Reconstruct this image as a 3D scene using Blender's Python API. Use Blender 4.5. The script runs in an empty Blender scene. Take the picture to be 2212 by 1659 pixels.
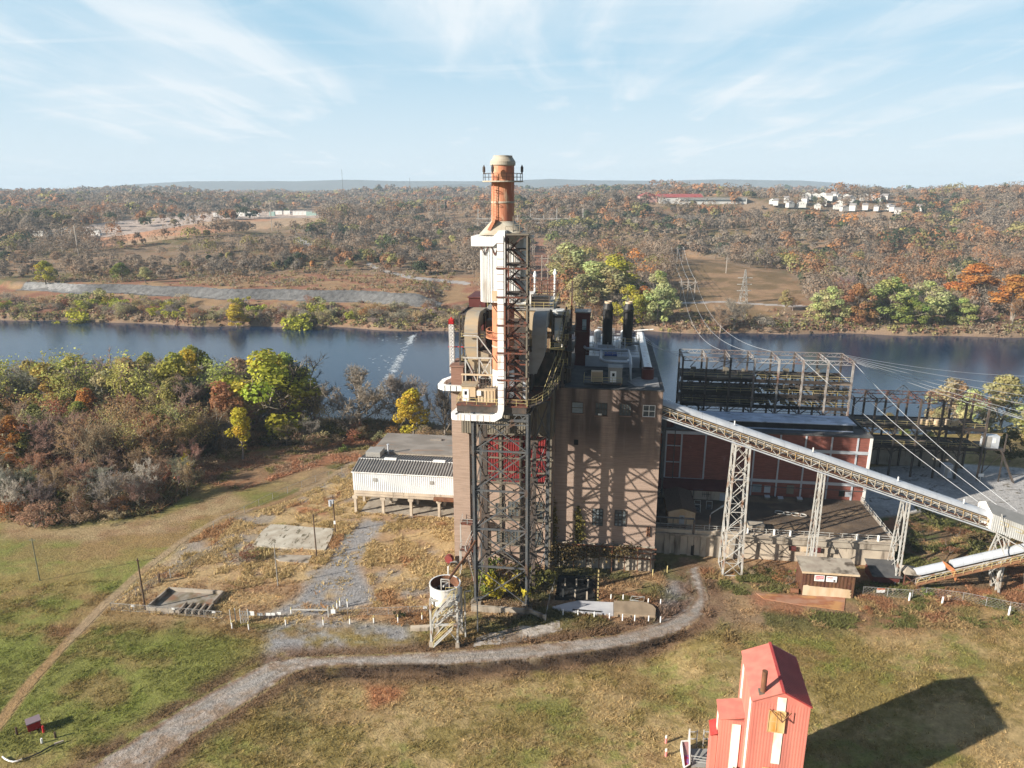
import bpy, math, random
import numpy as np
from mathutils import Matrix, Vector
random.seed(7); RNG = np.random.default_rng(7)
scene = bpy.context.scene
COL = scene.collection
R = math.radians
# ---------------------------------------------------------------- surveying
# the camera hangs 70 m above the yard; px are measured on a 2212 x 1659 print of the view
F, CX, CY, H = 1534.0, 1106.0, 829.5, 70.0
PITCH = math.atan((CY - 412.0) / F)
cP, sP = math.cos(PITCH), math.sin(PITCH)
def ray(u, v):
    a = (u - CX) / F; b = -(v - CY) / F
    return np.array([a, cP + b * sP, -sP + b * cP])
def ground(u, v, z=0.0):
    d = ray(u, v); t = (z - H) / d[2]
    return np.array([0, 0, H]) + t * d
def proj(x, y, z):
    z = z - H
    zc = y * cP - z * sP; yc = y * sP + z * cP
    zc = np.where(zc < 1, 1, zc)
    return CX + F * x / zc, CY - F * yc / zc
K = 2212 / 2500
ZM = {2: (1050, 700, 3.687), 3: (1000, 1050, 3.017), 4: (1550, 800, 3.687), 5: (2000, 900, 4.148), 6: (1500, 1150, 2.212),
      7: (0, 1050, 2.011), 8: (0, 750, 2.011), 9: (1650, 1550, 2.602), 10: (1850, 1280, 3.403), 11: (2150, 1180, 5.926),
      12: (1550, 1120, 3.16), 21: (1080, 360, 6.9125), 22: (1080, 720, 5.53), 23: (1340, 720, 4.607), 24: (1030, 1370, 7.213),
      25: (200, 1300, 2.458), 26: (1080, 1180, 3.95), 27: (840, 1040, 6.382), 28: (1080, 1000, 7.373), 29: (0, 1650, 4.424),
      30: (1600, 1700, 4.916), 31: (0, 420, 1.7696), 32: (1250, 420, 1.7696), 33: (1600, 450, 2.458)}
def Z(k, x, y):
    ox, oy, s = ZM[k]
    return (ox + x / s) * K, (oy + y / s) * K
# the plant stands turned by 7.5 degrees: a runs along its front, b away from the viewer
TH = R(-7.5); cS, sS = math.cos(R(7.5)), math.sin(R(7.5))
def W(a, b, z=0.0):
    return np.array([a * cS + b * sS, 120 - a * sS + b * cS, z])
def LOC(p):
    x, y = p[0], p[1] - 120
    return np.array([x * cS - y * sS, x * sS + y * cS, p[2]])
def atb(px, b):
    d = ray(*px); n = np.array([sS, cS, 0.0]); o = np.array([0, -120.0, H])
    t = (b - o @ n) / (d @ n)
    p = np.array([0, 0, H]) + t * d
    return LOC(p)
def atz(px, z): return LOC(ground(px[0], px[1], z))
# ---------------------------------------------------------------- noise
def _h(ix, iy, s):
    n = (ix.astype(np.int64) * 374761393 + iy.astype(np.int64) * 668265263 + s * 69069) & 0xffffffff
    n = ((n ^ (n >> 13)) * 1274126177) & 0xffffffff
    n = n ^ (n >> 16)
    return (n & 0xffff) / 65535.0
def vnoise(x, y, s=0):
    ix = np.floor(x); iy = np.floor(y); fx = x - ix; fy = y - iy
    fx = fx * fx * (3 - 2 * fx); fy = fy * fy * (3 - 2 * fy)
    a = _h(ix, iy, s); b = _h(ix + 1, iy, s); c = _h(ix, iy + 1, s); d = _h(ix + 1, iy + 1, s)
    return (a * (1 - fx) + b * fx) * (1 - fy) + (c * (1 - fx) + d * fx) * fy
def fbm(x, y, s=0, o=4):
    t = np.zeros_like(np.asarray(x, float)); w = 0.5; n = 0
    for k in range(o):
        t = t + w * vnoise(x * 2 ** k + 17.3 * k, y * 2 ** k - 9.1 * k, s + k); n += w; w *= 0.5
    return t / n
def sst(x, a, b):
    t = np.clip((x - a) / (b - a), 0, 1); return t * t * (3 - 2 * t)
def inpoly(x, y, poly):
    x = np.asarray(x); y = np.asarray(y); r = np.zeros(x.shape, bool); n = len(poly)
    for i in range(n):
        x0, y0 = poly[i]; x1, y1 = poly[(i + 1) % n]
        c = ((y0 > y) != (y1 > y))
        r ^= c & (x < (x1 - x0) * (y - y0) / ((y1 - y0) if y1 != y0 else 1e-9) + x0)
    return r
def dline(x, y, pts):
    d = np.full(np.shape(x), 1e9)
    for (x0, y0), (x1, y1) in zip(pts[:-1], pts[1:]):
        dx, dy = x1 - x0, y1 - y0; L = dx * dx + dy * dy + 1e-9
        t = np.clip(((x - x0) * dx + (y - y0) * dy) / L, 0, 1)
        d = np.minimum(d, np.hypot(x - x0 - t * dx, y - y0 - t * dy))
    return d
def gpts(L, z=0.0): return [tuple(ground(u, v, z)[:2]) for u, v in L]
# ---------------------------------------------------------------- objects
def tag(o, label=None, cat=None, group=None, kind=None):
    if label: o['label'] = label
    if cat: o['category'] = cat
    if group: o['group'] = group
    if kind: o['kind'] = kind
    return o
def npmesh(name, V, faces, mat, col=None, smooth=False):
    """faces: (n,3|4) int array, col: per-vertex rgb"""
    me = bpy.data.meshes.new(name)
    V = np.asarray(V, np.float32); faces = np.asarray(faces, np.int32)
    me.vertices.add(len(V)); me.vertices.foreach_set('co', V.ravel())
    k = faces.shape[1]
    me.loops.add(faces.size); me.loops.foreach_set('vertex_index', faces.ravel())
    me.polygons.add(len(faces)); me.polygons.foreach_set('loop_start', np.arange(0, faces.size, k, dtype=np.int32))
    if smooth: me.polygons.foreach_set('use_smooth', np.ones(len(faces), bool))
    me.update(calc_edges=True)
    if col is not None:
        a = me.color_attributes.new('tint', 'FLOAT_COLOR', 'POINT')
        c = np.ones((len(V), 4), np.float32); c[:, :3] = col
        a.data.foreach_set('color', c.ravel())
    me.materials.append(mat)
    return me
def link(name, me, parent=None, loc=(0, 0, 0)):
    o = bpy.data.objects.new(name, me); COL.objects.link(o); o.location = loc
    if parent: o.parent = parent
    return o
class MB:
    """collects solids; coordinates are site coordinates (a,b,z) unless world=True"""
    def __init__(s, world=False):
        s.v = []; s.f = []; s.world = world
    def _p(s, p): return np.array(p, float) if s.world else W(*p)
    def add(s, pts, faces):
        n = len(s.v); s.v += [s._p(p) for p in pts]; s.f += [tuple(i + n for i in f) for f in faces]; return s
    def box(s, x0, y0, z0, x1, y1, z1):
        P = [(x, y, z) for z in (z0, z1) for y in (y0, y1) for x in (x0, x1)]
        return s.add(P, [(0, 2, 3, 1), (4, 5, 7, 6), (0, 1, 5, 4), (2, 6, 7, 3), (0, 4, 6, 2), (1, 3, 7, 5)])
    def bar(s, p, q, w=.2, h=None):
        h = h or w; p = np.array(p, float); q = np.array(q, float); d = q - p; L = np.linalg.norm(d)
        if L < 1e-6: return s
        d /= L; up = np.array([0, 0, 1.0]) if abs(d[2]) < .9 else np.array([0, 1.0, 0])
        x = np.cross(d, up); x /= np.linalg.norm(x); y = np.cross(x, d)
        P = [e + x * i * w / 2 + y * j * h / 2 for e in (p, q) for j in (-1, 1) for i in (-1, 1)]
        return s.add(P, [(0, 2, 3, 1), (4, 5, 7, 6), (0, 1, 5, 4), (2, 6, 7, 3), (0, 4, 6, 2), (1, 3, 7, 5)])
    def bars(s, L, w=.2, h=None):
        for p, q in L: s.bar(p, q, w, h)
        return s
    def path(s, pts, w=.1, h=None):
        for p, q in zip(pts[:-1], pts[1:]): s.bar(p, q, w, h)
        return s
    def cyl(s, p, q, r0, r1=None, n=12, caps=True, hollow=False):
        r1 = r0 if r1 is None else r1; p = np.array(p, float); q = np.array(q, float); d = q - p; d /= np.linalg.norm(d)
        up = np.array([0, 0, 1.0]) if abs(d[2]) < .9 else np.array([1.0, 0, 0])
        x = np.cross(d, up); x /= np.linalg.norm(x); y = np.cross(d, x)
        P = []
        for e, r in ((p, r0), (q, r1)):
            for k in range(n):
                t = 2 * math.pi * k / n; P.append(e + r * (math.cos(t) * x + math.sin(t) * y))
        fs = [(k, (k + 1) % n, n + (k + 1) % n, n + k) for k in range(n)]
        if caps: fs += [tuple(range(n))[::-1], tuple(range(n, 2 * n))]
        return s.add(P, fs)
    def lathe(s, c, prof, n=24, cap=True):
        """prof: list of (r,z) round the vertical through c"""
        P = []
        for r, z in prof:
            for k in range(n):
                t = 2 * math.pi * k / n; P.append((c[0] + r * math.cos(t), c[1] + r * math.sin(t), z))
        fs = []
        for i in range(len(prof) - 1):
            for k in range(n):
                fs.append((i * n + k, i * n + (k + 1) % n, (i + 1) * n + (k + 1) % n, (i + 1) * n + k))
        if cap: fs.append(tuple(range(n))[::-1]); fs.append(tuple((len(prof) - 1) * n + k for k in range(n)))
        return s.add(P, fs)
    def tube(s, pts, r, n=8):
        pts = [np.array(p, float) for p in pts]; P = []; m = len(pts)
        for i, p in enumerate(pts):
            d = pts[min(i + 1, m - 1)] - pts[max(i - 1, 0)]; d /= np.linalg.norm(d) + 1e-9
            up = np.array([0, 0, 1.0]) if abs(d[2]) < .95 else np.array([1.0, 0, 0])
            x = np.cross(d, up); x /= np.linalg.norm(x); y = np.cross(d, x)
            rr = r[i] if hasattr(r, '__len__') else r
            for k in range(n):
                t = 2 * math.pi * k / n; P.append(p + rr * (math.cos(t) * x + math.sin(t) * y))
        fs = [(i * n + k, i * n + (k + 1) % n, (i + 1) * n + (k + 1) % n, (i + 1) * n + k) for i in range(m - 1) for k in range(n)]
        fs += [tuple(range(n))[::-1], tuple((m - 1) * n + k for k in range(n))]
        return s.add(P, fs)
    def duct(s, pts, w, d, wdir):
        """square duct swept along pts; wdir is the constant sideways direction"""
        pts = [np.array(p, float) for p in pts]; P = []; m = len(pts); x = np.array(wdir, float)
        for i, p in enumerate(pts):
            if 0 < i < m - 1:
                t0 = p - pts[i - 1]; t1 = pts[i + 1] - p; t0 /= np.linalg.norm(t0); t1 /= np.linalg.norm(t1); t = t0 + t1; t /= np.linalg.norm(t); k = 1 / max(.5, t @ t1)
            else:
                t = pts[min(i + 1, m - 1)] - pts[max(i - 1, 0)]; t /= np.linalg.norm(t); k = 1
            y = np.cross(t, x); y /= np.linalg.norm(y)
            P += [p + x * w / 2 * i2 + y * d / 2 * k * j2 for i2, j2 in ((-1, -1), (1, -1), (1, 1), (-1, 1))]
        fs = [(i * 4 + k, i * 4 + (k + 1) % 4, i * 4 + 4 + (k + 1) % 4, i * 4 + 4 + k) for i in range(m - 1) for k in range(4)]
        fs += [(3, 2, 1, 0), tuple((m - 1) * 4 + k for k in range(4))]
        return s.add(P, fs)
    def prism(s, poly, axis, t0, t1):
        """poly: 2-D outline; axis 'x','y','z' is the extrusion direction"""
        def mk(u, v, t): return {'x': (t, u, v), 'y': (u, t, v), 'z': (u, v, t)}[axis]
        n = len(poly); P = [mk(u, v, t0) for u, v in poly] + [mk(u, v, t1) for u, v in poly]
        fs = [(k, (k + 1) % n, n + (k + 1) % n, n + k) for k in range(n)] + [tuple(range(n))[::-1], tuple(range(n, 2 * n))]
        return s.add(P, fs)
    def quad(s, *pts): return s.add(pts, [tuple(range(len(pts)))])
    def rail(s, pts, h=1.05, sp=1.6, w=.06, mid=True):
        for p, q in zip(pts[:-1], pts[1:]):
            p = np.array(p, float); q = np.array(q, float); n = max(1, int(round(np.linalg.norm(q - p) / sp)))
            up = np.array([0, 0, h])
            s.bar(p + up, q + up, w)
            if mid: s.bar(p + up * .5, q + up * .5, w * .8)
            for k in range(n + 1):
                e = p + (q - p) * k / n; s.bar(e, e + up, w)
        return s
    def ladder(s, p, q, side, w=.5, sp=.45, t=.06):
        p = np.array(p, float); q = np.array(q, float); x = np.array(side, float) * w / 2
        s.bar(p - x, q - x, t); s.bar(p + x, q + x, t)
        n = int(np.linalg.norm(q - p) / sp)
        for k in range(1, n): e = p + (q - p) * k / n; s.bar(e - x, e + x, t * .7)
        return s
    def truss(s, p0, p1, q0, q1, n, w=.1, chord=None, x=False):
        """lattice between the lines p0-p1 and q0-q1 in n panels"""
        p0, p1, q0, q1 = (np.array(e, float) for e in (p0, p1, q0, q1)); chord = chord or w * 1.4
        s.bar(p0, p1, chord); s.bar(q0, q1, chord)
        for k in range(n):
            a = p0 + (p1 - p0) * k / n; b = p0 + (p1 - p0) * (k + 1) / n; c = q0 + (q1 - q0) * k / n; d = q0 + (q1 - q0) * (k + 1) / n
            if x: s.bar(a, d, w); s.bar(c, b, w)
            elif k % 2: s.bar(c, b, w)
            else: s.bar(a, d, w)
            if x: s.bar(a, c, w)
        s.bar(p1, q1, w); s.bar(p0, q0, w)
        return s
    def corr(s, p, q, z0, z1, pitch=.5, dep=.12, th=None):
        """standing corrugated sheet from p to q (a,b pairs), between z0 and z1"""
        p = np.array(p, float); q = np.array(q, float); d = q - p; L = np.linalg.norm(d); d /= L; nrm = np.array([d[1], -d[0]])
        n = max(2, int(L / pitch)); pr = []
        for k in range(n):
            t = L * k / n; w = L / n
            for f, o in ((0, 0), (.4, 0), (.5, dep), (.9, dep)): pr.append(p + d * (t + f * w) + nrm * o)
        pr.append(q)
        P = [(e[0], e[1], z) for e in pr for z in (z0, z1)]
        return s.add(P, [(2 * i, 2 * i + 2, 2 * i + 3, 2 * i + 1) for i in range(len(pr) - 1)])
    def mesh(s, name, mat, inv=None, smooth=False):
        V = np.array(s.v)
        if inv is not None: V = V @ inv[:3, :3].T + inv[:3, 3]
        me = bpy.data.meshes.new(name); me.from_pydata(V.tolist(), [], s.f); me.materials.append(mat)
        if smooth: me.polygons.foreach_set('use_smooth', np.ones(len(me.polygons), bool))
        me.update(); return me
class Thing:
    def __init__(s, name, label, cat, base, rot=TH, group=None, world=False):
        b = np.array(base, float) if world else W(*base)
        s.e = bpy.data.objects.new(name, None); COL.objects.link(s.e)
        s.e.empty_display_size = .5
        s.e.location = b; s.e.rotation_euler = (0, 0, rot); tag(s.e, label, cat, group)
        s.inv = np.array((Matrix.Translation(Vector(b)) @ Matrix.Rotation(rot, 4, 'Z')).inverted())
    def part(s, name, mb, mat, parent=None, label=None, smooth=False):
        o = link(name, mb.mesh(name, mat, s.inv, smooth), parent or s.e)
        if label: o['label'] = label
        return o
def solo(name, label, cat, mb, mat, group=None, kind=None, smooth=False):
    V = np.array(mb.v); b = np.array([(V[:, 0].min() + V[:, 0].max()) / 2, (V[:, 1].min() + V[:, 1].max()) / 2, V[:, 2].min()])
    rot = 0 if mb.world else TH
    inv = np.array((Matrix.Translation(Vector(b)) @ Matrix.Rotation(rot, 4, 'Z')).inverted())
    o = link(name, mb.mesh(name, mat, inv, smooth)); o.location = b; o.rotation_euler = (0, 0, rot)
    return tag(o, label, cat, group, kind)
# ---------------------------------------------------------------- materials
def mat(name, c1, c2=None, scale=(1, 1, 1), rough=.85, metal=0.0, detail=5, lo=.35, hi=.65, c3=None, scale3=(.15, .15, .15), lo3=.5, hi3=.7, bump=0.0, bscale=8.0, spec=.3):
    m = bpy.data.materials.new(name); m.use_nodes = True; nt = m.node_tree; N = nt.nodes; L = nt.links
    b = N['Principled BSDF']; b.inputs['Roughness'].default_value = rough; b.inputs['Metallic'].default_value = metal
    b.inputs['Specular IOR Level'].default_value = spec
    tc = N.new('ShaderNodeTexCoord')
    def nz(sc, lo, hi, det, c, base):
        mp = N.new('ShaderNodeMapping'); mp.inputs['Scale'].default_value = sc; L.new(tc.outputs['Object'], mp.inputs['Vector'])
        n = N.new('ShaderNodeTexNoise'); n.inputs['Scale'].default_value = 1; n.inputs['Detail'].default_value = det; L.new(mp.outputs['Vector'], n.inputs['Vector'])
        mr = N.new('ShaderNodeMapRange'); mr.inputs['From Min'].default_value = lo; mr.inputs['From Max'].default_value = hi; L.new(n.outputs['Fac'], mr.inputs['Value'])
        mx = N.new('ShaderNodeMix'); mx.data_type = 'RGBA'; L.new(mr.outputs['Result'], mx.inputs['Factor'])
        if isinstance(base, tuple): mx.inputs['A'].default_value = (*base, 1)
        else: L.new(base, mx.inputs['A'])
        mx.inputs['B'].default_value = (*c, 1)
        return mx.outputs['Result']
    o = c1
    if c2: o = nz(scale, lo, hi, detail, c2, o)
    if c3: o = nz(scale3, lo3, hi3, 4, c3, o)
    if isinstance(o, tuple): b.inputs['Base Color'].default_value = (*o, 1)
    else: L.new(o, b.inputs['Base Color'])
    if bump:
        n = N.new('ShaderNodeTexNoise'); n.inputs['Scale'].default_value = bscale; n.inputs['Detail'].default_value = 4; L.new(tc.outputs['Object'], n.inputs['Vector'])
        bp = N.new('ShaderNodeBump'); bp.inputs['Strength'].default_value = bump; bp.inputs['Distance'].default_value = .1; L.new(n.outputs['Fac'], bp.inputs['Height']); L.new(bp.outputs['Normal'], b.inputs['Normal'])
    return m
def tintmat(name, rough=1.0, noise=0.0, nscale=1.0, bump=0.0, bscale=3.0, useobj=False, transl=0.0):
    """colour from the mesh's tint attribute (times the object's own colour)"""
    m = bpy.data.materials.new(name); m.use_nodes = True; nt = m.node_tree; N = nt.nodes; L = nt.links
    b = N['Principled BSDF']; b.inputs['Roughness'].default_value = rough; b.inputs['Specular IOR Level'].default_value = .1
    at = N.new('ShaderNodeAttribute'); at.attribute_name = 'tint'; o = at.outputs['Color']
    def mul(a, bsock):
        mx = N.new('ShaderNodeMix'); mx.data_type = 'RGBA'; mx.blend_type = 'MULTIPLY'; mx.inputs['Factor'].default_value = 1
        L.new(a, mx.inputs['A']); L.new(bsock, mx.inputs['B']); return mx.outputs['Result']
    if useobj:
        oi = N.new('ShaderNodeObjectInfo'); o = mul(o, oi.outputs['Color'])
    geo = N.new('ShaderNodeNewGeometry')
    if noise:
        n = N.new('ShaderNodeTexNoise'); n.inputs['Scale'].default_value = nscale; n.inputs['Detail'].default_value = 6; n.inputs['Roughness'].default_value = .7
        L.new(geo.outputs['Position'], n.inputs['Vector'])
        mr = N.new('ShaderNodeMapRange'); mr.inputs['From Min'].default_value = .3; mr.inputs['From Max'].default_value = .7
        mr.inputs['To Min'].default_value = 1 - noise; mr.inputs['To Max'].default_value = 1 + noise; L.new(n.outputs['Fac'], mr.inputs['Value'])
        o = mul(o, mr.outputs['Result'])
    L.new(o, b.inputs['Base Color'])
    if bump:
        n = N.new('ShaderNodeTexNoise'); n.inputs['Scale'].default_value = bscale; n.inputs['Detail'].default_value = 5; n.inputs['Roughness'].default_value = .65
        L.new(geo.outputs['Position'], n.inputs['Vector'])
        bp = N.new('ShaderNodeBump'); bp.inputs['Strength'].default_value = bump; bp.inputs['Distance'].default_value = .4; L.new(n.outputs['Fac'], bp.inputs['Height']); L.new(bp.outputs['Normal'], b.inputs['Normal'])
    if transl:
        t = N.new('ShaderNodeBsdfTranslucent'); L.new(o, t.inputs['Color']); ms = N.new('ShaderNodeMixShader'); ms.inputs['Fac'].default_value = transl
        L.new(b.outputs['BSDF'], ms.inputs[1]); L.new(t.outputs['BSDF'], ms.inputs[2]); L.new(ms.outputs['Shader'], N['Material Output'].inputs['Surface'])
    return m
# ---------------------------------------------------------------- camera, sky, sun
cam = bpy.data.cameras.new('camera'); camo = bpy.data.objects.new('camera', cam); COL.objects.link(camo)
camo.location = (0, 0, H); camo.rotation_euler = (math.pi / 2 - PITCH, 0, 0)
cam.sensor_width = 36; cam.lens = 36 * F / 2212; cam.clip_start = 1; cam.clip_end = 40000
scene.camera = camo
SUN_AZ = math.atan2(-0.91, -0.42); SUN_EL = R(23.5)
sv = Vector((math.sin(SUN_AZ) * math.cos(SUN_EL), math.cos(SUN_AZ) * math.cos(SUN_EL), math.sin(SUN_EL)))
sun = bpy.data.lights.new('sun', 'SUN'); sun.energy = 5.0; sun.angle = R(.53); sun.color = (1, .93, .82)
suno = bpy.data.objects.new('sun', sun); COL.objects.link(suno); suno.rotation_euler = (-sv).to_track_quat('-Z', 'Y').to_euler(); suno.location = sv * 300
w = bpy.data.worlds.new('World'); scene.world = w; w.use_nodes = True
nt = w.node_tree; N = nt.nodes; Lk = nt.links; N.clear()
out = N.new('ShaderNodeOutputWorld'); bg = N.new('ShaderNodeBackground'); bg.inputs['Strength'].default_value = .05
sky = N.new('ShaderNodeTexSky'); sky.sky_type = 'NISHITA'; sky.sun_disc = False; sky.sun_elevation = SUN_EL; sky.sun_rotation = SUN_AZ
sky.altitude = 150; sky.air_density = 1.0; sky.dust_density = .6; sky.ozone_density = 1.5
# thin cirrus: noise laid on a high flat layer
tc = N.new('ShaderNodeTexCoord'); sp = N.new('ShaderNodeSeparateXYZ'); Lk.new(tc.outputs['Generated'], sp.inputs[0])
def M(op, a, b=None, clamp=False):
    n = N.new('ShaderNodeMath'); n.operation = op; n.use_clamp = clamp
    for i, e in enumerate((a, b)):
        if e is None: continue
        if isinstance(e, (int, float)): n.inputs[i].default_value = e
        else: Lk.new(e, n.inputs[i])
    return n.outputs[0]
zz = M('ADD', M('MAXIMUM', sp.outputs['Z'], 0.0), .07)
cx = M('DIVIDE', sp.outputs['X'], zz); cy = M('DIVIDE', sp.outputs['Y'], zz)
cb = N.new('ShaderNodeCombineXYZ'); Lk.new(cx, cb.inputs[0]); Lk.new(cy, cb.inputs[1])
def cloud(sc, rot, lo, hi, det, loc):
    mp = N.new('ShaderNodeMapping'); mp.inputs['Scale'].default_value = sc; mp.inputs['Rotation'].default_value = (0, 0, rot); mp.inputs['Location'].default_value = loc; Lk.new(cb.outputs[0], mp.inputs['Vector'])
    n = N.new('ShaderNodeTexNoise'); n.inputs['Scale'].default_value = 1; n.inputs['Detail'].default_value = det; n.inputs['Roughness'].default_value = .55; n.inputs['Distortion'].default_value = .6; Lk.new(mp.outputs[0], n.inputs['Vector'])
    mr = N.new('ShaderNodeMapRange'); mr.inputs['From Min'].default_value = lo; mr.inputs['From Max'].default_value = hi; mr.interpolation_type = 'SMOOTHSTEP'; Lk.new(n.outputs['Fac'], mr.inputs['Value'])
    return mr.outputs[0]
c1 = cloud((.5, .3, 1), .2,   .28, .7, 7, (3.1, 1.7, 0)); c2 = cloud((2.0, .42, 1), -.42, .43, .68, 9, (9.2, 4.1, 0)); c3 = cloud((.9, 2.6, 1), .5, .5, .72, 9, (1.2, 7.7, 0))
cl = M('ADD', M('MULTIPLY', c1, .72), M('ADD', M('MULTIPLY', c2, .5), M('MULTIPLY', c3, .22)), True)
hz = N.new('ShaderNodeMapRange'); hz.inputs['From Min'].default_value = .0; hz.inputs['From Max'].default_value = .2; hz.inputs['To Min'].default_value = .85; hz.inputs['To Max'].default_value = 0; Lk.new(sp.outputs['Z'], hz.inputs['Value'])
cl = M('MAXIMUM', M('MULTIPLY', cl, .92), hz.outputs[0])
# the cirrus sheet and the bright low air thin out overhead
up = N.new('ShaderNodeMapRange'); up.inputs['From Min'].default_value = .24; up.inputs['From Max'].default_value = .5; up.inputs['To Min'].default_value = 1; up.inputs['To Max'].default_value = .12; up.interpolation_type = 'SMOOTHSTEP'; Lk.new(sp.outputs['Z'], up.inputs['Value'])
north = N.new('ShaderNodeMapRange'); north.inputs['From Min'].default_value = -.15; north.inputs['From Max'].default_value = .45; north.interpolation_type = 'SMOOTHSTEP'; Lk.new(sp.outputs['Y'], north.inputs['Value'])
upn = M('MULTIPLY', up.outputs[0], north.outputs[0])  # milky air kept to the north; unseen southern sky dimmed to cut fill light
lowair = N.new('ShaderNodeMix'); lowair.data_type = 'RGBA'; lowair.inputs['B'].default_value = (4.3, 7.3, 9.4, 1); Lk.new(M('MULTIPLY', upn, .8), lowair.inputs['Factor']); Lk.new(sky.outputs[0], lowair.inputs['A'])
cl = M('MULTIPLY', cl, upn)
mx = N.new('ShaderNodeMix'); mx.data_type = 'RGBA'; mx.inputs['B'].default_value = (8.8, 9.5, 10.0, 1)
Lk.new(cl, mx.inputs['Factor']); Lk.new(lowair.outputs['Result'], mx.inputs['A']); Lk.new(mx.outputs['Result'], bg.inputs['Color']); Lk.new(bg.outputs[0], out.inputs[0])
vs = scene.view_settings; vs.view_transform = 'Standard'; vs.look = 'None'; vs.exposure = 1.0; vs.gamma = 1
scene.cycles.max_bounces = 6; scene.cycles.diffuse_bounces = 2; scene.cycles.glossy_bounces = 2; scene.cycles.transparent_max_bounces = 6
scene.cycles.volume_bounces = 0; scene.cycles.use_denoising = True; scene.cycles.use_adaptive_sampling = True; scene.cycles.adaptive_threshold = .02
# ---------------------------------------------------------------- lie of the land
ROAD_UP = gpts([(120, 1720), (195, 1655), (320, 1575), (440, 1500), (560, 1440), (620, 1420), (760, 1415), (900, 1410), (1050, 1400), (1200, 1385), (1330, 1370), (1430, 1342), (1482, 1316), (1500, 1288), (1492, 1255), (1480, 1228)])
ROAD_LO = gpts([(300, 1720), (345, 1650), (420, 1590), (520, 1530), (640, 1452), (700, 1442), (850, 1440), (960, 1440), (1100, 1430), (1250, 1414), (1380, 1394), (1470, 1366), (1518, 1335), (1533, 1300), (1525, 1262), (1512, 1226)])
ROAD = ROAD_UP + ROAD_LO[::-1]
TRACK = gpts([(-60, 1640), (0, 1560), (62, 1480), (142, 1390), (222, 1310), (300, 1240), (400, 1165), (480, 1118), (600, 1085), (690, 1045), (760, 1000)])
BX = np.array([p[0] for p in ROAD_LO[:12]]); BY = np.array([p[1] for p in ROAD_LO[:12]])
SHX = np.array([-700, -313, -220, -135, -54, 76, 101, 175, 276, 700.]); SHY = np.array([500, 429.7, 414, 404, 392.6, 391, 388.5, 380.7, 376.8, 352.])
def y_far(x): return np.interp(x, SHX, SHY) + 3 * np.sin(x / 23.) + 2 * np.sin(x / 9.)
def y_near(x): return 226 + 4 * np.sin(x / 31.) + 2 * np.sin(x / 11.) - .06 * x
RIPRAP = [(u, v) for u, v in ((-80, 632), (80, 618), (500, 626), (960, 640), (1045, 610), (1045, 640), (965, 672), (500, 664), (80, 650), (-80, 655))]
def dykeslope(x, y):
    d = y - y_far(x); k = .06 * np.clip(-x, 0, 400); e = 2.5 * (fbm(x / 14, y / 14, 52, 2) - .5)
    return np.where((x < -44) & (x > -345), sst(d + e, 40 + k, 53 + k), 0)
def hgt(x, y):
    x = np.asarray(x, float); y = np.asarray(y, float)
    z = .35 * (fbm(x / 22, y / 22, 3) - .5) + .12 * (fbm(x / 2.2, y / 2.2, 9, 3) - .5)
    by = np.interp(x, BX, BY); t = by - y - .5 * (fbm(x / 3, y / 3, 31, 3) - .5)
    fade = sst(x, -34, -27) * (1 - sst(x, 22, 31))
    z -= 1.15 * sst(t, -.1, .7) * (1 - sst(t, 3, 20)) * fade
    # the slope beside the lot
    z += 2.2 * np.exp(-(((x - 90) / 13) ** 2 + ((y - 127) / 6) ** 2))
    yn = y_near(x); yf = y_far(x)
    z = z - 3.2 * sst(y, 178, yn - 6) - 5.5 * sst(y, yn - 5, yn + 6)
    d = y - yf
    far = -8.5 + 6.3 * sst(d, -4, 7) + 2.5 * sst(d, 5, 55)
    rt = sst(x, -150, 350)
    prof = np.interp(y, [380, 480, 560, 700, 900, 1200, 1600, 2200, 3000, 7000], [0, 2, 6, 10, 17, 26, 34, 42, 46, 40])
    profr = np.interp(y, [380, 480, 560, 700, 900, 1200, 1600, 2200, 3000, 7000], [0, 3, 7, 14, 23, 36, 44, 44, 46, 40])
    h2 = prof * (1 - rt) + profr * rt
    big = (fbm(x / 420 + 5, y / 190, 41, 3) - .5) * (.75 + .5 * sst(x, -200, 300))
    h2 = h2 + big * np.clip((y - 460) / 420, 0, 1) * 80
    ridge = np.exp(-((y - 2700) / 500) ** 2) * (8 + 16 * (fbm(x / 600, y / 900, 77, 3) - .35))
    h2 = h2 + ridge
    # riprap dyke on the left of the far bank
    dy = (1 - sst(x, -62, -38))
    dk = 7.2 * sst(d, 40 + .06 * np.clip(-x, 0, 400), 52 + .06 * np.clip(-x, 0, 400)) * dy * (1 - sst(d, 140, 200))
    return np.where(y > 300, far + np.maximum(h2, dk) * sst(d, 4, 60) + .5 * (fbm(x / 9, y / 9, 8) - .5), z)
def hz1(x, y): return float(hgt(np.array([x]), np.array([y]))[0])
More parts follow.
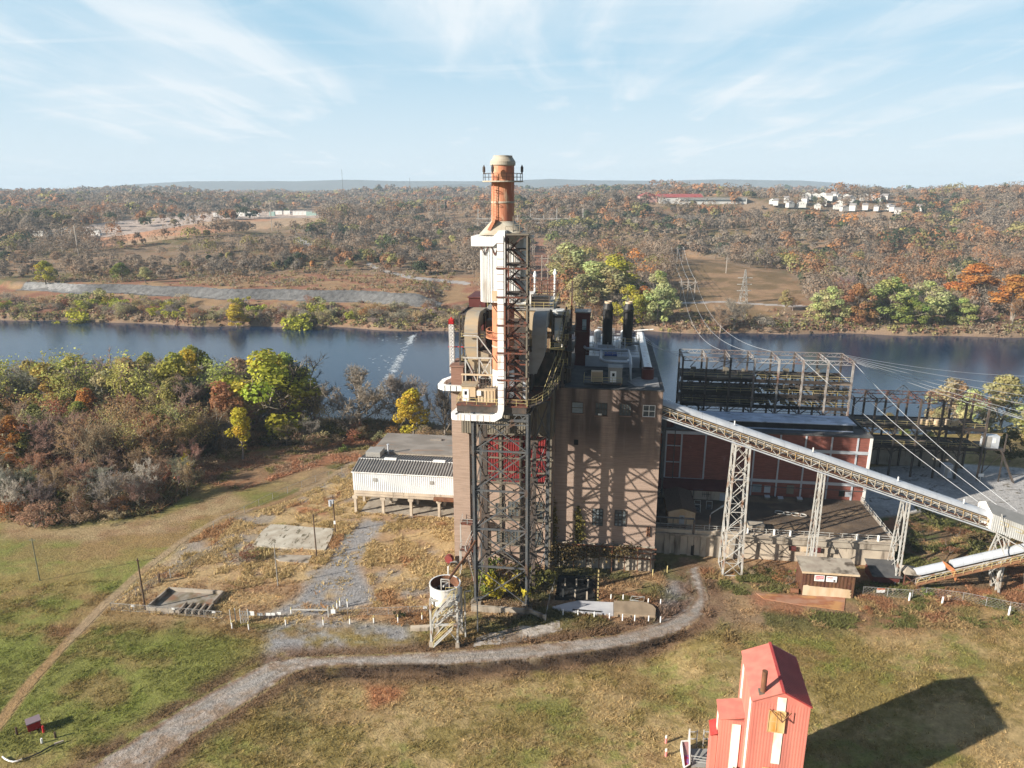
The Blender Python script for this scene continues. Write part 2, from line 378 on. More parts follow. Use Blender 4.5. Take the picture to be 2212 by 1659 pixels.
# zones on the print (2212 px) where the near ground differs
GRAVEL = [gpts(p) for p in ([(575, 1365), (640, 1335), (760, 1345), (880, 1352), (895, 1395), (780, 1402), (660, 1412), (570, 1440)],
                            [(570, 1330), (640, 1292), (665, 1262), (700, 1225), (735, 1170), (790, 1120), (835, 1128), (800, 1175), (775, 1225), (800, 1265), (815, 1300), (700, 1332)],
                            [(1380, 1370), (1500, 1330), (1490, 1255), (1450, 1250), (1420, 1330)])]
CONC = [gpts(p) for p in ([(1020, 1400), (1030, 1372), (1120, 1352), (1160, 1350), (1210, 1340), (1215, 1362), (1150, 1385)],)]
RUSTY = [gpts(p) for p in ([(1615, 1280), (1720, 1280), (1840, 1300), (1900, 1330), (1720, 1330), (1630, 1315)], [(430, 985), (640, 965), (770, 960), (770, 990), (640, 1020), (520, 1060), (430, 1040)],
                           [(0, 1116), (120, 1140), (340, 1118), (440, 1080), (500, 1060), (540, 1085), (470, 1125), (380, 1150), (200, 1172), (0, 1165)], [(640, 1085), (720, 1090), (700, 1112), (640, 1108)], [(785, 1460), (880, 1470), (860, 1500), (800, 1520)])]
WOODS = gpts([(-300, 1120), (0, 1112), (100, 1134), (330, 1112), (420, 1060), (445, 985), (560, 958), (700, 948), (800, 932), (980, 935), (1000, 860), (-300, 800)])
YARD = gpts([(235, 1315), (330, 1225), (470, 1130), (620, 1085), (780, 990), (980, 1060), (990, 1200), (1000, 1350), (700, 1350), (500, 1345)])
RIGHT = gpts([(1880, 1290), (1880, 1120), (2300, 1080), (2300, 1330), (2200, 1320), (1950, 1290)])
LOT = gpts([(1850, 1125), (1865, 1010), (2050, 1000), (2330, 1020), (2330, 1165), (2140, 1125), (1990, 1105)])
def C(*c): return np.array(c)
OLIVE, TAN, GREEN, STRAW, RUST, DIRT, GRAV, DARK = C(.235, .18, .065), C(.36, .26, .125), C(.15, .17, .038), C(.42, .3, .155), C(.27, .115, .05), C(.225, .14, .082), C(.27, .26, .255), C(.085, .055, .038)
FARBR, FARRED = C(.25, .175, .115), C(.44, .23, .135)
FIELD_L = [(200, 516), (330, 494), (440, 480), (560, 472), (650, 462), (690, 464), (690, 480), (600, 492), (500, 500), (420, 506), (330, 522), (250, 532), (195, 534)]
ROW_R = [(1446, 540), (1520, 556), (1600, 575), (1700, 592), (1745, 640), (1650, 690), (1500, 698), (1440, 680)]
ROW_M = [(1142, 515), (1172, 515), (1190, 575), (1215, 625), (1145, 640)]
HOMES = [(1420, 425), (1700, 418), (1960, 440), (1985, 480), (1850, 492), (1640, 470), (1500, 452)]
WORKS = [(120, 498), (230, 480), (470, 458), (700, 452), (700, 470), (480, 474), (240, 512), (130, 512)]
TERR_L = [(-100, 610), (60, 618), (180, 608), (420, 600), (760, 590), (960, 598), (1060, 600), (1060, 640), (960, 668), (500, 662), (80, 648), (-100, 656)]
def mixc(a, b, t): return a * (1 - t[:, None]) + b * t[:, None]
def sdpoly(x, y, poly, soft):
    d = dline(x, y, list(poly) + [poly[0]]); return sst(np.where(inpoly(x, y, poly), d, -d), -soft, soft)
def near_color(x, y):
    n0 = fbm(x / 16, y / 11, 11); n1 = fbm(x / 4.5, y / 3.2, 12); n2 = fbm(x / 1.1, y / .8, 13, 3); n3 = fbm(x / .35, y / .3, 14, 2)
    c = mixc(np.broadcast_to(OLIVE, (len(x), 3)), TAN, sst(n0 * .4 + n1 * .35 + n2 * .25, .4, .57))
    c = mixc(c, GREEN, .7 * sst(fbm(x / 7 + 40, y / 5, 15) * .5 + n1 * .22 + n2 * .28, .52, .66))
    left = sst(-x, 30, 48) * sst(y, 62, 80)
    c = mixc(c, GREEN, left * .85 * sst(n0 * .6 + n1 * .25 + n2 * .15, .38, .56))
    c = mixc(c, C(.26, .15, .08), .35 * sst(fbm(x / 9 - 7, y / 6, 16), .66, .74) + .5 * left * sst(fbm(x / 12 - 3, y / 8, 26), .57, .68))
    yd = sdpoly(x, y, YARD, 1.5)
    cy = mixc(np.broadcast_to(STRAW, (len(x), 3)), C(.33, .22, .125), sst(n1, .42, .62)); cy = mixc(cy, C(.34, .2, .11), .55 * sst(n0, .52, .68)); cy = mixc(cy, C(.26, .24, .22), .7 * sst(fbm(x / 6 + 9, y / 6, 19), .55, .7)); cy = mixc(cy, GREEN, .7 * sst(fbm(x / 5 + 3, y / 5, 18), .66, .76))
    c = mixc(c, cy, yd)
    core = sst(y, 98, 106) * (1 - sst(np.abs(x - 10), 55, 80)) * (1 - yd)
    cc = mixc(np.broadcast_to(C(.24, .165, .1), (len(x), 3)), C(.33, .22, .12), sst(n1, .4, .6)); cc = mixc(cc, C(.25, .13, .07), .8 * sst(n0, .48, .62)); cc = mixc(cc, C(.1, .11, .035), .75 * sst(fbm(x / 5 - 31, y / 4, 23), .53, .66))
    c = mixc(c, cc, core * sst(y + 4 * n0, 99, 104))
    for p in RUSTY[:2]: c = mixc(c, mixc(np.broadcast_to(C(.3, .135, .075), (len(x), 3)), C(.25, .15, .09), sst(n1, .4, .6)), .85 * sdpoly(x, y, p, 1.5))
    c = mixc(c, mixc(np.broadcast_to(C(.27, .165, .1), (len(x), 3)), C(.34, .24, .14), sst(n1, .4, .6)), .8 * sdpoly(x, y, RUSTY[2], 2.2) * sst(n0 + .5 * n1, .45, .68))
    for p in RUSTY[3:]: c = mixc(c, C(.34, .15, .075), .85 * sdpoly(x, y, p, 1.2) * sst(n1, .35, .5))
    rr = mixc(np.broadcast_to(C(.18, .12, .07), (len(x), 3)), C(.3, .14, .07), sst(n0, .45, .6)); rr = mixc(rr, C(.11, .12, .04), sst(n1, .52, .66))
    c = mixc(c, rr, sdpoly(x, y, RIGHT, 1.5))
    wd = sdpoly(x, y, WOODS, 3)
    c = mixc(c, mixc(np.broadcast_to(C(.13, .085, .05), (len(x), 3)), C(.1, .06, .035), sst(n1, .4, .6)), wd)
    g = np.zeros(len(x))
    for p in GRAVEL: g = np.maximum(g, sdpoly(x, y, p, 1.6))
    c = mixc(c, GRAV * .95, g * sst(n1 * .5 + n2 * .3 + n0 * .4, .36, .6))
    # worn road, its brown verges and the wheel track across the field
    dr = np.minimum(dline(x, y, ROAD_UP), dline(x, y, ROAD_LO)); ins = inpoly(x, y, ROAD)
    c = mixc(c, C(.16, .095, .06), .85 * (1 - sst(dr, 1.0, 4.2)) * sst(n1 + .25, .4, .7) * (~ins))
    rc = mixc(np.broadcast_to(C(.3, .275, .25), (len(x), 3)), C(.24, .165, .11), .9 * sst(n1 * .5 + n2 * .3 + n0 * .3, .5, .66)); rc = mixc(rc, C(.2, .13, .085), (1 - sst(dr + 1.4 * (n1 - .5), .3, 1.5))); rc = mixc(rc, C(.36, .34, .32), .5 * sst(n2, .5, .7)); rc = mixc(rc, C(.24, .19, .14), .45 * np.exp(-((dr - 1.9) / .35) ** 2))
    c = mixc(c, rc, ins * sst(dr, -.2, .7))
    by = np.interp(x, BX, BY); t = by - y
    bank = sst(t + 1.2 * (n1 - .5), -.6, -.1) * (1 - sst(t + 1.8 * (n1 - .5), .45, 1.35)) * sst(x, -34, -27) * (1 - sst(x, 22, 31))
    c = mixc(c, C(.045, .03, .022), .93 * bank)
    dt = dline(x, y, TRACK); w = .95 + .35 * (n1 - .5)
    c = mixc(c, mixc(np.broadcast_to(C(.33, .24, .15), (len(x), 3)), C(.31, .19, .1), sst(n0, .5, .66)), .85 * (1 - sst(dt, w * .65, w * 1.35)))
    lt = sdpoly(x, y, LOT, .8)
    crack = 1 - sst(np.abs(fbm(x / 7, y / 3.5, 55, 3) - .5), .004, .014)
    lc = mixc(np.broadcast_to(C(.46, .445, .43), (len(x), 3)), C(.38, .365, .35), sst(n0, .4, .6)); lc = mixc(lc, C(.12, .1, .07), .9 * crack)
    c = mixc(c, lc, lt)
    return c * (.8 + .4 * n2)[:, None] * (.85 + .3 * n3)[:, None]
def far_color(x, y, z):
    u, v = proj(x, y, z); n0 = fbm(x / 60, y / 60, 61); n1 = fbm(x / 14, y / 14, 62); n2 = fbm(x / 4, y / 4, 63, 3)
    c = mixc(np.broadcast_to(FARBR, (len(x), 3)), C(.15, .125, .055), sst(n0 * .5 + n1 * .5, .45, .6)); c = mixc(c, C(.25, .14, .085), .8 * sst(n1 * .6 + n2 * .4, .52, .64))
    f = inpoly(u, v, FIELD_L); c = np.where(f[:, None], mixc(np.broadcast_to(FARRED, (len(x), 3)), C(.4, .28, .18), sst(n0, .42, .6)), c)
    c = np.where(inpoly(u, v, ROW_M)[:, None], mixc(np.broadcast_to(C(.28, .14, .09), (len(x), 3)), C(.2, .12, .08), sst(n1, .4, .6)), c)
    c = np.where(inpoly(u, v, ROW_R)[:, None], mixc(np.broadcast_to(C(.3, .19, .11), (len(x), 3)), C(.17, .115, .06), sst(n1 * .7 + n2 * .3, .42, .6)), c)
    c = np.where(inpoly(u, v, WORKS)[:, None], C(.4, .32, .27) * (.7 + .6 * n2)[:, None], c)
    c = np.where((inpoly(u, v, TERR_L) & (u < 1060))[:, None], mixc(np.broadcast_to(C(.31, .2, .11), (len(x), 3)), C(.27, .13, .08), sst(n1, .42, .6)), c)
    c = np.where((dykeslope(x, y) > .03)[:, None] & (dykeslope(x, y) < .97)[:, None], C(.17, .165, .16), c)
    path = dline(u, v, [(640, 515), (672, 530), (650, 545)]) < 5; path |= dline(u, v, [(795, 570), (830, 586), (890, 600), (1010, 612)]) < 3.2; path |= dline(u, v, [(1440, 655), (1560, 652), (1690, 660), (1760, 662)]) < 1.6
    c = np.where(path[:, None], C(.38, .35, .33), c)
    d = y - y_far(x); c = mixc(c, C(.2, .14, .1), (1 - sst(d, 1.0, 3)))
    c = mixc(c, C(.25, .11, .075), .8 * sst(d, 4, 10) * (1 - sst(d, 30, 60)) * sst(n0, .45, .6))
    return c * (.75 + .5 * n2)[:, None]
# one sheet out to the horizon, finer close to the viewer
S_ = np.linspace(-1.25, 1.25, 760); Yr = 34 * np.exp(np.linspace(0, math.log(7600 / 34), 900))
SS, YY = np.meshgrid(S_, Yr); gx = (SS * (YY + 25)).ravel(); gy = YY.ravel(); gz = hgt(gx, gy)
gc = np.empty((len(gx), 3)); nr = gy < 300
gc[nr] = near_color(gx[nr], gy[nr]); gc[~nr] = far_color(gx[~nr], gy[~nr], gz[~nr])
m_ground = tintmat('ground', noise=.28, nscale=1.6, bump=.55, bscale=2.6)
ni, nj = SS.shape; idx = np.arange(ni * nj).reshape(ni, nj)
gf = np.stack([idx[:-1, :-1], idx[:-1, 1:], idx[1:, 1:], idx[1:, :-1]], -1).reshape(-1, 4)
tag(link('ground', npmesh('ground', np.stack([gx, gy, gz], 1), gf, m_ground, gc, True)), 'rolling ground of field, yard and far bank', kind='structure')
def sheet(name, poly, step, lift, rag=.5, color=None, label=None, soft=True):
    xs = [p[0] for p in poly]; ys = [p[1] for p in poly]
    X, Y = np.meshgrid(np.arange(min(xs) - 1, max(xs) + 1, step), np.arange(min(ys) - 1, max(ys) + 1, step)); x = X.ravel(); y = Y.ravel()
    d = dline(x, y, list(poly) + [poly[0]]); d = np.where(inpoly(x, y, poly), d, -d) + rag * 2 * (fbm(x / 1.3, y / 1.3, 88) - .5)
    ok = (d > 0).reshape(X.shape); id_ = np.arange(X.size).reshape(X.shape)
    q = (ok[:-1, :-1] & ok[:-1, 1:] & ok[1:, 1:] & ok[1:, :-1])
    f = np.stack([id_[:-1, :-1], id_[:-1, 1:], id_[1:, 1:], id_[1:, :-1]], -1)[q]
    use = np.unique(f); rm = -np.ones(X.size, int); rm[use] = np.arange(len(use)); f = rm[f]; x = x[use]; y = y[use]
    z = hgt(x, y) + lift; c = color(x, y) if color else near_color(x, y)
    return tag(link(name, npmesh(name, np.stack([x, y, z], 1), f, m_ground, c, True)), label, kind='structure')
sheet('gravel_road', ROAD[1:-1], .3, .05, .5, label='pale gravel road curving past the plant')
tw = []
for k, p in enumerate(TRACK):
    a = np.array(TRACK[max(k - 1, 0)]); b = np.array(TRACK[min(k + 1, len(TRACK) - 1)]); t = (b - a) / np.linalg.norm(b - a); n = np.array([-t[1], t[0]])
    tw.append((tuple(np.array(p) + n * .9), tuple(np.array(p) - n * .9)))
sheet('dirt_track', [e[0] for e in tw] + [e[1] for e in tw][::-1], .3, .04, .4, label='bare dirt wheel track across the green field')
sheet('concrete_lot', LOT, .4, .04, .2, label='cracked pale concrete lot')
def apron(x, y):
    n = fbm(x / 2.5, y / 2.5, 90)
    return mixc(np.broadcast_to(C(.42, .37, .32), (len(x), 3)), C(.2, .15, .11), sst(n, .45, .65))
for p in CONC: sheet('concrete_apron', p, .3, .05, .4, apron, 'stained concrete apron before the stack tower')
# the grey stone face of the dyke
X_, D_ = np.meshgrid(np.arange(-345, -44, .9), np.arange(-1, 17, .6)); rx = X_.ravel(); ry = y_far(rx) + 39.5 + .06 * np.clip(-rx, 0, 400) + D_.ravel(); dsl = dykeslope(rx, ry)
rz = hgt(rx, ry) + .06 + .75 * (fbm(rx / .8, ry / .8, 54, 2) - .4) * ((dsl > .02) & (dsl < .98)); id_ = np.arange(rx.size).reshape(X_.shape); okq = ((dsl > .02) & (dsl < .985)).reshape(X_.shape)
qf = np.stack([id_[:-1, :-1], id_[:-1, 1:], id_[1:, 1:], id_[1:, :-1]], -1)[okq[:-1, :-1] & okq[1:, 1:] & okq[:-1, 1:] & okq[1:, :-1]]
rcol_ = C(.13, .128, .126)[None] * (.45 + 1.1 * fbm(rx / 1.4, ry / 1.1, 65, 3))[:, None] * (1 + .9 * sst(-rx, 285, 310))[:, None]
tag(link('riprap', npmesh('riprap', np.stack([rx, ry, rz], 1), qf, m_ground, rcol_)), 'grey stone riprap face of the dyke on the far bank', kind='structure')
# ---------------------------------------------------------------- water
m_water = bpy.data.materials.new('water'); m_water.use_nodes = True; nt2 = m_water.node_tree; b = nt2.nodes['Principled BSDF']
b.inputs['Base Color'].default_value = (.004, .022, .06, 1); b.inputs['Roughness'].default_value = .1; b.inputs['IOR'].default_value = 1.33; b.inputs['Specular IOR Level'].default_value = .42
g = nt2.nodes.new('ShaderNodeNewGeometry'); mp = nt2.nodes.new('ShaderNodeMapping'); mp.inputs['Scale'].default_value = (.35, .9, 1)
n = nt2.nodes.new('ShaderNodeTexNoise'); n.inputs['Scale'].default_value = 1; n.inputs['Detail'].default_value = 5; n.inputs['Roughness'].default_value = .6
bp = nt2.nodes.new('ShaderNodeBump'); bp.inputs['Strength'].default_value = .22; bp.inputs['Distance'].default_value = .3
for a_, b_ in ((g.outputs['Position'], mp.inputs[0]), (mp.outputs[0], n.inputs['Vector']), (n.outputs['Fac'], bp.inputs['Height']), (bp.outputs[0], b.inputs['Normal'])): nt2.links.new(a_, b_)
wx = np.linspace(-640, 640, 90); wv = []
for x in wx: wv += [(x, y_near(x) - 12, -6), (x, y_far(x) + 14, -6)]
wf = [(2 * i, 2 * i + 2, 2 * i + 3, 2 * i + 1) for i in range(len(wx) - 1)]
tag(link('river', npmesh('river', np.array(wv, float), np.array(wf), m_water)), 'wide dark blue river', kind='structure')
# foam on the low weir
m_foam = mat('foam', (.75, .78, .8), (.5, .56, .6), (2, 2, 2), rough=.6)
P0 = ground(897, 722, -6); P1 = ground(825, 845, -6); fv = []; ff = []
for k in range(900):
    t = random.random() ** 1.0; p = P0 + (P1 - P0) * t; x = p[0] + random.gauss(-.5, .7 + .5 * t) ; y = p[1] + random.gauss(0, 1.2); L = random.uniform(.6, 2.0); ww = random.uniform(.12, .35)
    if random.random() < .06: x -= random.uniform(2, 18)
    if vnoise(np.array([t * 16.0]), np.array([3.0]))[0] < .42 and random.random() < .85: continue
    i = len(fv); fv += [(x - L / 2, y, -5.97), (x, y - ww, -5.96), (x + L / 2, y + random.uniform(-.2, .2), -5.97), (x, y + ww, -5.965)]; ff.append((i, i + 1, i + 2, i + 3))
tag(link('weir_foam', npmesh('weir_foam', np.array(fv), np.array(ff), m_foam)), 'white broken water along the low weir', kind='stuff')
# ---------------------------------------------------------------- mountains and air
m_mtn = mat('mountain_forest', (.07, .065, .05), (.1, .075, .05), (.01, .01, .01))
def ridge(y, pts, name, depth):
    us = np.linspace(-700, 2950, 260); top = np.interp(us, [p[0] for p in pts], [p[1] for p in pts]) + 1.6 * (fbm(us / 60, us * 0, 5) - .5)
    v = []; nu = len(us)
    for u, t in zip(us, top):
        d = ray(u, t); p = np.array([0, 0, H]) + d * (y / d[1]); h = max(p[2], 45)
        v += [(p[0] * .93, y - depth, 20), (p[0] * .97, y - depth * .45, 20 + (h - 20) * .62), (p[0], y, h), (p[0] * 1.05, y + depth, 20)]
    f = [(i * 4 + k, i * 4 + 4 + k, i * 4 + 5 + k, i * 4 + 1 + k) for i in range(nu - 1) for k in range(3)]
    tag(link(name, npmesh(name, np.array(v), np.array(f), m_mtn, None, True)), kind='structure')
ridge(7600, [(-700, 415), (0, 417), (180, 408), (300, 397), (400, 392), (560, 391), (640, 392), (740, 388), (860, 391), (980, 391), (1100, 391), (1190, 386), (1300, 390), (1450, 390), (1560, 387), (1650, 389), (1720, 390), (1800, 394), (1870, 402), (1960, 408), (2060, 404), (2210, 406), (2950, 408)], 'mountains', 700)
ridge(5800, [(-700, 420), (0, 421), (150, 414), (260, 416), (330, 418), (800, 414), (930, 400), (1010, 397), (1080, 408), (1150, 406), (1230, 397), (1330, 405), (1430, 402), (1540, 409), (1580, 401), (1640, 406), (1750, 412), (1850, 413), (2050, 405), (2212, 404), (2950, 412)], 'foothills', 500)
HZ = MB(True).box(-9000, -60, -12, 9000, 8700, 235)
m_haze = bpy.data.materials.new('haze'); m_haze.use_nodes = True; nn = m_haze.node_tree; nn.nodes.clear()
o_ = nn.nodes.new('ShaderNodeOutputMaterial'); pv = nn.nodes.new('ShaderNodeVolumePrincipled'); pv.inputs['Color'].default_value = (.68, .85, 1, 1); pv.inputs['Density'].default_value = 1.15e-4; pv.inputs['Anisotropy'].default_value = 0.0
nn.links.new(pv.outputs[0], o_.inputs['Volume'])
hzo = link('haze', HZ.mesh('haze', m_haze)); tag(hzo, kind='stuff')
# ---------------------------------------------------------------- trees
m_leaf = tintmat('foliage', useobj=True, transl=.4); m_bark = tintmat('bark', useobj=True, noise=.3, nscale=2.0); m_wood = tintmat('far_foliage', transl=.35)
def quads(P, Nn, S, asp=1.0, rng=RNG):
    """leaf clumps: one quad at each P facing Nn with half-size S"""
    n = len(P); Nn = Nn / (np.linalg.norm(Nn, axis=1, keepdims=True) + 1e-9)
    r = rng.normal(size=(n, 3)); x = np.cross(Nn, r); x /= np.linalg.norm(x, axis=1, keepdims=True) + 1e-9; y = np.cross(Nn, x)
    x = x * S[:, None]; y = y * (S * asp)[:, None]
    j = lambda: rng.uniform(.55, 1.25, (n, 1))
    V = np.stack([P - x * j() - y * j() * .4, P - y * j() + x * .3, P + x * j() + y * j() * .4, P + y * j() - x * .3], 1).reshape(-1, 3)
    return V, np.arange(4 * n).reshape(n, 4)
def cloudpts(C_, Rr, n, rng, shell=.55):
    k = rng.choice(len(C_), n, p=Rr ** 2 / (Rr ** 2).sum()); d = rng.normal(size=(n, 3)); d /= np.linalg.norm(d, axis=1, keepdims=True)
    r = rng.uniform(shell, 1, n) ** .6 * Rr[k]
    return C_[k] + d * r[:, None] * np.array([1, 1, .85]), d, k
def sticks(segs, sides=3):
    """segs: list of (p,q,r0,r1)"""
    V = []; Fq = []
    for p, q, r0, r1 in segs:
        d = q - p; L = np.linalg.norm(d)
        if L < 1e-6: continue
        d = d / L; up = np.array([0, 0, 1.]) if abs(d[2]) < .9 else np.array([1., 0, 0]); x = np.cross(d, up); x /= np.linalg.norm(x); y = np.cross(d, x); i = len(V)
        for e, r in ((p, r0), (q, r1)):
            for k in range(sides): t = 2 * math.pi * k / sides; V.append(e + r * (math.cos(t) * x + math.sin(t) * y))
        for k in range(sides): Fq.append((i + k, i + (k + 1) % sides, i + sides + (k + 1) % sides, i + sides + k))
    return np.array(V), np.array(Fq)
def limb(p, d, L, r, rng, segs, n=4, bend=.22, up=.1):
    pts = [p]
    for k in range(n):
        d = d + rng.normal(size=3) * bend; d[2] += up; d = d / np.linalg.norm(d); q = p + d * L / n
        segs.append((p, q, r * (1 - k / n * .75), r * (1 - (k + 1) / n * .75))); p = q; pts.append(p)
    return pts, d
def skeleton(h, rng, spread=.38, nl=9, start=.25, wide=1.0):
    segs = []; trunk, d = limb(np.zeros(3), np.array([0, 0, 1.]), h * .62, h * .018 + .08, rng, segs, 6, .07, .1); tips = []
    for k in range(nl):
        t = start + (1 - start) * (k + .5) / nl; i = min(int(t * 6), 5); f = t * 6 - i; p = trunk[i] * (1 - f) + trunk[i + 1] * f
        a = k * 2.4 + rng.uniform(-.4, .4); el = rng.uniform(.35, .9) + .5 * t; d0 = np.array([math.cos(a) * wide, math.sin(a) * wide, el]); d0 /= np.linalg.norm(d0)
        L = h * spread * (1.15 - .45 * t) * rng.uniform(.85, 1.2); pts, dd = limb(p, d0, L, (h * .008 + .03) * (1.2 - .5 * t), rng, segs, 4)
        for m in range(1, 5):
            for s in range(2):
                e = dd + rng.normal(size=3) * .7; e[2] += .3; e /= np.linalg.norm(e); pp, de = limb(pts[m], e, L * rng.uniform(.3, .55), h * .0032 + .012, rng, segs, 3); tips += [(pp[1], de, L), (pp[2], de, L), (pp[3], de, L)]
    pts, dd = limb(trunk[-1], np.array([0, 0, 1.]), h * .3, h * .006 + .03, rng, segs, 4); tips += [(q, dd, h * .25) for q in pts[1:]]
    return segs, tips
def bare_tree(h, seed, ntw=5, wide=1.0, tw=.045):
    rng = np.random.default_rng(seed); segs, tips = skeleton(h, rng, wide=wide, nl=11); segs = [(p, q, r0 * 1.45 + .012, r1 * 1.45 + .012) for p, q, r0, r1 in segs]
    P = []; Q = []
    for p, d, L in tips:
        for k in range(ntw):
            e = d + rng.normal(size=3) * .75; e[2] += .25; e /= np.linalg.norm(e); l = h * .05 * rng.uniform(.6, 1.8); q = p + e * l; P.append(p); Q.append(q)
            e2 = e + rng.normal(size=3) * .6; e2 /= np.linalg.norm(e2); P.append(p + e * l * .5); Q.append(p + e * l * .5 + e2 * l * .7)
    P = np.array(P); Q = np.array(Q); n = len(P); s = np.cross(Q - P, rng.normal(size=(n, 3))); s /= np.linalg.norm(s, axis=1, keepdims=True); s *= tw * h / 18
    V = np.stack([P - s, P + s, Q + s * .5, Q - s * .5], 1).reshape(-1, 3)
    c = np.repeat(rng.uniform(.75, 1.3, n), 4)[:, None] * np.ones(3)
    tv, tf = sticks(segs)
    return npmesh('bare_crown', V, np.arange(4 * n).reshape(n, 4), m_leaf, c), npmesh('bare_trunk', tv, tf, m_bark, np.ones((len(tv), 3)))
def leafy_tree(h, seed, n=3000, size=.3, wide=.3, low=.26, holes=.0, blobs=22):
    rng = np.random.default_rng(seed); segs, tips = skeleton(h, rng, spread=wide * 1.0, nl=8, start=.3)
    C_ = []; Rr = []
    for k in range(blobs):
        t = rng.uniform(0, 1); zz = low + (1 - low) * t; env = math.sin(math.pi * min(1, .18 + .8 * (1 - (2 * t - .85) ** 2 * .9 if t > .4 else t * 1.1 + .35))) if False else (1 - abs(2 * t - .8) ** 2.2 * .72)
        a = rng.uniform(0, 6.28); r = h * wide * max(.12, env) * math.sqrt(rng.uniform(.05, 1)) * .85
        C_.append((r * math.cos(a), r * math.sin(a), h * zz * .93)); Rr.append(h * rng.uniform(.06, .125))
    C_ = np.array(C_); Rr = np.array(Rr); P, d, k = cloudpts(C_, Rr, n, rng)
    Nn = d + rng.normal(size=(n, 3)) * .5 + np.array([0, 0, .35])
    V, f = quads(P, Nn, size * rng.uniform(.6, 1.35, n) * h / 18, 1, rng)
    tone = rng.uniform(.8, 1.2, (blobs, 1)) * (1 + rng.normal(size=(blobs, 3)) * .06)
    c = np.repeat(tone[k] * rng.uniform(.75, 1.25, (n, 1)), 4, 0)
    tv, tf = sticks(segs)
    return npmesh('leafy_crown', V, f, m_leaf, c), npmesh('leafy_trunk', tv, tf, m_bark, np.ones((len(tv), 3)))
def thin_tree(h, seed):
    """half-bare: twigs with a scatter of leaves"""
    rng = np.random.default_rng(seed); segs, tips = skeleton(h, rng, spread=.34, nl=10)
    T = np.array([t[0] for t in tips]); n = 1900; k = rng.integers(0, len(T), n); P = T[k] + rng.normal(size=(n, 3)) * h * .035
    V, f = quads(P, rng.normal(size=(n, 3)), .23 * rng.uniform(.5, 1.4, n) * h / 18, .7, rng); c = np.repeat(rng.uniform(.65, 1.3, (n, 1)) * np.ones(3), 4, 0)
    tv, tf = sticks(segs)
    return npmesh('thin_crown', V, f, m_leaf, c), npmesh('thin_trunk', tv, tf, m_bark, np.ones((len(tv), 3)))
def shrub_mesh(seed, n=520, tw=False):
    rng = np.random.default_rng(seed); segs = []
    for k in range(9):
        a = rng.uniform(0, 6.28); limb(np.array([.3 * math.cos(a), .3 * math.sin(a), 0]), np.array([.5 * math.cos(a), .5 * math.sin(a), 1.]), rng.uniform(2, 3.6), .05, rng, segs, 4)
    B = 9; C_ = np.stack([rng.normal(size=B) * 1.1, rng.normal(size=B) * 1.1, rng.uniform(.7, 2.6, B)], 1); Rr = rng.uniform(.6, 1.1, B)
    P, d, k = cloudpts(C_, Rr, n, rng, .3); P[:, 2] = np.abs(P[:, 2])
    V, f = quads(P, d + rng.normal(size=(n, 3)) * .7, (.16 if tw else .24) * rng.uniform(.5, 1.4, n), .35 if tw else .8, rng)
    c = np.repeat(rng.uniform(.65, 1.35, (n, 1)) * np.ones(3), 4, 0); tv, tf = sticks(segs)
    return npmesh('shrub_crown', V, f, m_leaf, c), npmesh('shrub_stems', tv, tf, m_bark, np.ones((len(tv), 3)))
PROTO = {'bare': [bare_tree(18, 100 + k, 7) for k in range(5)], 'spread': [bare_tree(18, 140 + k, 9, 1.7, .06) for k in range(2)], 'leafy': [leafy_tree(18, 200 + k) for k in range(5)],
         'broad': [leafy_tree(18, 260 + k, 4600, .29, .4, .12, blobs=38) for k in range(4)], 'thin': [thin_tree(18, 300 + k) for k in range(4)], 'narrow': [leafy_tree(18, 240 + k, 2200, .3, .17, .12, blobs=16) for k in range(2)],
         'shrub': [shrub_mesh(400 + k) for k in range(4)], 'twiggy': [shrub_mesh(440 + k, 900, True) for k in range(4)]}
NAME = {'bare': 'bare_tree', 'spread': 'bare_tree', 'leafy': 'leafy_tree', 'broad': 'leafy_tree', 'thin': 'thinning_tree', 'narrow': 'leafy_tree', 'shrub': 'shrub', 'twiggy': 'shrub'}
GREYB, BROWNB, WHITEB = (.33, .28, .225), (.38, .26, .17), (.55, .5, .42)
YELG, YEL, OLI, ORA, RUS, PALE, DKG, GRN = (.42, .4, .06), (.5, .4, .05), (.29, .26, .09), (.45, .2, .06), (.36, .18, .09), (.43, .44, .2), (.05, .065, .025), (.21, .25, .06)
PALEOL, STRAWC = (.38, .33, .16), (.44, .34, .2)
NTREE = [0]
def tree(kind, x, y, h, color, label, group=None, wide=1.0, bark=(.24, .2, .165), z=None, jit=.12):
    rnd = random.Random(NTREE[0] * 31 + 5); NTREE[0] += 1
    cm, tm = PROTO[kind][rnd.randrange(len(PROTO[kind]))]; base = 18.0 if kind not in ('shrub', 'twiggy') else 3.4; s = h / base
    e = bpy.data.objects.new(NAME[kind], None); COL.objects.link(e); e.location = (x, y, (hz1(x, y) if z is None else z) - .05 * s); e.rotation_euler = (rnd.uniform(-.04, .04), rnd.uniform(-.04, .04), rnd.uniform(0, 6.28)); e.scale = (s * wide, s * wide, s)
    e.empty_display_size = .3
    j = lambda c: tuple(max(.01, v * (1 + rnd.uniform(-jit, jit))) for v in c) + (1,)
    tag(e, label, 'shrub' if kind in ('shrub', 'twiggy') else 'tree', group)
    t = link('stems' if kind in ('shrub', 'twiggy') else 'trunk', tm, e); t.color = j(bark); c = link('crown', cm, e); c.color = j(color)
    return e
def top_h(u, vtop, y, x=None, z0=0):
    d = ray(u, vtop); return H + d[2] * (y / d[1]) - z0
def tree_px(kind, u, vtop, y, color, label, **kw):
    """a tree whose top shows at (u,vtop), standing at distance y"""
    d = ray(u, vtop); x = d[0] * y / d[1]; z = hz1(x, y); h = top_h(u, vtop, y, z0=z)
    return tree(kind, x, y, h, color, label, z=z, **kw)
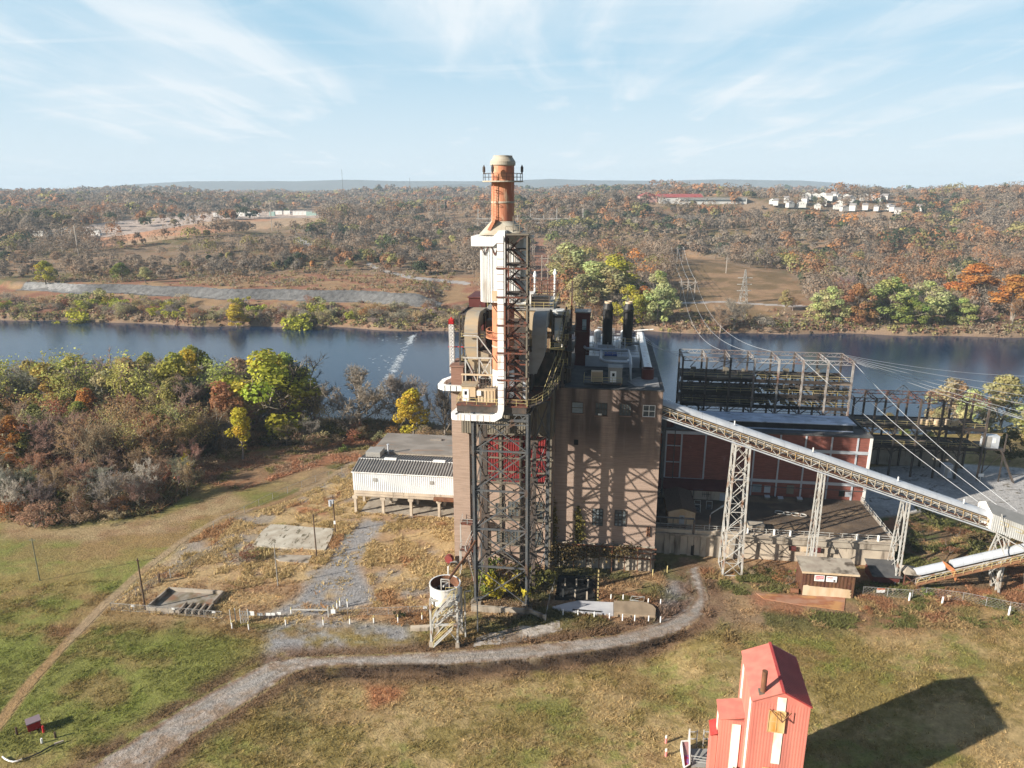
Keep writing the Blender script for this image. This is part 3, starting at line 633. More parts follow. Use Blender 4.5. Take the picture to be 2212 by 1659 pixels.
# single trees one can tell apart, near bank
for a in [('broad', 565, 752, 203, YELG, 'big bright yellow-green tree, tallest crown at the edge of the near wood', 1.5), ('leafy', 395, 757, 214, YEL, 'yellow-topped tree against the water left of the big yellow-green tree', .9),
          ('leafy', 372, 812, 196, OLI, 'olive-yellow tree between the yellow-topped tree and the orange-brown one', 1.2), ('leafy', 470, 823, 192, RUS, 'round orange-brown tree beside the big yellow-green tree', 1.1),
          ('narrow', 512, 876, 180, YEL, 'narrow yellow tree standing before the big yellow-green tree', 1.2), ('bare', 640, 766, 206, (.085, .075, .06), 'dark bare tree just right of the big yellow-green tree', 1.1),
          ('spread', 770, 784, 205, GREYB, 'wide-spreading bare grey tree against the river, left of the weir', 1.1), ('spread', 875, 790, 212, GREYB, 'bare grey tree in front of the weir foam', .95),
          ('leafy', 888, 836, 196, YEL, 'yellow-green tree below the weir, beside the low white building', 1.15), ('bare', 960, 815, 196, (.1, .085, .07), 'dark bare tree half hidden by the brick boiler house', .8),
          ('bare', 300, 992, 152, WHITEB, 'small pale whitish bare tree at the front of the near wood', .9), ('thin', 393, 982, 156, STRAWC, 'slim straw-coloured sapling at the corner of the wood', .6),
          ('leafy', 402, 968, 170, YEL, 'small yellow-leaved tree behind the straw-coloured sapling', 1.0), ('bare', 22, 1030, 146, WHITEB, 'pale leaning bare tree at the left edge of the near wood', .9), ('leafy', 22, 895, 170, ORA, 'orange-leaved tree at the left edge of the near wood', 1.0),
          ('leafy', 180, 835, 196, ORA, 'orange and yellow tree amid the brown near wood', 1.1), ('leafy', 130, 915, 178, GRN, 'small fresh green tree amid the brown near wood', 1.0)]:
    tree_px(*a[:6], wide=a[6], jit=.03)
rnd = random.Random(3)
def front_y(x):  # front edge of the wood
    return float(np.interp(x, [-140, -115, -103, -90, -82, -80, -78, -71, -53, -41, -5], [150, 146, 140, 142, 147, 165, 181, 189, 193, 198, 201]))
n = 0; placed = []
while n < 150:
    y = rnd.uniform(140, 222); x = rnd.uniform(-.79 * y, -8)
    if y < front_y(x) + 2 or y > y_near(x) - 4: continue
    if any((x - a) ** 2 + (y - b) ** 2 < 17 for a, b in placed): continue
    u, v = proj(x, y, 0.)
    if 690 < u < 1000 and y > 200: continue
    placed.append((x, y)); n += 1; t = (y - front_y(x)) / max(5, (222 - front_y(x))); r = rnd.random()
    if t > .68 and u < 660:
        k, c, h, lb = [('thin', (.46, .43, .13), 22.5, 'tall olive half-bare tree in the row along the near riverbank'), ('leafy', PALEOL, 21.5, 'pale olive leafy tree in the row along the near riverbank'), ('bare', GREYB, 21, 'bare grey tree in the row along the near riverbank'), ('leafy', (.4, .37, .09), 22, 'olive-green leafy tree in the row along the near riverbank')][0 if r < .42 else 1 if r < .52 else 2 if r < .9 else 3]
    elif t > .3 and u < 800:
        k, c, h, lb = [('thin', RUS, 14, 'rust-tinged thinning tree inside the near wood'), ('leafy', (.22, .22, .065), 13, 'dull green leafy tree inside the near wood'), ('bare', BROWNB, 14, 'bare brown tree inside the near wood'), ('thin', (.4, .34, .14), 15, 'olive thinning tree inside the near wood')][0 if r < .14 else 1 if r < .28 else 2 if r < .7 else 3]
    else:
        k, c, h, lb = [('bare', BROWNB, 8, 'low bare brown tree along the front of the near wood'), ('thin', (.22, .15, .09), 7.5, 'low straw-brown thinning tree along the front of the near wood'), ('bare', GREYB, 9, 'low bare grey tree along the front of the near wood')][0 if r < .45 else 1 if r < .7 else 2]
        if u > 690: h *= .7
    tree(k, x, y, h * rnd.uniform(.9, 1.22), c, lb, lb.split(' ', 1)[1].replace('tree', 'trees'), wide=rnd.uniform(.95, 1.35))
n = 0
while n < 95:
    y = rnd.uniform(134, 205); x = rnd.uniform(-.79 * y, -18); d = y - front_y(x)
    if d < -1 or d > 30: continue
    r = rnd.random(); n += 1
    lb, k, c = [('brown twiggy shrub in the undergrowth of the near wood', 'twiggy', BROWNB), ('rust-brown shrub in the undergrowth of the near wood', 'twiggy', RUS), ('straw-coloured shrub in the undergrowth of the near wood', 'twiggy', STRAWC), ('dull green shrub in the undergrowth of the near wood', 'shrub', (.13, .12, .04))][0 if r < .4 else 1 if r < .65 else 2 if r < .85 else 3]
    tree(k, x, y, rnd.uniform(2.2, 5.2), c, lb, 'undergrowth shrubs of the near wood', wide=rnd.uniform(1, 1.7))
# shrubs of the yard
for u, v, h, wd, c, k, lb in [(525, 1210, 2.6, 1.9, (.26, .13, .085), 'twiggy', 'large reddish-brown shrub beside the cracked slab in the yard'), (1080, 1290, 4.2, 1.0, YEL, 'shrub', 'yellow-leaved shrub between the front legs of the stack tower'), (1055, 1265, 4.6, 1.0, GRN, 'shrub', 'green shrub behind the left leg of the stack tower'),
                              (1150, 1265, 4.6, 1.1, (.14, .13, .04), 'shrub', 'dark green shrub behind the right leg of the stack tower'), (1110, 1275, 3.6, 1.1, (.33, .27, .05), 'shrub', 'yellow-green shrub in the middle of the stack tower base'), (866, 1335, 1.5, .8, DKG, 'shrub', 'small dark evergreen bush by the yard fence'),
                              (740, 972, 1.6, 1.3, GRN, 'shrub', 'bright green low bush left of the white building'), (1700, 1262, 2.0, 2.0, RUS, 'twiggy', 'brown shrub left of the rusty brown shed'), (1725, 1245, 1.8, .8, GRN, 'shrub', 'green bush growing against the left side of the brown shed'), (1660, 1235, 1.9, 2.2, (.24, .15, .08), 'twiggy', 'dry brown brush before the concrete wall'),
                              (1620, 1240, 1.5, 1.6, STRAWC, 'twiggy', 'straw-coloured brush at the foot of the first trestle'), (1870, 1320, 1.2, 1.5, RUS, 'twiggy', 'low rust-brown brush right of the brown shed'), (1600, 1190, 2.6, 1.0, (.16, .15, .05), 'shrub', 'climbing green brush around the first trestle'), (2010, 1130, 2.4, 2.0, (.14, .14, .05), 'shrub', 'olive bush on the bank beside the lot'),
                              (2060, 1160, 2.0, 2.4, (.3, .15, .08), 'twiggy', 'russet brush on the bank under the conveyor'), (2120, 1185, 2.2, 2.0, (.2, .15, .07), 'shrub', 'tawny bush on the bank near the transfer house'), (2045, 1210, 1.8, 2.2, (.32, .17, .09), 'twiggy', 'orange-brown brush low on the bank'), (2105, 1215, 1.8, 1.8, (.17, .16, .06), 'shrub', 'green-brown bush behind the rising conveyor'), (1975, 1195, 2.0, 1.6, (.1, .11, .04), 'shrub', 'dark green bush at the foot of the third trestle'),
                              (2000, 1285, 1.3, 1.4, GRN, 'shrub', 'small green bush by the wire fence'), (2180, 1210, 1.9, 1.8, (.22, .17, .07), 'shrub', 'yellowish bush beyond the rising conveyor'), (1985, 1150, 1.8, 1.5, (.25, .15, .08), 'twiggy', 'brown brush just below the lot kerb')]:
    p = ground(u, v); tree(k, p[0], p[1], h, c, lb, wide=wd, jit=.05)
# right-hand near trees behind the low switchyard
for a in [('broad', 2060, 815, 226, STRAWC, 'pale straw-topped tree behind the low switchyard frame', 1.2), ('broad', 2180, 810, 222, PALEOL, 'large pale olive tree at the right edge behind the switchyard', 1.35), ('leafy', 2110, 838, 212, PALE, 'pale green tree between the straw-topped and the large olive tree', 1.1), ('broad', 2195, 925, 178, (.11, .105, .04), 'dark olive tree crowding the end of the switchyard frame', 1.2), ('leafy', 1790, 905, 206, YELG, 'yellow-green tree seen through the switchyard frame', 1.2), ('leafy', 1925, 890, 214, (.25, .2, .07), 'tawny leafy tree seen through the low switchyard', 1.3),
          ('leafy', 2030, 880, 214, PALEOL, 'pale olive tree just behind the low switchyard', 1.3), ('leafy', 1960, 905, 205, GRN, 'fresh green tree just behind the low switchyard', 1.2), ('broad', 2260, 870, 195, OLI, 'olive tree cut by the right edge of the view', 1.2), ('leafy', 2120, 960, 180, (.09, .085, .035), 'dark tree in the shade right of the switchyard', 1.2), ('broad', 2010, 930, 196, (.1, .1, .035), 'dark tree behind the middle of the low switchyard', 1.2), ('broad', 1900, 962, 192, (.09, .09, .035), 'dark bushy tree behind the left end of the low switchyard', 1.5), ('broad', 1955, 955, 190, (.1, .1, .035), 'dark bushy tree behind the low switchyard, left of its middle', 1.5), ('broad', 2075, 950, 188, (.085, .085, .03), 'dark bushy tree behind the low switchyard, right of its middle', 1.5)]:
    tree_px(*a[:6], wide=a[6], jit=.03)
# far bank, single trees
for a in [('broad', 1425, 580, 396, PALE, 'tall pale green tree at the water edge right of the black stacks', .75), ('broad', 1365, 612, 398, YELG, 'rounded yellow-green tree left of the tall pale green one', .9), ('leafy', 1286, 560, 425, PALE, 'pale grey-green tree above the boiler house roof', 1.2), ('leafy', 1318, 572, 420, PALEOL, 'pale olive tree behind the red shaft tower', 1.2), ('leafy', 1262, 590, 412, PALEOL, 'pale straw-green tree right of the white stack jacket', 1.1),
          ('leafy', 1335, 545, 440, YELG, 'yellow tree topping the clump above the red tower', 1.2), ('leafy', 1225, 520, 480, PALE, 'round pale tree beyond the clump, right of the stack', 1.2), ('leafy', 1395, 618, 402, ORA, 'orange-brown tree between the two green ones by the stacks', .9), ('broad', 1795, 615, 396, PALE, 'pale green tree at the left end of the big waterside clump', 1.0), ('broad', 1858, 612, 392, RUS, 'russet tree in the big waterside clump', .9),
          ('broad', 1935, 598, 397, (.33, .37, .13), 'broad green tree in the middle of the waterside clump', 1.15), ('broad', 2010, 603, 396, PALE, 'tall pale green tree in the waterside clump', 1.1), ('broad', 2085, 640, 390, (.34, .37, .13), 'green tree at the right of the waterside clump', 1.2), ('broad', 1975, 640, 386, GRN, 'fresh green tree at the front of the waterside clump', 1.1), ('leafy', 2120, 565, 425, ORA, 'orange sycamore above the waterside clump', 1.3), ('leafy', 2205, 590, 400, ORA, 'orange tree at the right edge of the far bank', 1.3),
          ('bare', 1590, 640, 388, GREYB, 'bare grey tree on the far bank below the power line', 1.2), ('bare', 1560, 660, 386, BROWNB, 'bare brown tree at the water below the power line', 1.1), ('twiggy', 1660, 680, 386, GREYB, 'grey bush on the far bank right of the bare trees', 1.3), ('leafy', 505, 655, 405, YEL, 'plump yellow-green tree at the water under the grey riprap', 1.2), ('shrub', 160, 672, 420, YELG, 'yellow-green bush at the far water edge', 1.2), ('shrub', 650, 668, 402, YELG, 'bright green bush at the far water edge', 1.0), ('leafy', 90, 562, 500, YELG, 'bright green tree standing alone left of the riprap', 1.1), ('leafy', 258, 566, 508, GRN, 'fresh green tree behind the riprap', 1.3), ('leafy', 310, 576, 500, PALE, 'pale green tree behind the riprap', 1.2)]:
    tree_px(*a[:6], wide=a[6] * 1.4, jit=.03)
n = 0
while n < 130:  # brush along the left far shore
    x = rnd.uniform(-345, -8); d = rnd.uniform(3.5, 36); y = y_far(np.array([x]))[0] + d; r = rnd.random(); n += 1
    k, c, lb = [('twiggy', STRAWC, 'straw-coloured brush on the far shore under the riprap'), ('twiggy', GREYB, 'grey twiggy brush on the far shore under the riprap'), ('shrub', PALEOL, 'pale olive bush on the far shore under the riprap'), ('twiggy', RUS, 'russet brush on the far shore under the riprap'), ('shrub', YELG, 'yellow-green bush on the far shore under the riprap')][0 if r < .3 else 1 if r < .6 else 2 if r < .78 else 3 if r < .9 else 4]
    tree(k, x, y, rnd.uniform(4, 8.5), c, lb, lb.split(' ', 1)[1], wide=rnd.uniform(.9, 1.5))
n = 0
while n < 75:  # right far bank
    x = rnd.uniform(45, 330); d = rnd.uniform(8, 75); y = y_far(np.array([x]))[0] + d; u, v = proj(x, y, 0.); r = rnd.random()
    if inpoly(np.array([u]), np.array([v]), ROW_R)[0] or 1440 < u < 1760 and r < .7: continue
    n += 1; k, c, h, lb = [('bare', GREYB, 14, 'bare grey tree on the right far bank'), ('bare', BROWNB, 13, 'bare brown tree on the right far bank'), ('leafy', PALEOL, 15, 'pale olive leafy tree on the right far bank'), ('thin', RUS, 14, 'russet thinning tree on the right far bank')][0 if r < .35 else 1 if r < .6 else 2 if r < .8 else 3]
    tree(k, x, y, h * rnd.uniform(.75, 1.3), c, lb, lb.split(' ', 1)[1].replace('tree', 'trees'), wide=rnd.uniform(1, 1.4))
# ---------------------------------------------------------------- the far woods: one mass nobody could count
FT = {'bare': C(.27, .215, .165), 'brown': C(.29, .2, .135), 'rust': C(.36, .19, .1), 'orange': C(.48, .225, .08), 'olive': C(.28, .245, .1), 'yellow': C(.38, .34, .12), 'green': C(.17, .19, .065), 'dark': C(.075, .09, .05)}
FTK = list(FT); FTC = np.array([FT[k] for k in FTK])
def far_wood(name, y0, y1, spacing, nq, qs, seed, trunks, label):
    rng = np.random.default_rng(seed); area = 1.8 * (y1 * y1 - y0 * y0) / 2; n = int(area / spacing)
    y = np.sqrt(rng.uniform(y0 * y0, y1 * y1, n)); x = rng.uniform(-.9, .9, n) * y; z = hgt(x, y); u, v = proj(x, y, z); d = y - y_far(x)
    ok = d > 30; ok &= rng.random(n) < .25 + .75 * sst(fbm(x / 75 - 8, y / 55, 99), .33, .47)
    ut, vt = proj(x, y, z + 15)
    for P_ in (FIELD_L, ROW_R, ROW_M): ok &= ~inpoly(u, v, P_) & ~(inpoly(ut, vt, P_) & (rng.random(n) < .9))
    ok &= ~(inpoly(u, v, TERR_L) & (u < 1060)); ok &= ~((u < 1000) & (v > 640)); ok &= ~((u < 1060) & (d < 62))
    th = fbm(x / 90 + 3, y / 90, 91); ok &= ~(inpoly(u, v, HOMES) & (rng.random(n) < .75)); ok &= ~(inpoly(u, v, WORKS) & (rng.random(n) < .93))
    # scrubby belt behind the riprap
    scrub = (u < 1000) & (v > 520) & (rng.random(n) < .38); ok &= ~scrub
    x, y, z, u, v, th = (e[ok] for e in (x, y, z, u, v, th)); n = len(x)
    g = fbm(x / 130, y / 130, 95); g2 = fbm(x / 45, y / 45, 97); r = np.clip(.5 + (fbm(x / 42, y / 34, 121, 3) - .5) * 1.9 + (rng.random(n) - .5) * .62, 0, .999); rt = sst(u, 900, 1700); far = sst(y, 900, 1700)
    p = np.stack([.46 + .14 * (1 - rt), .30 + 0 * rt, .04 + .26 * sst(g, .5, .6) + .04 * far, .003 + .09 * rt * sst(g2, .57, .66), .03 + .32 * sst(fbm(x / 60 + 9, y / 40, 105), .56, .66), .012 + .01 * rt, .012 + .06 * sst(g2, .54, .66), .015 + .22 * sst(fbm(x / 70, y / 45 + 5, 107), .6, .68)], 1)
    p /= p.sum(1, keepdims=True); t = (r[:, None] > np.cumsum(p, 1)).sum(1).clip(0, 7)
    h = rng.gamma(9, 1.5, n).clip(6, 23) * (.75 + .5 * fbm(x / 60, y / 60, 101)) * np.where((u < 1000) & (v > 560), .62, 1) * np.where(t >= 6, .9, 1); w_ = h * rng.uniform(.3, .56, n) * np.where(y > 1200, 1.35, 1)
    col = FTC[t] * rng.uniform(.87, 1.15, (n, 1)) * (1 + (fbm(x / 110, y / 80, 103) - .5)[:, None] * np.array([.5, .3, .1]))
    nqs = nq; tot = n * nqs; ti = np.repeat(np.arange(n), nqs)
    dd = rng.normal(size=(tot, 3)); dd /= np.linalg.norm(dd, axis=1, keepdims=True); dd[:, 2] = np.where(rng.random(tot) < .75, np.abs(dd[:, 2]), dd[:, 2])
    rr = rng.uniform(.45, 1, tot) ** .5; lob = 1 + .25 * np.sin(3 * np.arctan2(dd[:, 1], dd[:, 0]) + ti * 1.7)
    P = np.stack([x[ti] + dd[:, 0] * rr * w_[ti] * lob, y[ti] + dd[:, 1] * rr * w_[ti] * lob, z[ti] + h[ti] * (.56 + .42 * dd[:, 2] * rr)], 1)
    bare = t[ti] < 2; S = qs * rng.uniform(.6, 1.4, tot) * np.where(bare, 1.1, 1.05)
    V, f = quads(P, dd + rng.normal(size=(tot, 3)) * .4 + np.array([0, 0, .35]), S, np.where(bare, .45, 1.0), rng)
    c = np.repeat(col[ti] * rng.uniform(.82, 1.18, (tot, 1)), 4, 0)
    if trunks:
        m = rng.random(n) < .5; xi, yi, zi, hi = x[m], y[m], z[m], h[m]; k = len(xi); ww = rng.uniform(.12, .28, k)
        lx = rng.normal(size=k) * 1.2; T = np.stack([np.stack([xi - ww, yi, zi], 1), np.stack([xi + ww, yi, zi], 1), np.stack([xi + lx + ww * .4, yi, zi + hi * .8], 1), np.stack([xi + lx - ww * .4, yi, zi + hi * .8], 1)], 1).reshape(-1, 3)
        f = np.vstack([f, np.arange(4 * k).reshape(k, 4) + len(V)]); V = np.vstack([V, T]); c = np.vstack([c, np.repeat(np.where(rng.random((k, 1)) < .35, C(.33, .29, .25)[None], C(.13, .105, .085)[None]), 4, 0)])
    tag(link(name, npmesh(name, V, f, m_wood, c)), label, kind='stuff')
far_wood('woodland', 405, 700, 78, 200, .7, 1, True, 'autumn woodland on the far bank')
far_wood('woodland', 700, 1250, 115, 95, 1.25, 2, True, 'autumn woodland on the rising ground')
far_wood('woodland', 1250, 2300, 170, 22, 2.8, 3, False, 'distant autumn woodland')
far_wood('woodland', 2300, 4600, 420, 10, 6.0, 4, False, 'hazy woodland on the skyline')
def bank_brush(n, seed):
    rng = np.random.default_rng(seed); x = rng.uniform(-470, 470, n); d = 1 + rng.gamma(1.6, 7, n); y = y_far(x) + d; z = hgt(x, y); u, v = proj(x, y, z); ok = (d < 60) & ~(dykeslope(x, y) > .03) & ((fbm(x / 16, y / 9, 111) > .36) | (d < 6)); x, y, z = x[ok], y[ok], z[ok]; n = len(x)
    g = fbm(x / 26, y / 20, 113); r = rng.random(n); P4 = np.array([(.34, .26, .18), (.27, .15, .1), (.33, .3, .12), (.2, .17, .13), (.17, .19, .07)]); t = np.clip((g * 5.2 - .6 + rng.normal(size=n) * .9).astype(int), 0, 4); h = rng.uniform(1.2, 4.2, n); k = 26; ti = np.repeat(np.arange(n), k); dd = rng.normal(size=(n * k, 3)); dd /= np.linalg.norm(dd, axis=1, keepdims=True); dd[:, 2] = np.abs(dd[:, 2]); rr = rng.uniform(.4, 1, n * k)
    P = np.stack([x[ti] + dd[:, 0] * rr * h[ti] * .75, y[ti] + dd[:, 1] * rr * h[ti] * .75, z[ti] + dd[:, 2] * rr * h[ti]], 1); V, f = quads(P, dd + rng.normal(size=P.shape) * .5 + np.array([0, 0, .3]), .42 * rng.uniform(.5, 1.5, n * k), 1, rng)
    tag(link('bank_brush', npmesh('bank_brush', V, f, m_wood, np.repeat(P4[t][ti] * rng.uniform(.7, 1.3, (n * k, 1)), 4, 0))), 'low autumn brush along the far river bank', kind='stuff')
bank_brush(3600, 21)
def terrace_scrub(n, seed):
    rng = np.random.default_rng(seed); x = rng.uniform(-420, 0, n); d = rng.uniform(54, 190, n); y = y_far(x) + d; ok = (dykeslope(x, y) > .985) & (fbm(x / 22, y / 14, 131) + .25 * rng.random(n) > .58); x, y = x[ok], y[ok]; z = hgt(x, y); n = len(x)
    g = fbm(x / 20, y / 16, 133); P4 = np.array([(.36, .28, .18), (.32, .2, .12), (.28, .25, .11), (.3, .25, .2)]); t = np.clip((g * 4.4 - .6 + rng.normal(size=n) * .8).astype(int), 0, 3); h = rng.uniform(.8, 3.6, n); k = 22; ti = np.repeat(np.arange(n), k); dd = rng.normal(size=(n * k, 3)); dd /= np.linalg.norm(dd, axis=1, keepdims=True); dd[:, 2] = np.abs(dd[:, 2]); rr = rng.uniform(.4, 1, n * k)
    P = np.stack([x[ti] + dd[:, 0] * rr * h[ti] * .8, y[ti] + dd[:, 1] * rr * h[ti] * .8, z[ti] + dd[:, 2] * rr * h[ti]], 1); V, f = quads(P, dd + rng.normal(size=P.shape) * .5 + np.array([0, 0, .3]), .4 * rng.uniform(.5, 1.5, n * k), 1, rng)
    tag(link('terrace_brush', npmesh('terrace_brush', V, f, m_wood, np.repeat(P4[t][ti] * rng.uniform(.7, 1.3, (n * k, 1)), 4, 0))), 'thin brown scrub on the terrace above the riprap', kind='stuff')
terrace_scrub(4200, 23)

# ---------------------------------------------------------------- materials of the plant
m_tan = mat('tan_brick', (.38, .275, .215), (.3, .215, .165), (.5, .5, 9), lo=.4, hi=.62, c3=(.2, .13, .1), scale3=(.3, .3, .035), lo3=.54, hi3=.7, bump=.3, bscale=14)
m_soot_shade = mat('soot_shade_brick', (.37, .272, .215), (.29, .21, .165), (.5, .5, 9), lo=.4, hi=.62, c3=(.06, .043, .038), scale3=(.36, .36, .045), lo3=.3, hi3=.56, bump=.3, bscale=14)
def soot_and_shade(m):
    # sooty streaks under the old windows, plus shade painted over the upper wall
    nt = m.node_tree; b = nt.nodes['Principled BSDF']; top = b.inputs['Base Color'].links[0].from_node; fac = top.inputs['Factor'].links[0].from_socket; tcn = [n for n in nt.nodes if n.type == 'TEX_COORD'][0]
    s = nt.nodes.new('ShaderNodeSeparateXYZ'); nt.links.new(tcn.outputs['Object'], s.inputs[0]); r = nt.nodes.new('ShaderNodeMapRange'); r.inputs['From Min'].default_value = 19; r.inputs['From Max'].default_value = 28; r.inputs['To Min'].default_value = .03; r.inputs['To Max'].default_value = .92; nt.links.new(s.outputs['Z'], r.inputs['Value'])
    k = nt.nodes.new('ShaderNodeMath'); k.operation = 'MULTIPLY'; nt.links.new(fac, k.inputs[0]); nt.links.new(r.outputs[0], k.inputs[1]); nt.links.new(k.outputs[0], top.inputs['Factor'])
soot_and_shade(m_soot_shade)
m_tanlow = mat('soiled_brick', (.26, .17, .13), (.18, .11, .08), (.5, .5, 7), c3=(.07, .05, .04), scale3=(.5, .5, .12), lo3=.52, hi3=.66)
m_brown = mat('brown_brick', (.2, .105, .075), (.26, .15, .11), (.6, .6, 8), bump=.2)
m_red = mat('red_brick', (.24, .085, .062), (.17, .06, .046), (.7, .7, 8), lo=.4, hi=.6, c3=(.3, .16, .13), scale3=(.5, .5, .3), lo3=.66, hi3=.8, bump=.25, bscale=14)
m_conc = mat('concrete', (.4, .35, .28), (.3, .25, .2), (.6, .6, .6), c3=(.09, .07, .05), scale3=(.5, .5, .12), lo3=.54, hi3=.68, bump=.2)
m_concw = mat('pale_concrete', (.52, .44, .34), (.4, .33, .26), (.4, .4, .4), c3=(.16, .13, .1), scale3=(.9, .9, .15), lo3=.56, hi3=.7)
m_slab = mat('weathered_slab', (.5, .46, .38), (.36, .31, .24), (.5, .5, .5), c3=(.13, .11, .07), scale3=(1.2, .5, 1), lo3=.57, hi3=.66)
m_steel = mat('grey_steel', (.062, .07, .08), (.11, .11, .108), (1, 1, .5), rough=.6, c3=(.12, .075, .05), scale3=(.4, .4, .3), lo3=.55, hi3=.7)
m_dsteel = mat('dark_steel', (.05, .045, .042), (.1, .075, .06), (1, 1, .6), rough=.65)
m_rsteel = mat('rusty_steel', (.16, .055, .035), (.075, .055, .045), (1, 1, .25), rough=.7, lo=.42, hi=.6)
m_psteel = mat('pale_steel', (.44, .435, .41), (.3, .25, .2), (1.2, 1.2, .6), rough=.55, lo=.48, hi=.7, c3=(.26, .13, .07), scale3=(.9, .9, .5), lo3=.58, hi3=.72)
m_ysteel = mat('yellowed_rail', (.55, .46, .2), (.42, .32, .16), (1, 1, 1), rough=.6)
m_white = mat('white_sheet', (.7, .7, .68), (.56, .53, .48), (.7, .7, .2), rough=.5, lo=.46, hi=.72, c3=(.4, .29, .2), scale3=(1.1, 1.1, .18), lo3=.58, hi3=.82)
m_whiter = mat('white_paint', (.8, .8, .78), (.7, .68, .64), (.6, .6, .3), rough=.5, lo=.5, hi=.8, c3=(.42, .27, .16), scale3=(1.3, 1.3, .2), lo3=.56, hi3=.8)
m_orange = mat('faded_red_paint', (.4, .135, .08), (.5, .23, .12), (.5, .5, .3), rough=.7, c3=(.6, .42, .28), scale3=(1.6, 1.6, .35), lo3=.56, hi3=.75)
m_cap = mat('grey_cap', (.42, .39, .32), (.36, .3, .22), (.5, .5, 1.5), rough=.7)
m_fan = mat('buff_duct', (.36, .27, .17), (.28, .25, .2), (.35, .35, .9), rough=.6, lo=.4, hi=.66)
m_grey = mat('grey_duct', (.32, .31, .29), (.26, .25, .23), (.4, .4, .8), rough=.6)
m_clad = mat('grey_cladding', (.19, .165, .125), (.14, .12, .095), (.6, .6, .3), rough=.65)
m_redclad = mat('red_cladding', (.21, .026, .026), (.14, .02, .02), (.9, .9, .3), rough=.6, lo=.4, hi=.66)
m_maroon = mat('maroon_sheet', (.09, .022, .02), (.12, .035, .03), (.5, .5, .5), rough=.6)
m_pent = mat('rust_streaked_sheet', (.42, .33, .22), (.28, .15, .07), (1.3, 1.3, .08), rough=.7, lo=.48, hi=.66, c3=(.12, .07, .04), scale3=(.8, .8, .1), lo3=.56, hi3=.72)
m_roof = mat('roof_felt', (.07, .07, .072), (.11, .105, .1), (.5, .5, .5), rough=.9, c3=(.035, .035, .035), scale3=(.2, .2, 1), lo3=.52, hi3=.62)
m_paved = mat('roof_paving', (.3, .29, .28), (.22, .21, .2), (.8, .8, .8), rough=.9)
m_black = mat('black_sheet', (.014, .014, .015), (.03, .028, .027), (.6, .6, .3), rough=.5)
m_dark = mat('dark_opening', (.012, .012, .012), rough=.9)
m_glass = mat('dusty_glass', (.05, .06, .065), (.11, .125, .13), (1.2, 1.2, 1.2), rough=.25)
m_blind = mat('blue_grey_pane', (.25, .29, .31), (.17, .2, .22), (.7, .7, 1.5), rough=.35)
m_cream = mat('cream_sheet', (.6, .48, .34), (.5, .36, .22), (.8, .8, .2), rough=.6)
m_alu = mat('pale_blue_sheet', (.46, .485, .52), (.38, .4, .43), (.5, .5, .5), rough=.35, spec=.5)
m_mred = mat('mast_red', (.55, .03, .03)); m_mwhite = mat('mast_white', (.78, .76, .74))
m_rust = mat('rust', (.2, .09, .045), (.13, .06, .035), (1, 1, 1), rough=.8)
m_blue = mat('blue_tarp', (.03, .06, .2), (.04, .08, .25))
m_cable = mat('cable', (.45, .46, .47), rough=.4)
m_timber = mat('weathered_timber', (.12, .08, .055), (.08, .05, .035), (3, 3, .4))
def V3(*a): return np.array(a, float)
def corner_bars(x0, y0, x1, y1): return [(x0, y0), (x1, y0), (x1, y1), (x0, y1)]
# ---------------------------------------------------------------- boiler house
BH = Thing('boiler_house', 'tan brick boiler house with grey and red sheet front behind the steel tower', 'building', (-1, 10, 0))
BH.part('brick_pier', MB().box(-11.6, 3, 0, -8.4, 30, 35.9), m_tan)
BH.part('brown_turret', MB().box(-11.55, 3.1, 35.9, -9.3, 9, 39.3).box(-11.75, 2.9, 39.3, -9.15, 9.2, 39.55), m_brown)
BH.part('front_wall', MB().box(-8.4, 3.6, 0, 7.3, 30, 27), m_tan)
rc = MB()
for a0, a1 in ((-5.1, -3.0), (-2.2, .9), (1.5, 2.0), (2.5, 6.2)): rc.corr((a0, 3.5), (a1, 3.5), 17.2, 26.8, .42, .09)
BH.part('red_sheeting', rc, m_redclad)
gb = MB().box(-9.6, 2.1, 27.2, 7.25, 30, 36); gb.corr((-9.6, 2.05), (7.2, 2.05), 27.2, 36, .45, .08)
BH.part('grey_sheeting', gb, m_clad)
cols = MB()
for a in (-5.6, -2.6, 1.2, 2.3, 6.7): cols.box(a - .22, 3.2, 0, a + .22, 3.55, 27.2)
for z in (9.6, 17.1, 22, 26.9): cols.box(-8.3, 3.25, z, 7.2, 3.5, z + .3)
BH.part('wall_steel', cols, m_clad)
for a, z, w_, h_ in ((-7.9, 11, 1.6, 3.6), (-3.6, 9.5, 1.7, 3.4), (-1.2, 10, 2, 3.4), (3.4, 10, 2, 3.6), (-3.4, 4.4, 2.2, 3.2), (3.0, 4.6, 2.2, 3), (-1, 4.2, 1.8, 3)):
    wn = BH.part('window', MB().box(a, 3.52, z, a + w_, 3.58, z + h_), m_glass)
    fr = MB()
    for k in range(4): fr.box(a - .06 + (w_) * k / 3, 3.44, z, a + .06 + w_ * k / 3, 3.51, z + h_)
    for k in range(4): fr.box(a, 3.45, z - .04 + h_ * k / 3, a + w_, 3.505, z + .04 + h_ * k / 3)
    BH.part('frame', fr, m_clad, wn)
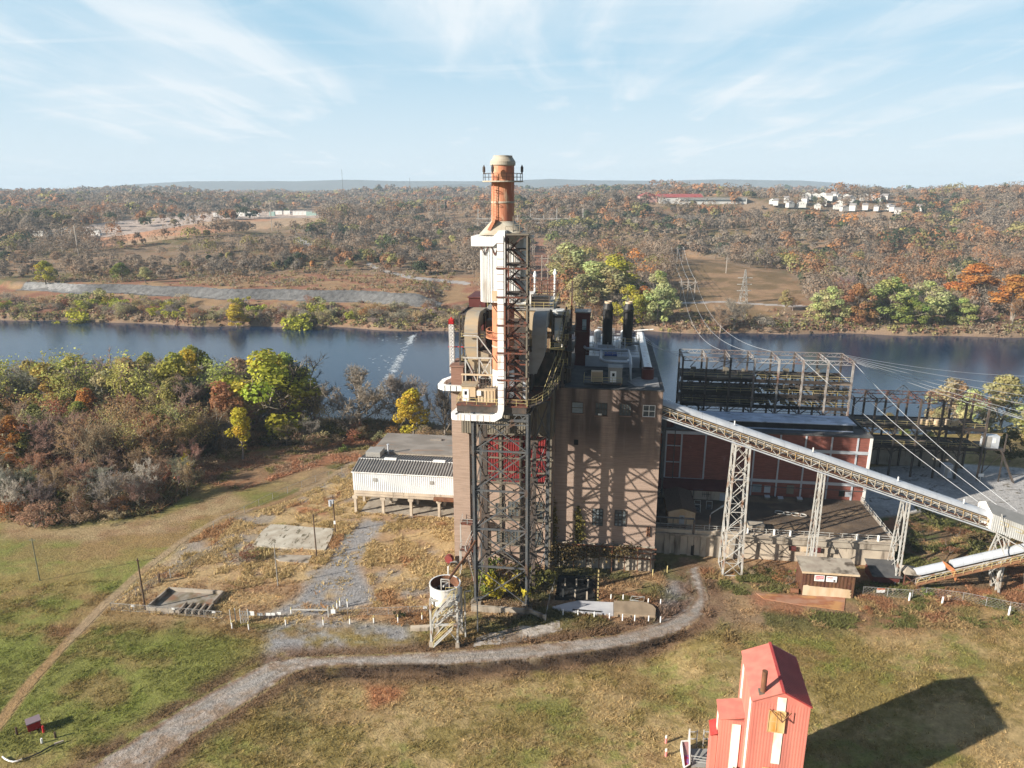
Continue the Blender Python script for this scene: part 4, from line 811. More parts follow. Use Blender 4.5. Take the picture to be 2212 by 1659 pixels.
# the upper boiler casing
up = MB().box(-5.2, 7, 36, 6.2, 22, 49.3)
BH.part('boiler_casing', up, m_pent)
BH.part('hopper', MB().prism([(2.3, 36.1), (6.2, 36.1), (6.4, 45), (2.3, 45)], 'y', 2.6, 6.9), m_pent)
BH.part('casing_roof', MB().box(-5.5, 6.7, 49.3, 6.6, 22.4, 49.7), m_grey)
BH.part('maroon_penthouse', MB().box(-10, 13, 36, -6.8, 21, 50.4).box(-10.2, 12.8, 50.4, -6.6, 21.2, 50.6), m_maroon)
st = MB(); st2 = MB()
for a in (-9.9, -7.6, -5.4, 6.9, 8.6):
    for b in (3.6, 6.6, 12): (st if a < 0 else st2).bar((a, b, 36), (a, b, 49.2), .28)
for z in (40, 44.3, 48.8):
    st.bar((-10, 3.6, z), (-5.2, 3.6, z), .3); st2.bar((6.8, 3.6, z), (8.7, 3.6, z), .3); st.box(-9.9, 3.6, z - .2, -5.3, 12.8, z - .08)
    for a in (-9.9, -5.4, 6.9, 8.6): (st if a < 0 else st2).bar((a, 3.6, z), (a, 12, z), .25)
for (p, q) in (((-9.9, 3.6, 36), (-7.6, 3.6, 40)), ((-7.6, 3.6, 36), (-5.4, 3.6, 40)), ((-9.9, 3.6, 44.3), (-7.6, 3.6, 40)), ((-5.4, 3.6, 44.3), (-7.6, 3.6, 40))): st.bar(p, q, .15)
BH.part('casing_steelwork', st, m_dsteel); BH.part('casing_steelwork', st2, m_dsteel)
rl = MB()
for z in (40, 44.3): rl.rail([(-5.4, 3.5, z), (-9.9, 3.5, z), (-9.9, 12, z)])
rl.rail([(-5.4, 6.9, 49.7), (6.5, 6.9, 49.7), (6.5, 22, 49.7), (-5.4, 22, 49.7)]); rl.rail([(6.6, 12, 49.8), (9.2, 12, 49.8), (9.2, 20, 49.8)])
BH.part('railing', rl, m_ysteel)
# roof gear of the boiler house
FB = Thing('fan_housing', 'black open fan housing on top of the boiler house', 'machinery', (4, 9, 49.7))
FB.part('casing', MB().box(2.6, 8, 49.7, 5.6, 10.4, 51.6), m_black); FB.part('louvre_frame', MB().path([(2.5, 7.9, 49.7), (5.7, 7.9, 49.7), (5.7, 7.9, 51.9), (2.5, 7.9, 51.9), (2.5, 7.9, 49.7)], .2).bars([((2.5, 7.9, 50.4), (5.7, 7.9, 50.4)), ((2.5, 7.9, 51.1), (5.7, 7.9, 51.1))], .12), m_dsteel)
for a0, b0, a1, b1, z0, z1, m, lb in ((6.6, 5, 8.4, 8, 43.5, 49.4, m_white, 'tall white cabinet beside the black fan housing'), (7.2, 9, 9.4, 13, 36, 48.4, m_cream, 'cream cabinet on the right corner of the boiler casing'), (6.9, 3.8, 8.6, 5, 43, 46.2, m_whiter, 'white panel box below the cream cabinet'),
                                      (.2, 12, 2.4, 15, 49.7, 51.5, m_white, 'white roof box left of the black fan housing'), (-3.8, 14, -1, 18, 49.7, 51.6, m_rust, 'rusty roof box on the boiler casing')):
    mb = MB().box(a0, b0, z0, a1, b1, z1).box(a0 - .1, b0 - .1, z1, a1 + .1, b1 + .1, z1 + .12)
    t = Thing('roof_cabinet', lb, 'cabinet', ((a0 + a1) / 2, (b0 + b1) / 2, z0), group='cabinets on the boiler house'); t.part('body', mb, m)
    t.part('door', MB().box(a0 + .3, b0 - .06, z0 + .3, a0 + min(1.1, a1 - a0 - .2), b0 - .01, min(z0 + 2.1, z1 - .2)), m_grey)
gr = MB()
for a in (1.6, 3.2, 4.8, 6.4):
    for b in (15, 20): gr.bar((a, b, 49.7), (a, b, 53), .18)
for z in (51.4, 53): gr.path([(1.6, 15, z), (6.4, 15, z), (6.4, 20, z), (1.6, 20, z), (1.6, 15, z)], .16)
gr.truss((1.6, 15, 51.4), (6.4, 15, 51.4), (1.6, 15, 53), (6.4, 15, 53), 4, .1); gr.rail([(1.6, 14.9, 53), (6.4, 14.9, 53)])
solo('roof_gantry', 'rusty open steel gantry on top of the boiler house', 'gantry', gr, m_rsteel)
for a, b, h_, lb in ((2.2, 17, 55.2, 'white vent pipe with a conical hood at the left of the roof gantry'), (6.0, 17.5, 55.6, 'white vent pipe at the right of the roof gantry')):
    t = Thing('vent_pipe', lb, 'vent', (a, b, 49.7), group='white vent pipes on the boiler house'); t.part('pipe', MB().cyl((a, b, 49.7), (a, b, h_ - 1), .22), m_white); t.part('hood', MB().cyl((a, b, h_ - 1), (a, b, h_), .42, .12), m_whiter)
PG = Thing('pipe_gallery', 'dark crowded gallery of pipes and columns right of the stair tower', 'pipework', (8.2, 8, 36)); q1 = MB(); q2 = MB(); q3 = MB(); rr = random.Random(41)
for k in range(16):
    a, b = rr.uniform(6.9, 10.2), rr.uniform(5.5, 15); PG.part('pipe', MB().cyl((a, b, 36), (a, b, rr.uniform(42, 50)), rr.uniform(.1, .32), n=8), m_dsteel)
for k in range(18): z = rr.uniform(37, 49); b = rr.uniform(5.5, 14); PG.part('beam', MB().bar((6.8, b, z), (rr.uniform(8.4, 10.4), b, z), rr.choice((.12, .2, .3))), m_rsteel)
for z in (39, 42.2, 45.4): q3.box(6.9, 5.4, z, 10.4, 14, z + .12).rail([(10.4, 5.4, z + .1), (10.4, 14, z + .1)]).rail([(6.9, 5.4, z + .1), (10.4, 5.4, z + .1)])
PG.part('walkway', q3, m_dsteel); PG.part('mast_pole', MB().bar((9.6, 12, 36), (9.6, 12, 54), .3), m_rsteel)
# ---------------------------------------------------------------- brick block on the right
BB = Thing('brick_block', 'tall tan brick block with dark stains, painted shade and four high windows', 'building', (17, 20, 0))
BB.part('wall', MB().box(7.3, 5, 5.1, 26.5, 48, 35.55), m_soot_shade)
BB.part('coping', MB().box(8.9, 4.85, 35.55, 26.7, 8, 35.75).box(26.2, 8, 35.55, 26.7, 48, 35.75), m_roof)
BB.part('roof', MB().box(7.4, 8, 35.55, 26.2, 48, 35.7), m_roof)
BB.part('roof_paving', MB().prism([(21.6, 7.2), (26, 7.2), (26, 14), (22.4, 14), (20.3, 10.6)], 'z', 35.7, 35.78), m_paved)
BB.part('basement', MB().box(7.3, 4.6, -.5, 26.6, 48, 5.1), m_conc)
pl = MB()
for k in range(9): pl.box(8.2 + 2.2 * k, 4.25, -.3, 8.75 + 2.2 * k, 4.6, 3.9)
pl.box(7.6, 4.2, 3.9, 26.6, 4.6, 4.3)
BB.part('basement_piers', pl, m_conc)
for k, (a, z, w_, h_) in enumerate(((10.36, 30.95, 2, 2.05), (14.6, 30.7, 2.1, 2.3), (18.9, 30.85, 2.05, 2.15), (23.1, 30.8, 2.1, 2.1))):
    wn = BB.part('window', MB().box(a, 4.9, z, a + w_, 4.97, z + h_), m_blind if k == 0 else m_glass)
    fr = MB(); nx = (1, 4, 4, 2)[k]
    for j in range(nx + 1): fr.box(a - .05 + w_ * j / nx, 4.8, z - .05, a + .05 + w_ * j / nx, 4.88, z + h_ + .05)
    for j in range(3): fr.box(a, 4.81, z - .05 + h_ * j / 2, a + w_, 4.875, z + .05 + h_ * j / 2)
    BB.part('frame', fr, m_whiter if k == 3 else m_dsteel, wn); BB.part('sill', MB().box(a - .15, 4.7, z - .22, a + w_ + .15, 4.99, z - .07), m_tanlow, wn)
for a, z, w_, h_ in ((14.65, 8.75, 2, 3.5), (18.85, 8.95, 2.1, 3.2)):
    wn = BB.part('window', MB().box(a, 4.92, z, a + w_, 4.98, z + h_), m_glass, label='tall low window with broken panes'); fr = MB()
    for j in range(4): fr.box(a - .05 + w_ * j / 3, 4.84, z, a + .05 + w_ * j / 3, 4.91, z + h_)
    for j in range(6): fr.box(a, 4.85, z - .04 + h_ * j / 5, a + w_, 4.905, z + .04 + h_ * j / 5)
    BB.part('frame', fr, m_dsteel, wn)
    pp = MB(); rr = random.Random(int(a))
    for j in range(9):
        x = a + rr.randrange(3) * w_ / 3 + .12; zz = z + rr.randrange(5) * h_ / 5 + .12; pp.box(x, 4.885, zz, x + .42, 4.918, zz + .4)
    BB.part('glazing', pp, m_blind, wn)
BB.part('opening', MB().box(10.85, 4.95, 24.75, 11.65, 4.99, 25.8), m_dark)
BB.part('notice', MB().box(15.1, 4.7, 30.75, 15.8, 4.79, 31.05), m_whiter)
v = MB()
for a in (25.0, 25.4): v.cyl((a, 4.8, 7.2), (a, 4.8, 9.2), .13)
BB.part('twin_pipes', v, m_rust)
pr = MB()
for z, b in ((4.9, 3.9), (5.3, 3.5), (4.2, 3.7), (2.9, 4.0)): pr.tube([(8.4, b, z), (26.8, b, z)], .13)
for k in range(8): pr.bar((9 + 2.4 * k, 3.4, 0), (9 + 2.4 * k, 3.4, 5.2), .16); pr.bar((9 + 2.4 * k, 3.3, 4.7), (9 + 2.4 * k, 4.6, 4.7), .14)
solo('pipe_rack', 'rusty pipe rack running along the foot of the brick block', 'pipe rack', pr, m_rust)
# vines on the rack and the wall
def vine(name, label, pts, n, col, seed, size=.22):
    rng = np.random.default_rng(seed); P = []
    for (a, b, z, r, rz), m in pts: P.append(np.array([W(a, b, z)]) + rng.normal(size=(int(n * m), 3)) * np.array([r, .25, rz]))
    P = np.vstack(P); Vv, f = quads(P, rng.normal(size=(len(P), 3)) + np.array([-.4, -.8, .3]), size * rng.uniform(.5, 1.3, len(P)), 1, rng); c = np.repeat(np.array(col) * rng.uniform(.5, 1.4, (len(P), 1)), 4, 0)
    o = link(name, npmesh(name, Vv, f, m_wood, c)); tag(o, label, 'vine', 'vines on the plant walls')
vine('vine', 'green and yellow vine climbing the brick block left of the low windows', [((12.3, 4.7, 7.6, .5, 1.6), 1), ((12.0, 4.7, 10.8, .3, .7), .4)], 380, (.2, .17, .05), 1)
vine('vine', 'yellowing vine at the left corner of the brick block', [((7.4, 4.4, 7, .35, 2.2), 1), ((7.5, 4.3, 11, .25, 1.5), .5)], 340, (.22, .17, .06), 2)
vine('vine', 'brown and green creeper tangled over the pipe rack', [((10, 3.3, 4.6, 1.6, .5), 1), ((15, 3.3, 4.4, 2, .5), 1), ((21, 3.3, 4.8, 1.4, .6), .8), ((9.5, 3.2, 2.4, 1.6, 1.1), 1), ((17, 3.2, 3.4, 3, .5), .7)], 320, (.15, .11, .05), 3)
# roof of the brick block
CB = Thing('roof_cabin', 'small grey control cabin with a white door on the brick block roof', 'cabin', (18, 8.5, 36.2))
CB.part('body', MB().box(16.7, 7.6, 36.2, 19.2, 10.2, 38.9).box(16.6, 7.5, 38.9, 19.3, 10.3, 39.0), m_grey)
cr = MB(); cr.corr((16.7, 7.58), (19.2, 7.58), 36.2, 38.9, .25, .04); CB.part('sheeting', cr, m_grey)
dr = CB.part('door', MB().box(17.05, 7.42, 36.3, 18.15, 7.5, 38.35), m_whiter); CB.part('pane', MB().box(17.4, 7.38, 37.4, 17.85, 7.41, 38.0), m_dark, dr)
PB = Thing('control_box', 'tan control panel box left of the roof cabin', 'cabinet', (14.6, 8, 36.2)); PB.part('body', MB().box(13.6, 7.5, 36.25, 15.7, 8.6, 38.2), m_cream); PB.part('door', MB().box(13.75, 7.43, 36.4, 15.55, 7.48, 38.05), m_fan)
PF = Thing('roof_platform', 'railed steel platform carrying the cabin and panel box on the roof', 'platform', (15.5, 7.8, 35.8)); PF.part('deck', MB().box(12.2, 6.9, 36.0, 19.3, 10.6, 36.18).bars([((a, 7.2, 35.7), (a, 7.2, 36)) for a in (12.5, 15.5, 19)], .2), m_steel); PF.part('railing', MB().rail([(12.3, 10.4, 36.18), (12.3, 7, 36.18), (19.2, 7, 36.18)]), m_ysteel)
RT = Thing('red_shaft_tower', 'dark red sheet-metal shaft tower with a small lit doorway', 'tower', (11.4, 24, 35.7))
RT.part('shaft', MB().box(9.9, 22, 35.7, 12.8, 25.5, 46.5), m_maroon); RT.part('cap', MB().box(9.75, 21.85, 46.5, 12.95, 25.7, 46.75).rail([(9.8, 21.9, 46.75), (12.9, 21.9, 46.75), (12.9, 25.6, 46.75), (9.8, 25.6, 46.75), (9.8, 21.9, 46.75)], .5, 2, .05, False), m_grey)
RT.part('door', MB().box(11.3, 21.9, 43.1, 12.1, 21.97, 45.2), mat('teal_door', (.05, .2, .2), (.4, .45, .45), (.8, .8, .8))); RT.part('landing', MB().box(9.9, 20.9, 42.8, 12.3, 22, 42.95).rail([(9.9, 20.95, 42.95), (12.3, 20.95, 42.95)]), m_rsteel)
for a, lb in ((16.35, 'left of the two black roof stacks with a pale rim'), (20.6, 'right of the two black roof stacks with a wrinkled hood')):
    t = Thing('black_stack', lb, 'stack', (a, 30, 39), group='black stacks on the brick block'); t.part('shaft', MB().lathe((a, 30), [(1.05, 38.5), (1.05, 45.9), (1.16, 46.0), (1.16, 46.25), (.72, 47.45), (.72, 47.6)], 24), m_black, smooth=False); t.part('rim', MB().lathe((a, 30), [(.76, 47.35), (.78, 47.75), (.66, 47.76), (.66, 47.3)], 20, False), m_cream)
    t.part('ladder', MB().ladder((a + 1.6, 29.6, 39.5), (a + 1.6, 29.6, 47), (1, 0, 0), .6).bars([((a + 1.05, 29.7, z), (a + 1.9, 29.7, z)) for z in (41, 43, 45, 46.8)], .08).rail([(a + 1.1, 29.2, 44.6), (a + 2.2, 29.2, 44.6)]), m_dsteel)
RH = Thing('rear_roof_block', 'low pale blue sheeted block on the roof with tanks and rails', 'building', (18, 32, 35.7))
RH.part('body', MB().box(12.1, 21.5, 35.7, 23.0, 42, 37.9), m_alu); RH.part('blue_panel', MB().box(15.9, 21.35, 37.95, 18.4, 24.2, 38.15), m_blue)
RH.part('railing', MB().rail([(12.2, 42, 37.9), (12.2, 21.7, 37.9), (22.9, 21.7, 37.9), (22.9, 42, 37.9)], 1.1, 1.8, .07), m_psteel)
RH.part('stack_plinth', MB().box(14.5, 28.6, 37.9, 22.4, 32, 38.6), m_alu)
pp = MB().tube([(12.4, 40, 39.6), (11.9, 22, 39.6), (12.2, 21, 39.5), (15.5, 20.6, 39.4), (20.6, 20.8, 39.4), (20.8, 16, 39.2), (20.8, 11, 38.8), (20.8, 10.8, 35.8)], .3); pp.tube([(15.2, 21, 39.2), (15.2, 14, 39.0), (16, 12.4, 39), (20.2, 12.2, 39), (20.4, 13.5, 39)], .32)
solo('roof_pipe', 'large silver pipe looping round the tanks on the brick block roof', 'pipe', pp, m_alu, smooth=True)
for a, b, h_, r, lb in ((14.3, 34, 3.0, .75, 'left white filter vessel on the rear roof block'), (16.4, 34.5, 2.7, .9, 'squat white vessel between the filter vessels on the roof'), (20.2, 34, 3.1, .95, 'right white vessel on the rear roof block'), (21.6, 30.8, 2.2, .6, 'small white vessel by the right parapet'), (18.6, 26.2, 2.4, .55, 'narrow white vessel behind the blue panel')):
    t = Thing('roof_vessel', lb, 'tank', (a, b, 37.9), group='white vessels on the brick block roof'); t.part('shell', MB().lathe((a, b), [(r, 38.2), (r, 37.9 + h_ - .3), (r * .6, 37.9 + h_), (.1, 37.95 + h_)], 16), m_whiter, smooth=False); t.part('leg', MB().bars([((a - r * .8, b, 37.9), (a - r * .8, b, 38.6)), ((a + r * .8, b, 37.9), (a + r * .8, b, 38.6))], .12), m_steel)
    t.part('pipework', MB().tube([(a, b, 37.9 + h_), (a, b, 38.4 + h_), (a + 1.4, b, 38.4 + h_), (a + 1.4, b - .6, 38.2)], .1), m_alu)
rg = MB()
rr = random.Random(8)
for k in range(14):
    a, b = rr.uniform(12.6, 22.4), rr.uniform(23, 39); rg.bar((a, b, 37.9), (a, b, rr.uniform(39.4, 41.4)), .1); rg.bar((a, b, 39.3), (a + rr.choice((-2, 2)), b, 39.3), .09)
solo('roof_pipework', 'tangle of thin standpipes among the vessels on the roof', 'pipework', rg, m_psteel)
YP = Thing('stack_platform', 'yellow railed platform at the foot of the black stacks', 'platform', (20, 28, 38.6)); YP.part('deck', MB().box(18.4, 27.2, 39.2, 23, 29, 39.35), m_steel); YP.part('railing', MB().rail([(18.4, 29, 39.35), (18.4, 27.2, 39.35), (23, 27.2, 39.35), (23, 29, 39.35)]).ladder((19.6, 27, 37.9), (20.6, 27, 39.3), (0, 1, 0)), m_ysteel)
solo('white_parapet', 'long white insulated parapet along the right edge of the roof', 'parapet', MB().prism([(23.4, 36), (25.0, 36), (25.0, 37.4), (24.6, 37.6), (23.5, 37.6)], 'y', 14.6, 50), m_whiter)
RB = Thing('roof_barrel', 'rusty red barrel tank at the near end of the white parapet', 'tank', (24.1, 12.6, 35.7)); RB.part('shell', MB().lathe((24.1, 13), [(1.15, 35.8), (1.15, 37.6), (1.22, 37.6), (1.22, 37.75), (1.0, 37.75), (1.0, 37.2)], 20, False), m_maroon, smooth=False); RB.part('bottom', MB().lathe((24.1, 13), [(1.0, 36.9), (.05, 36.9)], 20, False), m_dark)
ml = MB().tube([(22.8, 50.3, 37.8), (27.3, 50.3, 38.2)], .12); solo('davit_arm', 'white davit arm at the far end of the parapet', 'davit', ml, m_whiter)
# left mast
MS = Thing('lattice_mast', 'red and white lattice mast at the left corner of the boiler house', 'mast', (-11.9, 6, 39.3))
def lat(z0, z1, n):
    mb = MB(); c4 = [(-12.3, 5.6), (-11.5, 5.6), (-11.5, 6.4), (-12.3, 6.4)]
    for k in range(4):
        (a, b), (c, d) = c4[k], c4[(k + 1) % 4]; mb.truss((a, b, z0), (a, b, z1), (c, d, z0), (c, d, z1), n, .07, .11, True)
    return mb
MS.part('white_section', lat(37.5, 46.6, 14), m_mwhite); MS.part('red_section', lat(46.6, 47.5, 2).cyl((-11.9, 6, 46.6), (-11.9, 6, 47.9), .3, .1), m_mred); MS.part('arm', MB().tube([(-12.6, 6, 42.4), (-8.2, 6, 42.4)], .09), m_mred)
# outside duct wrapped round the left corner
OD = Thing('square_duct', 'white square duct wrapping the left corner of the boiler house', 'duct', (-12, 3, 35.6)); OD.part('run', MB().duct([(-6.2, 1.2, 35.9), (-12.2, 1.2, 35.9), (-13.3, 2.2, 35.9), (-13.3, 5, 35.9), (-12, 6, 36.3), (-10.8, 6.2, 36.6)], .9, .9, (0, 0, 1)), m_whiter)
OD.part('joint_bands', MB().bars([((-7 - k * 1.05, .72, 35.4), (-7 - k * 1.05, .72, 36.38)) for k in range(6)], .07), m_steel)
# ---------------------------------------------------------------- steel tower under the stack
SW = Thing('steel_tower', 'tall dark steel lattice tower carrying the smokestack platform', 'tower', (0, -5.5, 0))
FLg = [(-5.0, -10.1), (4.0, -10.1)]; BLg = [(-5.4, -1.4), (6.6, -1.4)]; MLg = [(-4.0, -5.0), (4.5, -4.6)]
for a, b in FLg: SW.part('leg', MB().box(a - .38, b - .06, 0, a + .38, b + .06, 35.2).box(a - .06, b - .4, 0, a + .06, b - .07, 35.2).box(a - .06, b + .07, 0, a + .06, b + .4, 35.2), m_steel)
for a, b in BLg: SW.part('leg', MB().box(a - .3, b - .3, 0, a + .3, b + .3, 35.2), m_steel)
for a, b in MLg: SW.part('leg', MB().box(a - .33, b - .33, 0, a + .33, b + .33, 35.2), m_dsteel)
lv = [0.2, 7.2, 14.3, 21.4, 28.5, 35]
def bays(p, q, name, w_, m, dbl=True, strut=True):
    mb = MB()
    for z0, z1 in zip(lv[:-1], lv[1:]):
        P0, Q0, P1, Q1 = (*p, z0), (*q, z0), (*p, z1), (*q, z1)
        mb.bar(P0, Q1, w_); mb.bar(Q0, P1, w_)
        if dbl:
            mid = (z0 + z1) / 2
            mb.bar((*p, mid), ((p[0] + q[0]) / 2, (p[1] + q[1]) / 2, z1), w_ * .7); mb.bar((*q, mid), ((p[0] + q[0]) / 2, (p[1] + q[1]) / 2, z0), w_ * .7)
        if strut: mb.bar(P1, Q1, w_ * 1.9, w_ * 1.5)
    SW.part(name, mb, m)
bays(FLg[0], FLg[1], 'front_bracing', .17, m_steel, False); bays(BLg[0], BLg[1], 'rear_bracing', .16, m_clad, True); bays(FLg[0], MLg[0], 'side_bracing', .16, m_dsteel, False); bays(FLg[1], MLg[1], 'side_bracing', .16, m_dsteel, False)
bays(MLg[0], BLg[0], 'side_bracing', .14, m_dsteel, False); bays(MLg[1], BLg[1], 'side_bracing', .14, m_steel, False); bays(MLg[0], MLg[1], 'middle_bracing', .17, m_dsteel, True)
for z in lv[1:-1]:
    for a, b in ((-4.0, -5.4), (-4.9, -9.9), (4.4, -5.0)): SW.part('gusset_plate', MB().box(a - .75, b - .05, z - .75, a + .75, b + .05, z + .75), m_dsteel)
for a, b in FLg + BLg + MLg: SW.part('footing', MB().box(a - .9, b - .9, -.4, a + .9, b + .9, .35), m_conc)
tr = MB()
tr.bars([((-7.7, -10.2, 34.0), (4.2, -10.2, 34.0))], .4); tr.truss((-5.4, -10.15, 33.2), (4, -10.15, 33.2), (-5.4, -10.15, 35.2), (4, -10.15, 35.2), 6, .14)
SW.part('top_beam', tr, m_steel)
SW.part('girder', MB().box(-7.7, -10.4, 35.25, 3.7, -10.1, 36.3).box(-7.7, -1.6, 35.25, 7.2, -1.3, 36.3).box(-7.7, -10.1, 35.25, -7.4, -1.6, 36.3).box(3.4, -10.1, 35.25, 3.7, -1.6, 36.3).box(-2, -10.1, 35.3, -1.8, -1.6, 36.2), m_dsteel)
SW.part('deck', MB().box(-7.8, -10.5, 36.3, 3.9, 2.0, 36.48).box(3.9, -6, 36.3, 7.2, 2.0, 36.48), m_rsteel)
rl = MB().rail([(-7.7, 1.5, 36.5), (-7.7, -10.4, 36.5), (3.7, -10.4, 36.5), (3.9, -10.2, 36.5)]); rl.rail([(3.8, -10.2, 36.5), (5.2, -9.6, 36.6), (7.0, -7, 37.2), (7.8, -3, 38), (8.4, 0, 38.2)]); rl.rail([(4.4, -8.9, 36.5), (6.4, -6.6, 37.2), (7.2, -3, 38)])
SW.part('railing', rl, m_ysteel)
SW.part('curved_walkway', MB().path([(4.1, -9.8, 36.35), (5.0, -9.2, 36.5), (6.7, -6.8, 37.1), (7.5, -3, 37.9), (8, 1, 38.1)], .9, .2), m_dsteel)
# stair tower
ST = Thing('stair_tower', 'rusty open stair tower rising beside the smokestack', 'stair tower', (2, -8.3, 36.5))
P4 = [(.35, -9.6), (3.6, -9.6), (3.6, -7.0), (.35, -7.0)]
for a, b in P4: ST.part('leg', MB().bar((a, b, 36.5), (a, b, 63.5), .27), m_rsteel if a < 1 else m_clad)
fr = MB(); ub = MB()
lvl = [36.5 + 2.25 * k for k in range(13)]
for i, z in enumerate(lvl):
    (fr if z < 52 else ub).path([(*p, z) for p in P4] + [(*P4[0], z)], .3 if i % 2 == 0 else .2)
    if i < 12:
        t = fr if z < 52 else ub
        t.bar((*P4[0], z), (*P4[1], z + 2.25), .1) if i % 2 else t.bar((*P4[1], z), (*P4[0], z + 2.25), .1); t.bar((*P4[1], z), (*P4[2], z + 2.25), .1); t.bar((*P4[0], z), (*P4[3], z + 2.25), .1)
ST.part('frame', fr, m_rsteel); ST.part('upper_frame', ub, m_dsteel)
sf = MB(); lr = MB()
for i, z in enumerate(lvl[:-1]):
    b = -9.1 if i % 2 else -7.6; a0, a1 = (.9, 3.1) if i % 2 else (3.1, .9)
    for o in (-.35, .35): sf.bar((a0, b + o, z), (a1, b + o, z + 2.25), .1, .26); lr.bar((a0, b + o, z + 1), (a1, b + o, z + 3.2), .06)
    for k in range(8): t = (k + .5) / 8; sf.box(min(a0, a1) + 2.2 * (t if a0 < a1 else 1 - t) - .13, b - .34, z + 2.25 * t, min(a0, a1) + 2.2 * (t if a0 < a1 else 1 - t) + .13, b + .34, z + 2.25 * t + .04)
    sf.box(a1 - .45, -9.5, z + 2.2, a1 + .45, -7.1, z + 2.27)
ST.part('flights', sf, m_rsteel); ST.part('handrail', lr, m_rsteel)
ST.part('top_landing', MB().box(.2, -9.8, 63.5, 3.9, -5.5, 63.68).rail([(.3, -9.7, 63.7), (3.8, -9.7, 63.7), (3.8, -5.6, 63.7)]).ladder((1.6, -7, 63.7), (1.6, -7, 66.2), (1, 0, 0), 1.0, .9, .12), m_clad)
# smokestack
sc = (-.85, -4.5); SK = Thing('smokestack', 'tall orange-red smokestack with a white jacket and a ringed top', 'chimney', (*sc, 36.5))
SK.part('white_base', MB().lathe(sc, [(1.83, 36.5), (1.83, 41.2)], 32), m_whiter, smooth=False)
SK.part('shaft', MB().lathe(sc, [(1.83, 41.2), (1.83, 65), (1.8, 70.2), (1.78, 73.9)], 40), m_orange)
SK.part('cap', MB().lathe(sc, [(1.78, 73.7), (1.98, 73.85), (1.98, 74.35), (1.5, 75.05), (1.5, 75.25), (1.3, 75.25), (1.3, 73.9)], 40, False), m_cap)
SK.part('band', MB().lathe(sc, [(1.86, 68.1), (1.9, 68.15), (1.9, 68.35), (1.86, 68.4)], 40, False).lathe(sc, [(1.86, 45), (1.9, 45.05), (1.9, 45.25), (1.86, 45.3)], 40, False), m_cap)
def rrect(rx, ry, e=2.6, n=40):
    o = []
    for k in range(n):
        t = 2 * math.pi * k / n; c, s = math.cos(t), math.sin(t); o.append((sc[0] + .05 + rx * math.copysign(abs(c) ** (2 / e), c), sc[1] + ry * math.copysign(abs(s) ** (2 / e), s)))
    return o
SK.part('jacket', MB().prism(rrect(3.5, 2.6, 5), 'z', 52.7, 63.2), m_white)
jr = MB(); o = rrect(3.53, 2.63, 5, 60)
for a, b in o: jr.box(a - .04, b - .04, 52.75, a + .04, b + .04, 63)
SK.part('jacket_ribs', jr, m_white)
SK.part('jacket_hatch', MB().box(-2.3, -7.2, 53.0, -.95, -7.1, 54.6), m_cream)
hd = MB(); o1 = rrect(3.75, 2.9, 5); n1 = len(o1); P = [(a, b, 63.3) for a, b in o1] + [(sc[0] + 1.85 * math.cos(2 * math.pi * k / n1), sc[1] + 1.85 * math.sin(2 * math.pi * k / n1), 65.4) for k in range(n1)]
hd.add(P, [(k, (k + 1) % n1, n1 + (k + 1) % n1, n1 + k) for k in range(n1)] + [tuple(range(n1))[::-1]])
SK.part('hood', hd, m_cap); SK.part('hood_hatch', MB().prism([(-2.95, 64.1), (-2.15, 65.5), (-1.7, 65.7), (-1.75, 65.3), (-2.5, 63.95)], 'y', -7.1, -6.2), m_orange)
SK.part('gallery', MB().box(-5.5, -7.5, 61.6, -4.4, -2, 63.1).box(-4.4, -7.5, 61.6, -2.0, -7.15, 63.1).prism([(-2.0, 61.6), (-.9, 62.6), (-.9, 64.1), (-2.0, 63.1)], 'y', -7.5, -7.15).box(-.9, -9.9, 62.6, .2, -7.1, 64.1).box(.2, -7.5, 62.9, 4.4, -7.15, 63.4), m_whiter)
for a in (-4.0, -2.4): SK.part('bracket', MB().bar((a, -7.2, 61.6), (a + .6, -7.15, 60.2), .12).bar((a + 1.2, -7.2, 61.6), (a + .6, -7.15, 60.2), .12), m_rsteel)
for z in (52.6, 44.1): SK.part('bracket', MB().bar((-2.6, -6.4, z), (-1.6, -6.5, z - 1.5), .13).bar((-.6, -6.4, z), (-1.6, -6.5, z - 1.5), .13), m_rsteel)
rp = SK.part('ring_platform', MB().lathe(sc, [(1.8, 71.3), (3.2, 71.3), (3.2, 71.5), (1.8, 71.5)], 32, False), m_cap)
rr_ = MB(); ring = [(sc[0] + 3.1 * math.cos(t), sc[1] + 3.1 * math.sin(t), 71.5) for t in np.linspace(0, 2 * math.pi, 21)]; rr_.rail(ring, 1.1, 1.0, .06); SK.part('railing', rr_, m_dsteel, rp)
for t in (0.02, 3.12, 4.3, 1.2):
    a, b = sc[0] + 3.0 * math.cos(t), sc[1] + 3.0 * math.sin(t); SK.part('beacon', MB().lathe((a, b), [(.12, 72.5), (.12, 72.8), (.22, 72.85), (.22, 73.5), (.12, 73.7), (.03, 73.9)], 10), m_dsteel)
SK.part('ladder', MB().ladder((-1.75, -6.42, 65.2), (-1.75, -6.4, 72.6), (1, .1, 0), .55, .4, .09).lathe((-1.75, -6.6), [(.4, 66), (.4, 66.1)], 10, False).lathe((-1.75, -6.6), [(.4, 68), (.4, 68.1)], 10, False).lathe((-1.75, -6.6), [(.4, 70), (.4, 70.1)], 10, False), m_orange)
SK.part('balcony', MB().lathe(sc, [(1.85, 46.6), (2.9, 46.6), (2.9, 46.8), (1.85, 46.8)], 24, False).rail([(sc[0] + 2.85 * math.cos(t), sc[1] + 2.85 * math.sin(t), 46.8) for t in np.linspace(2.2, 4.9, 9)], 1.1, 1, .08), m_orange)
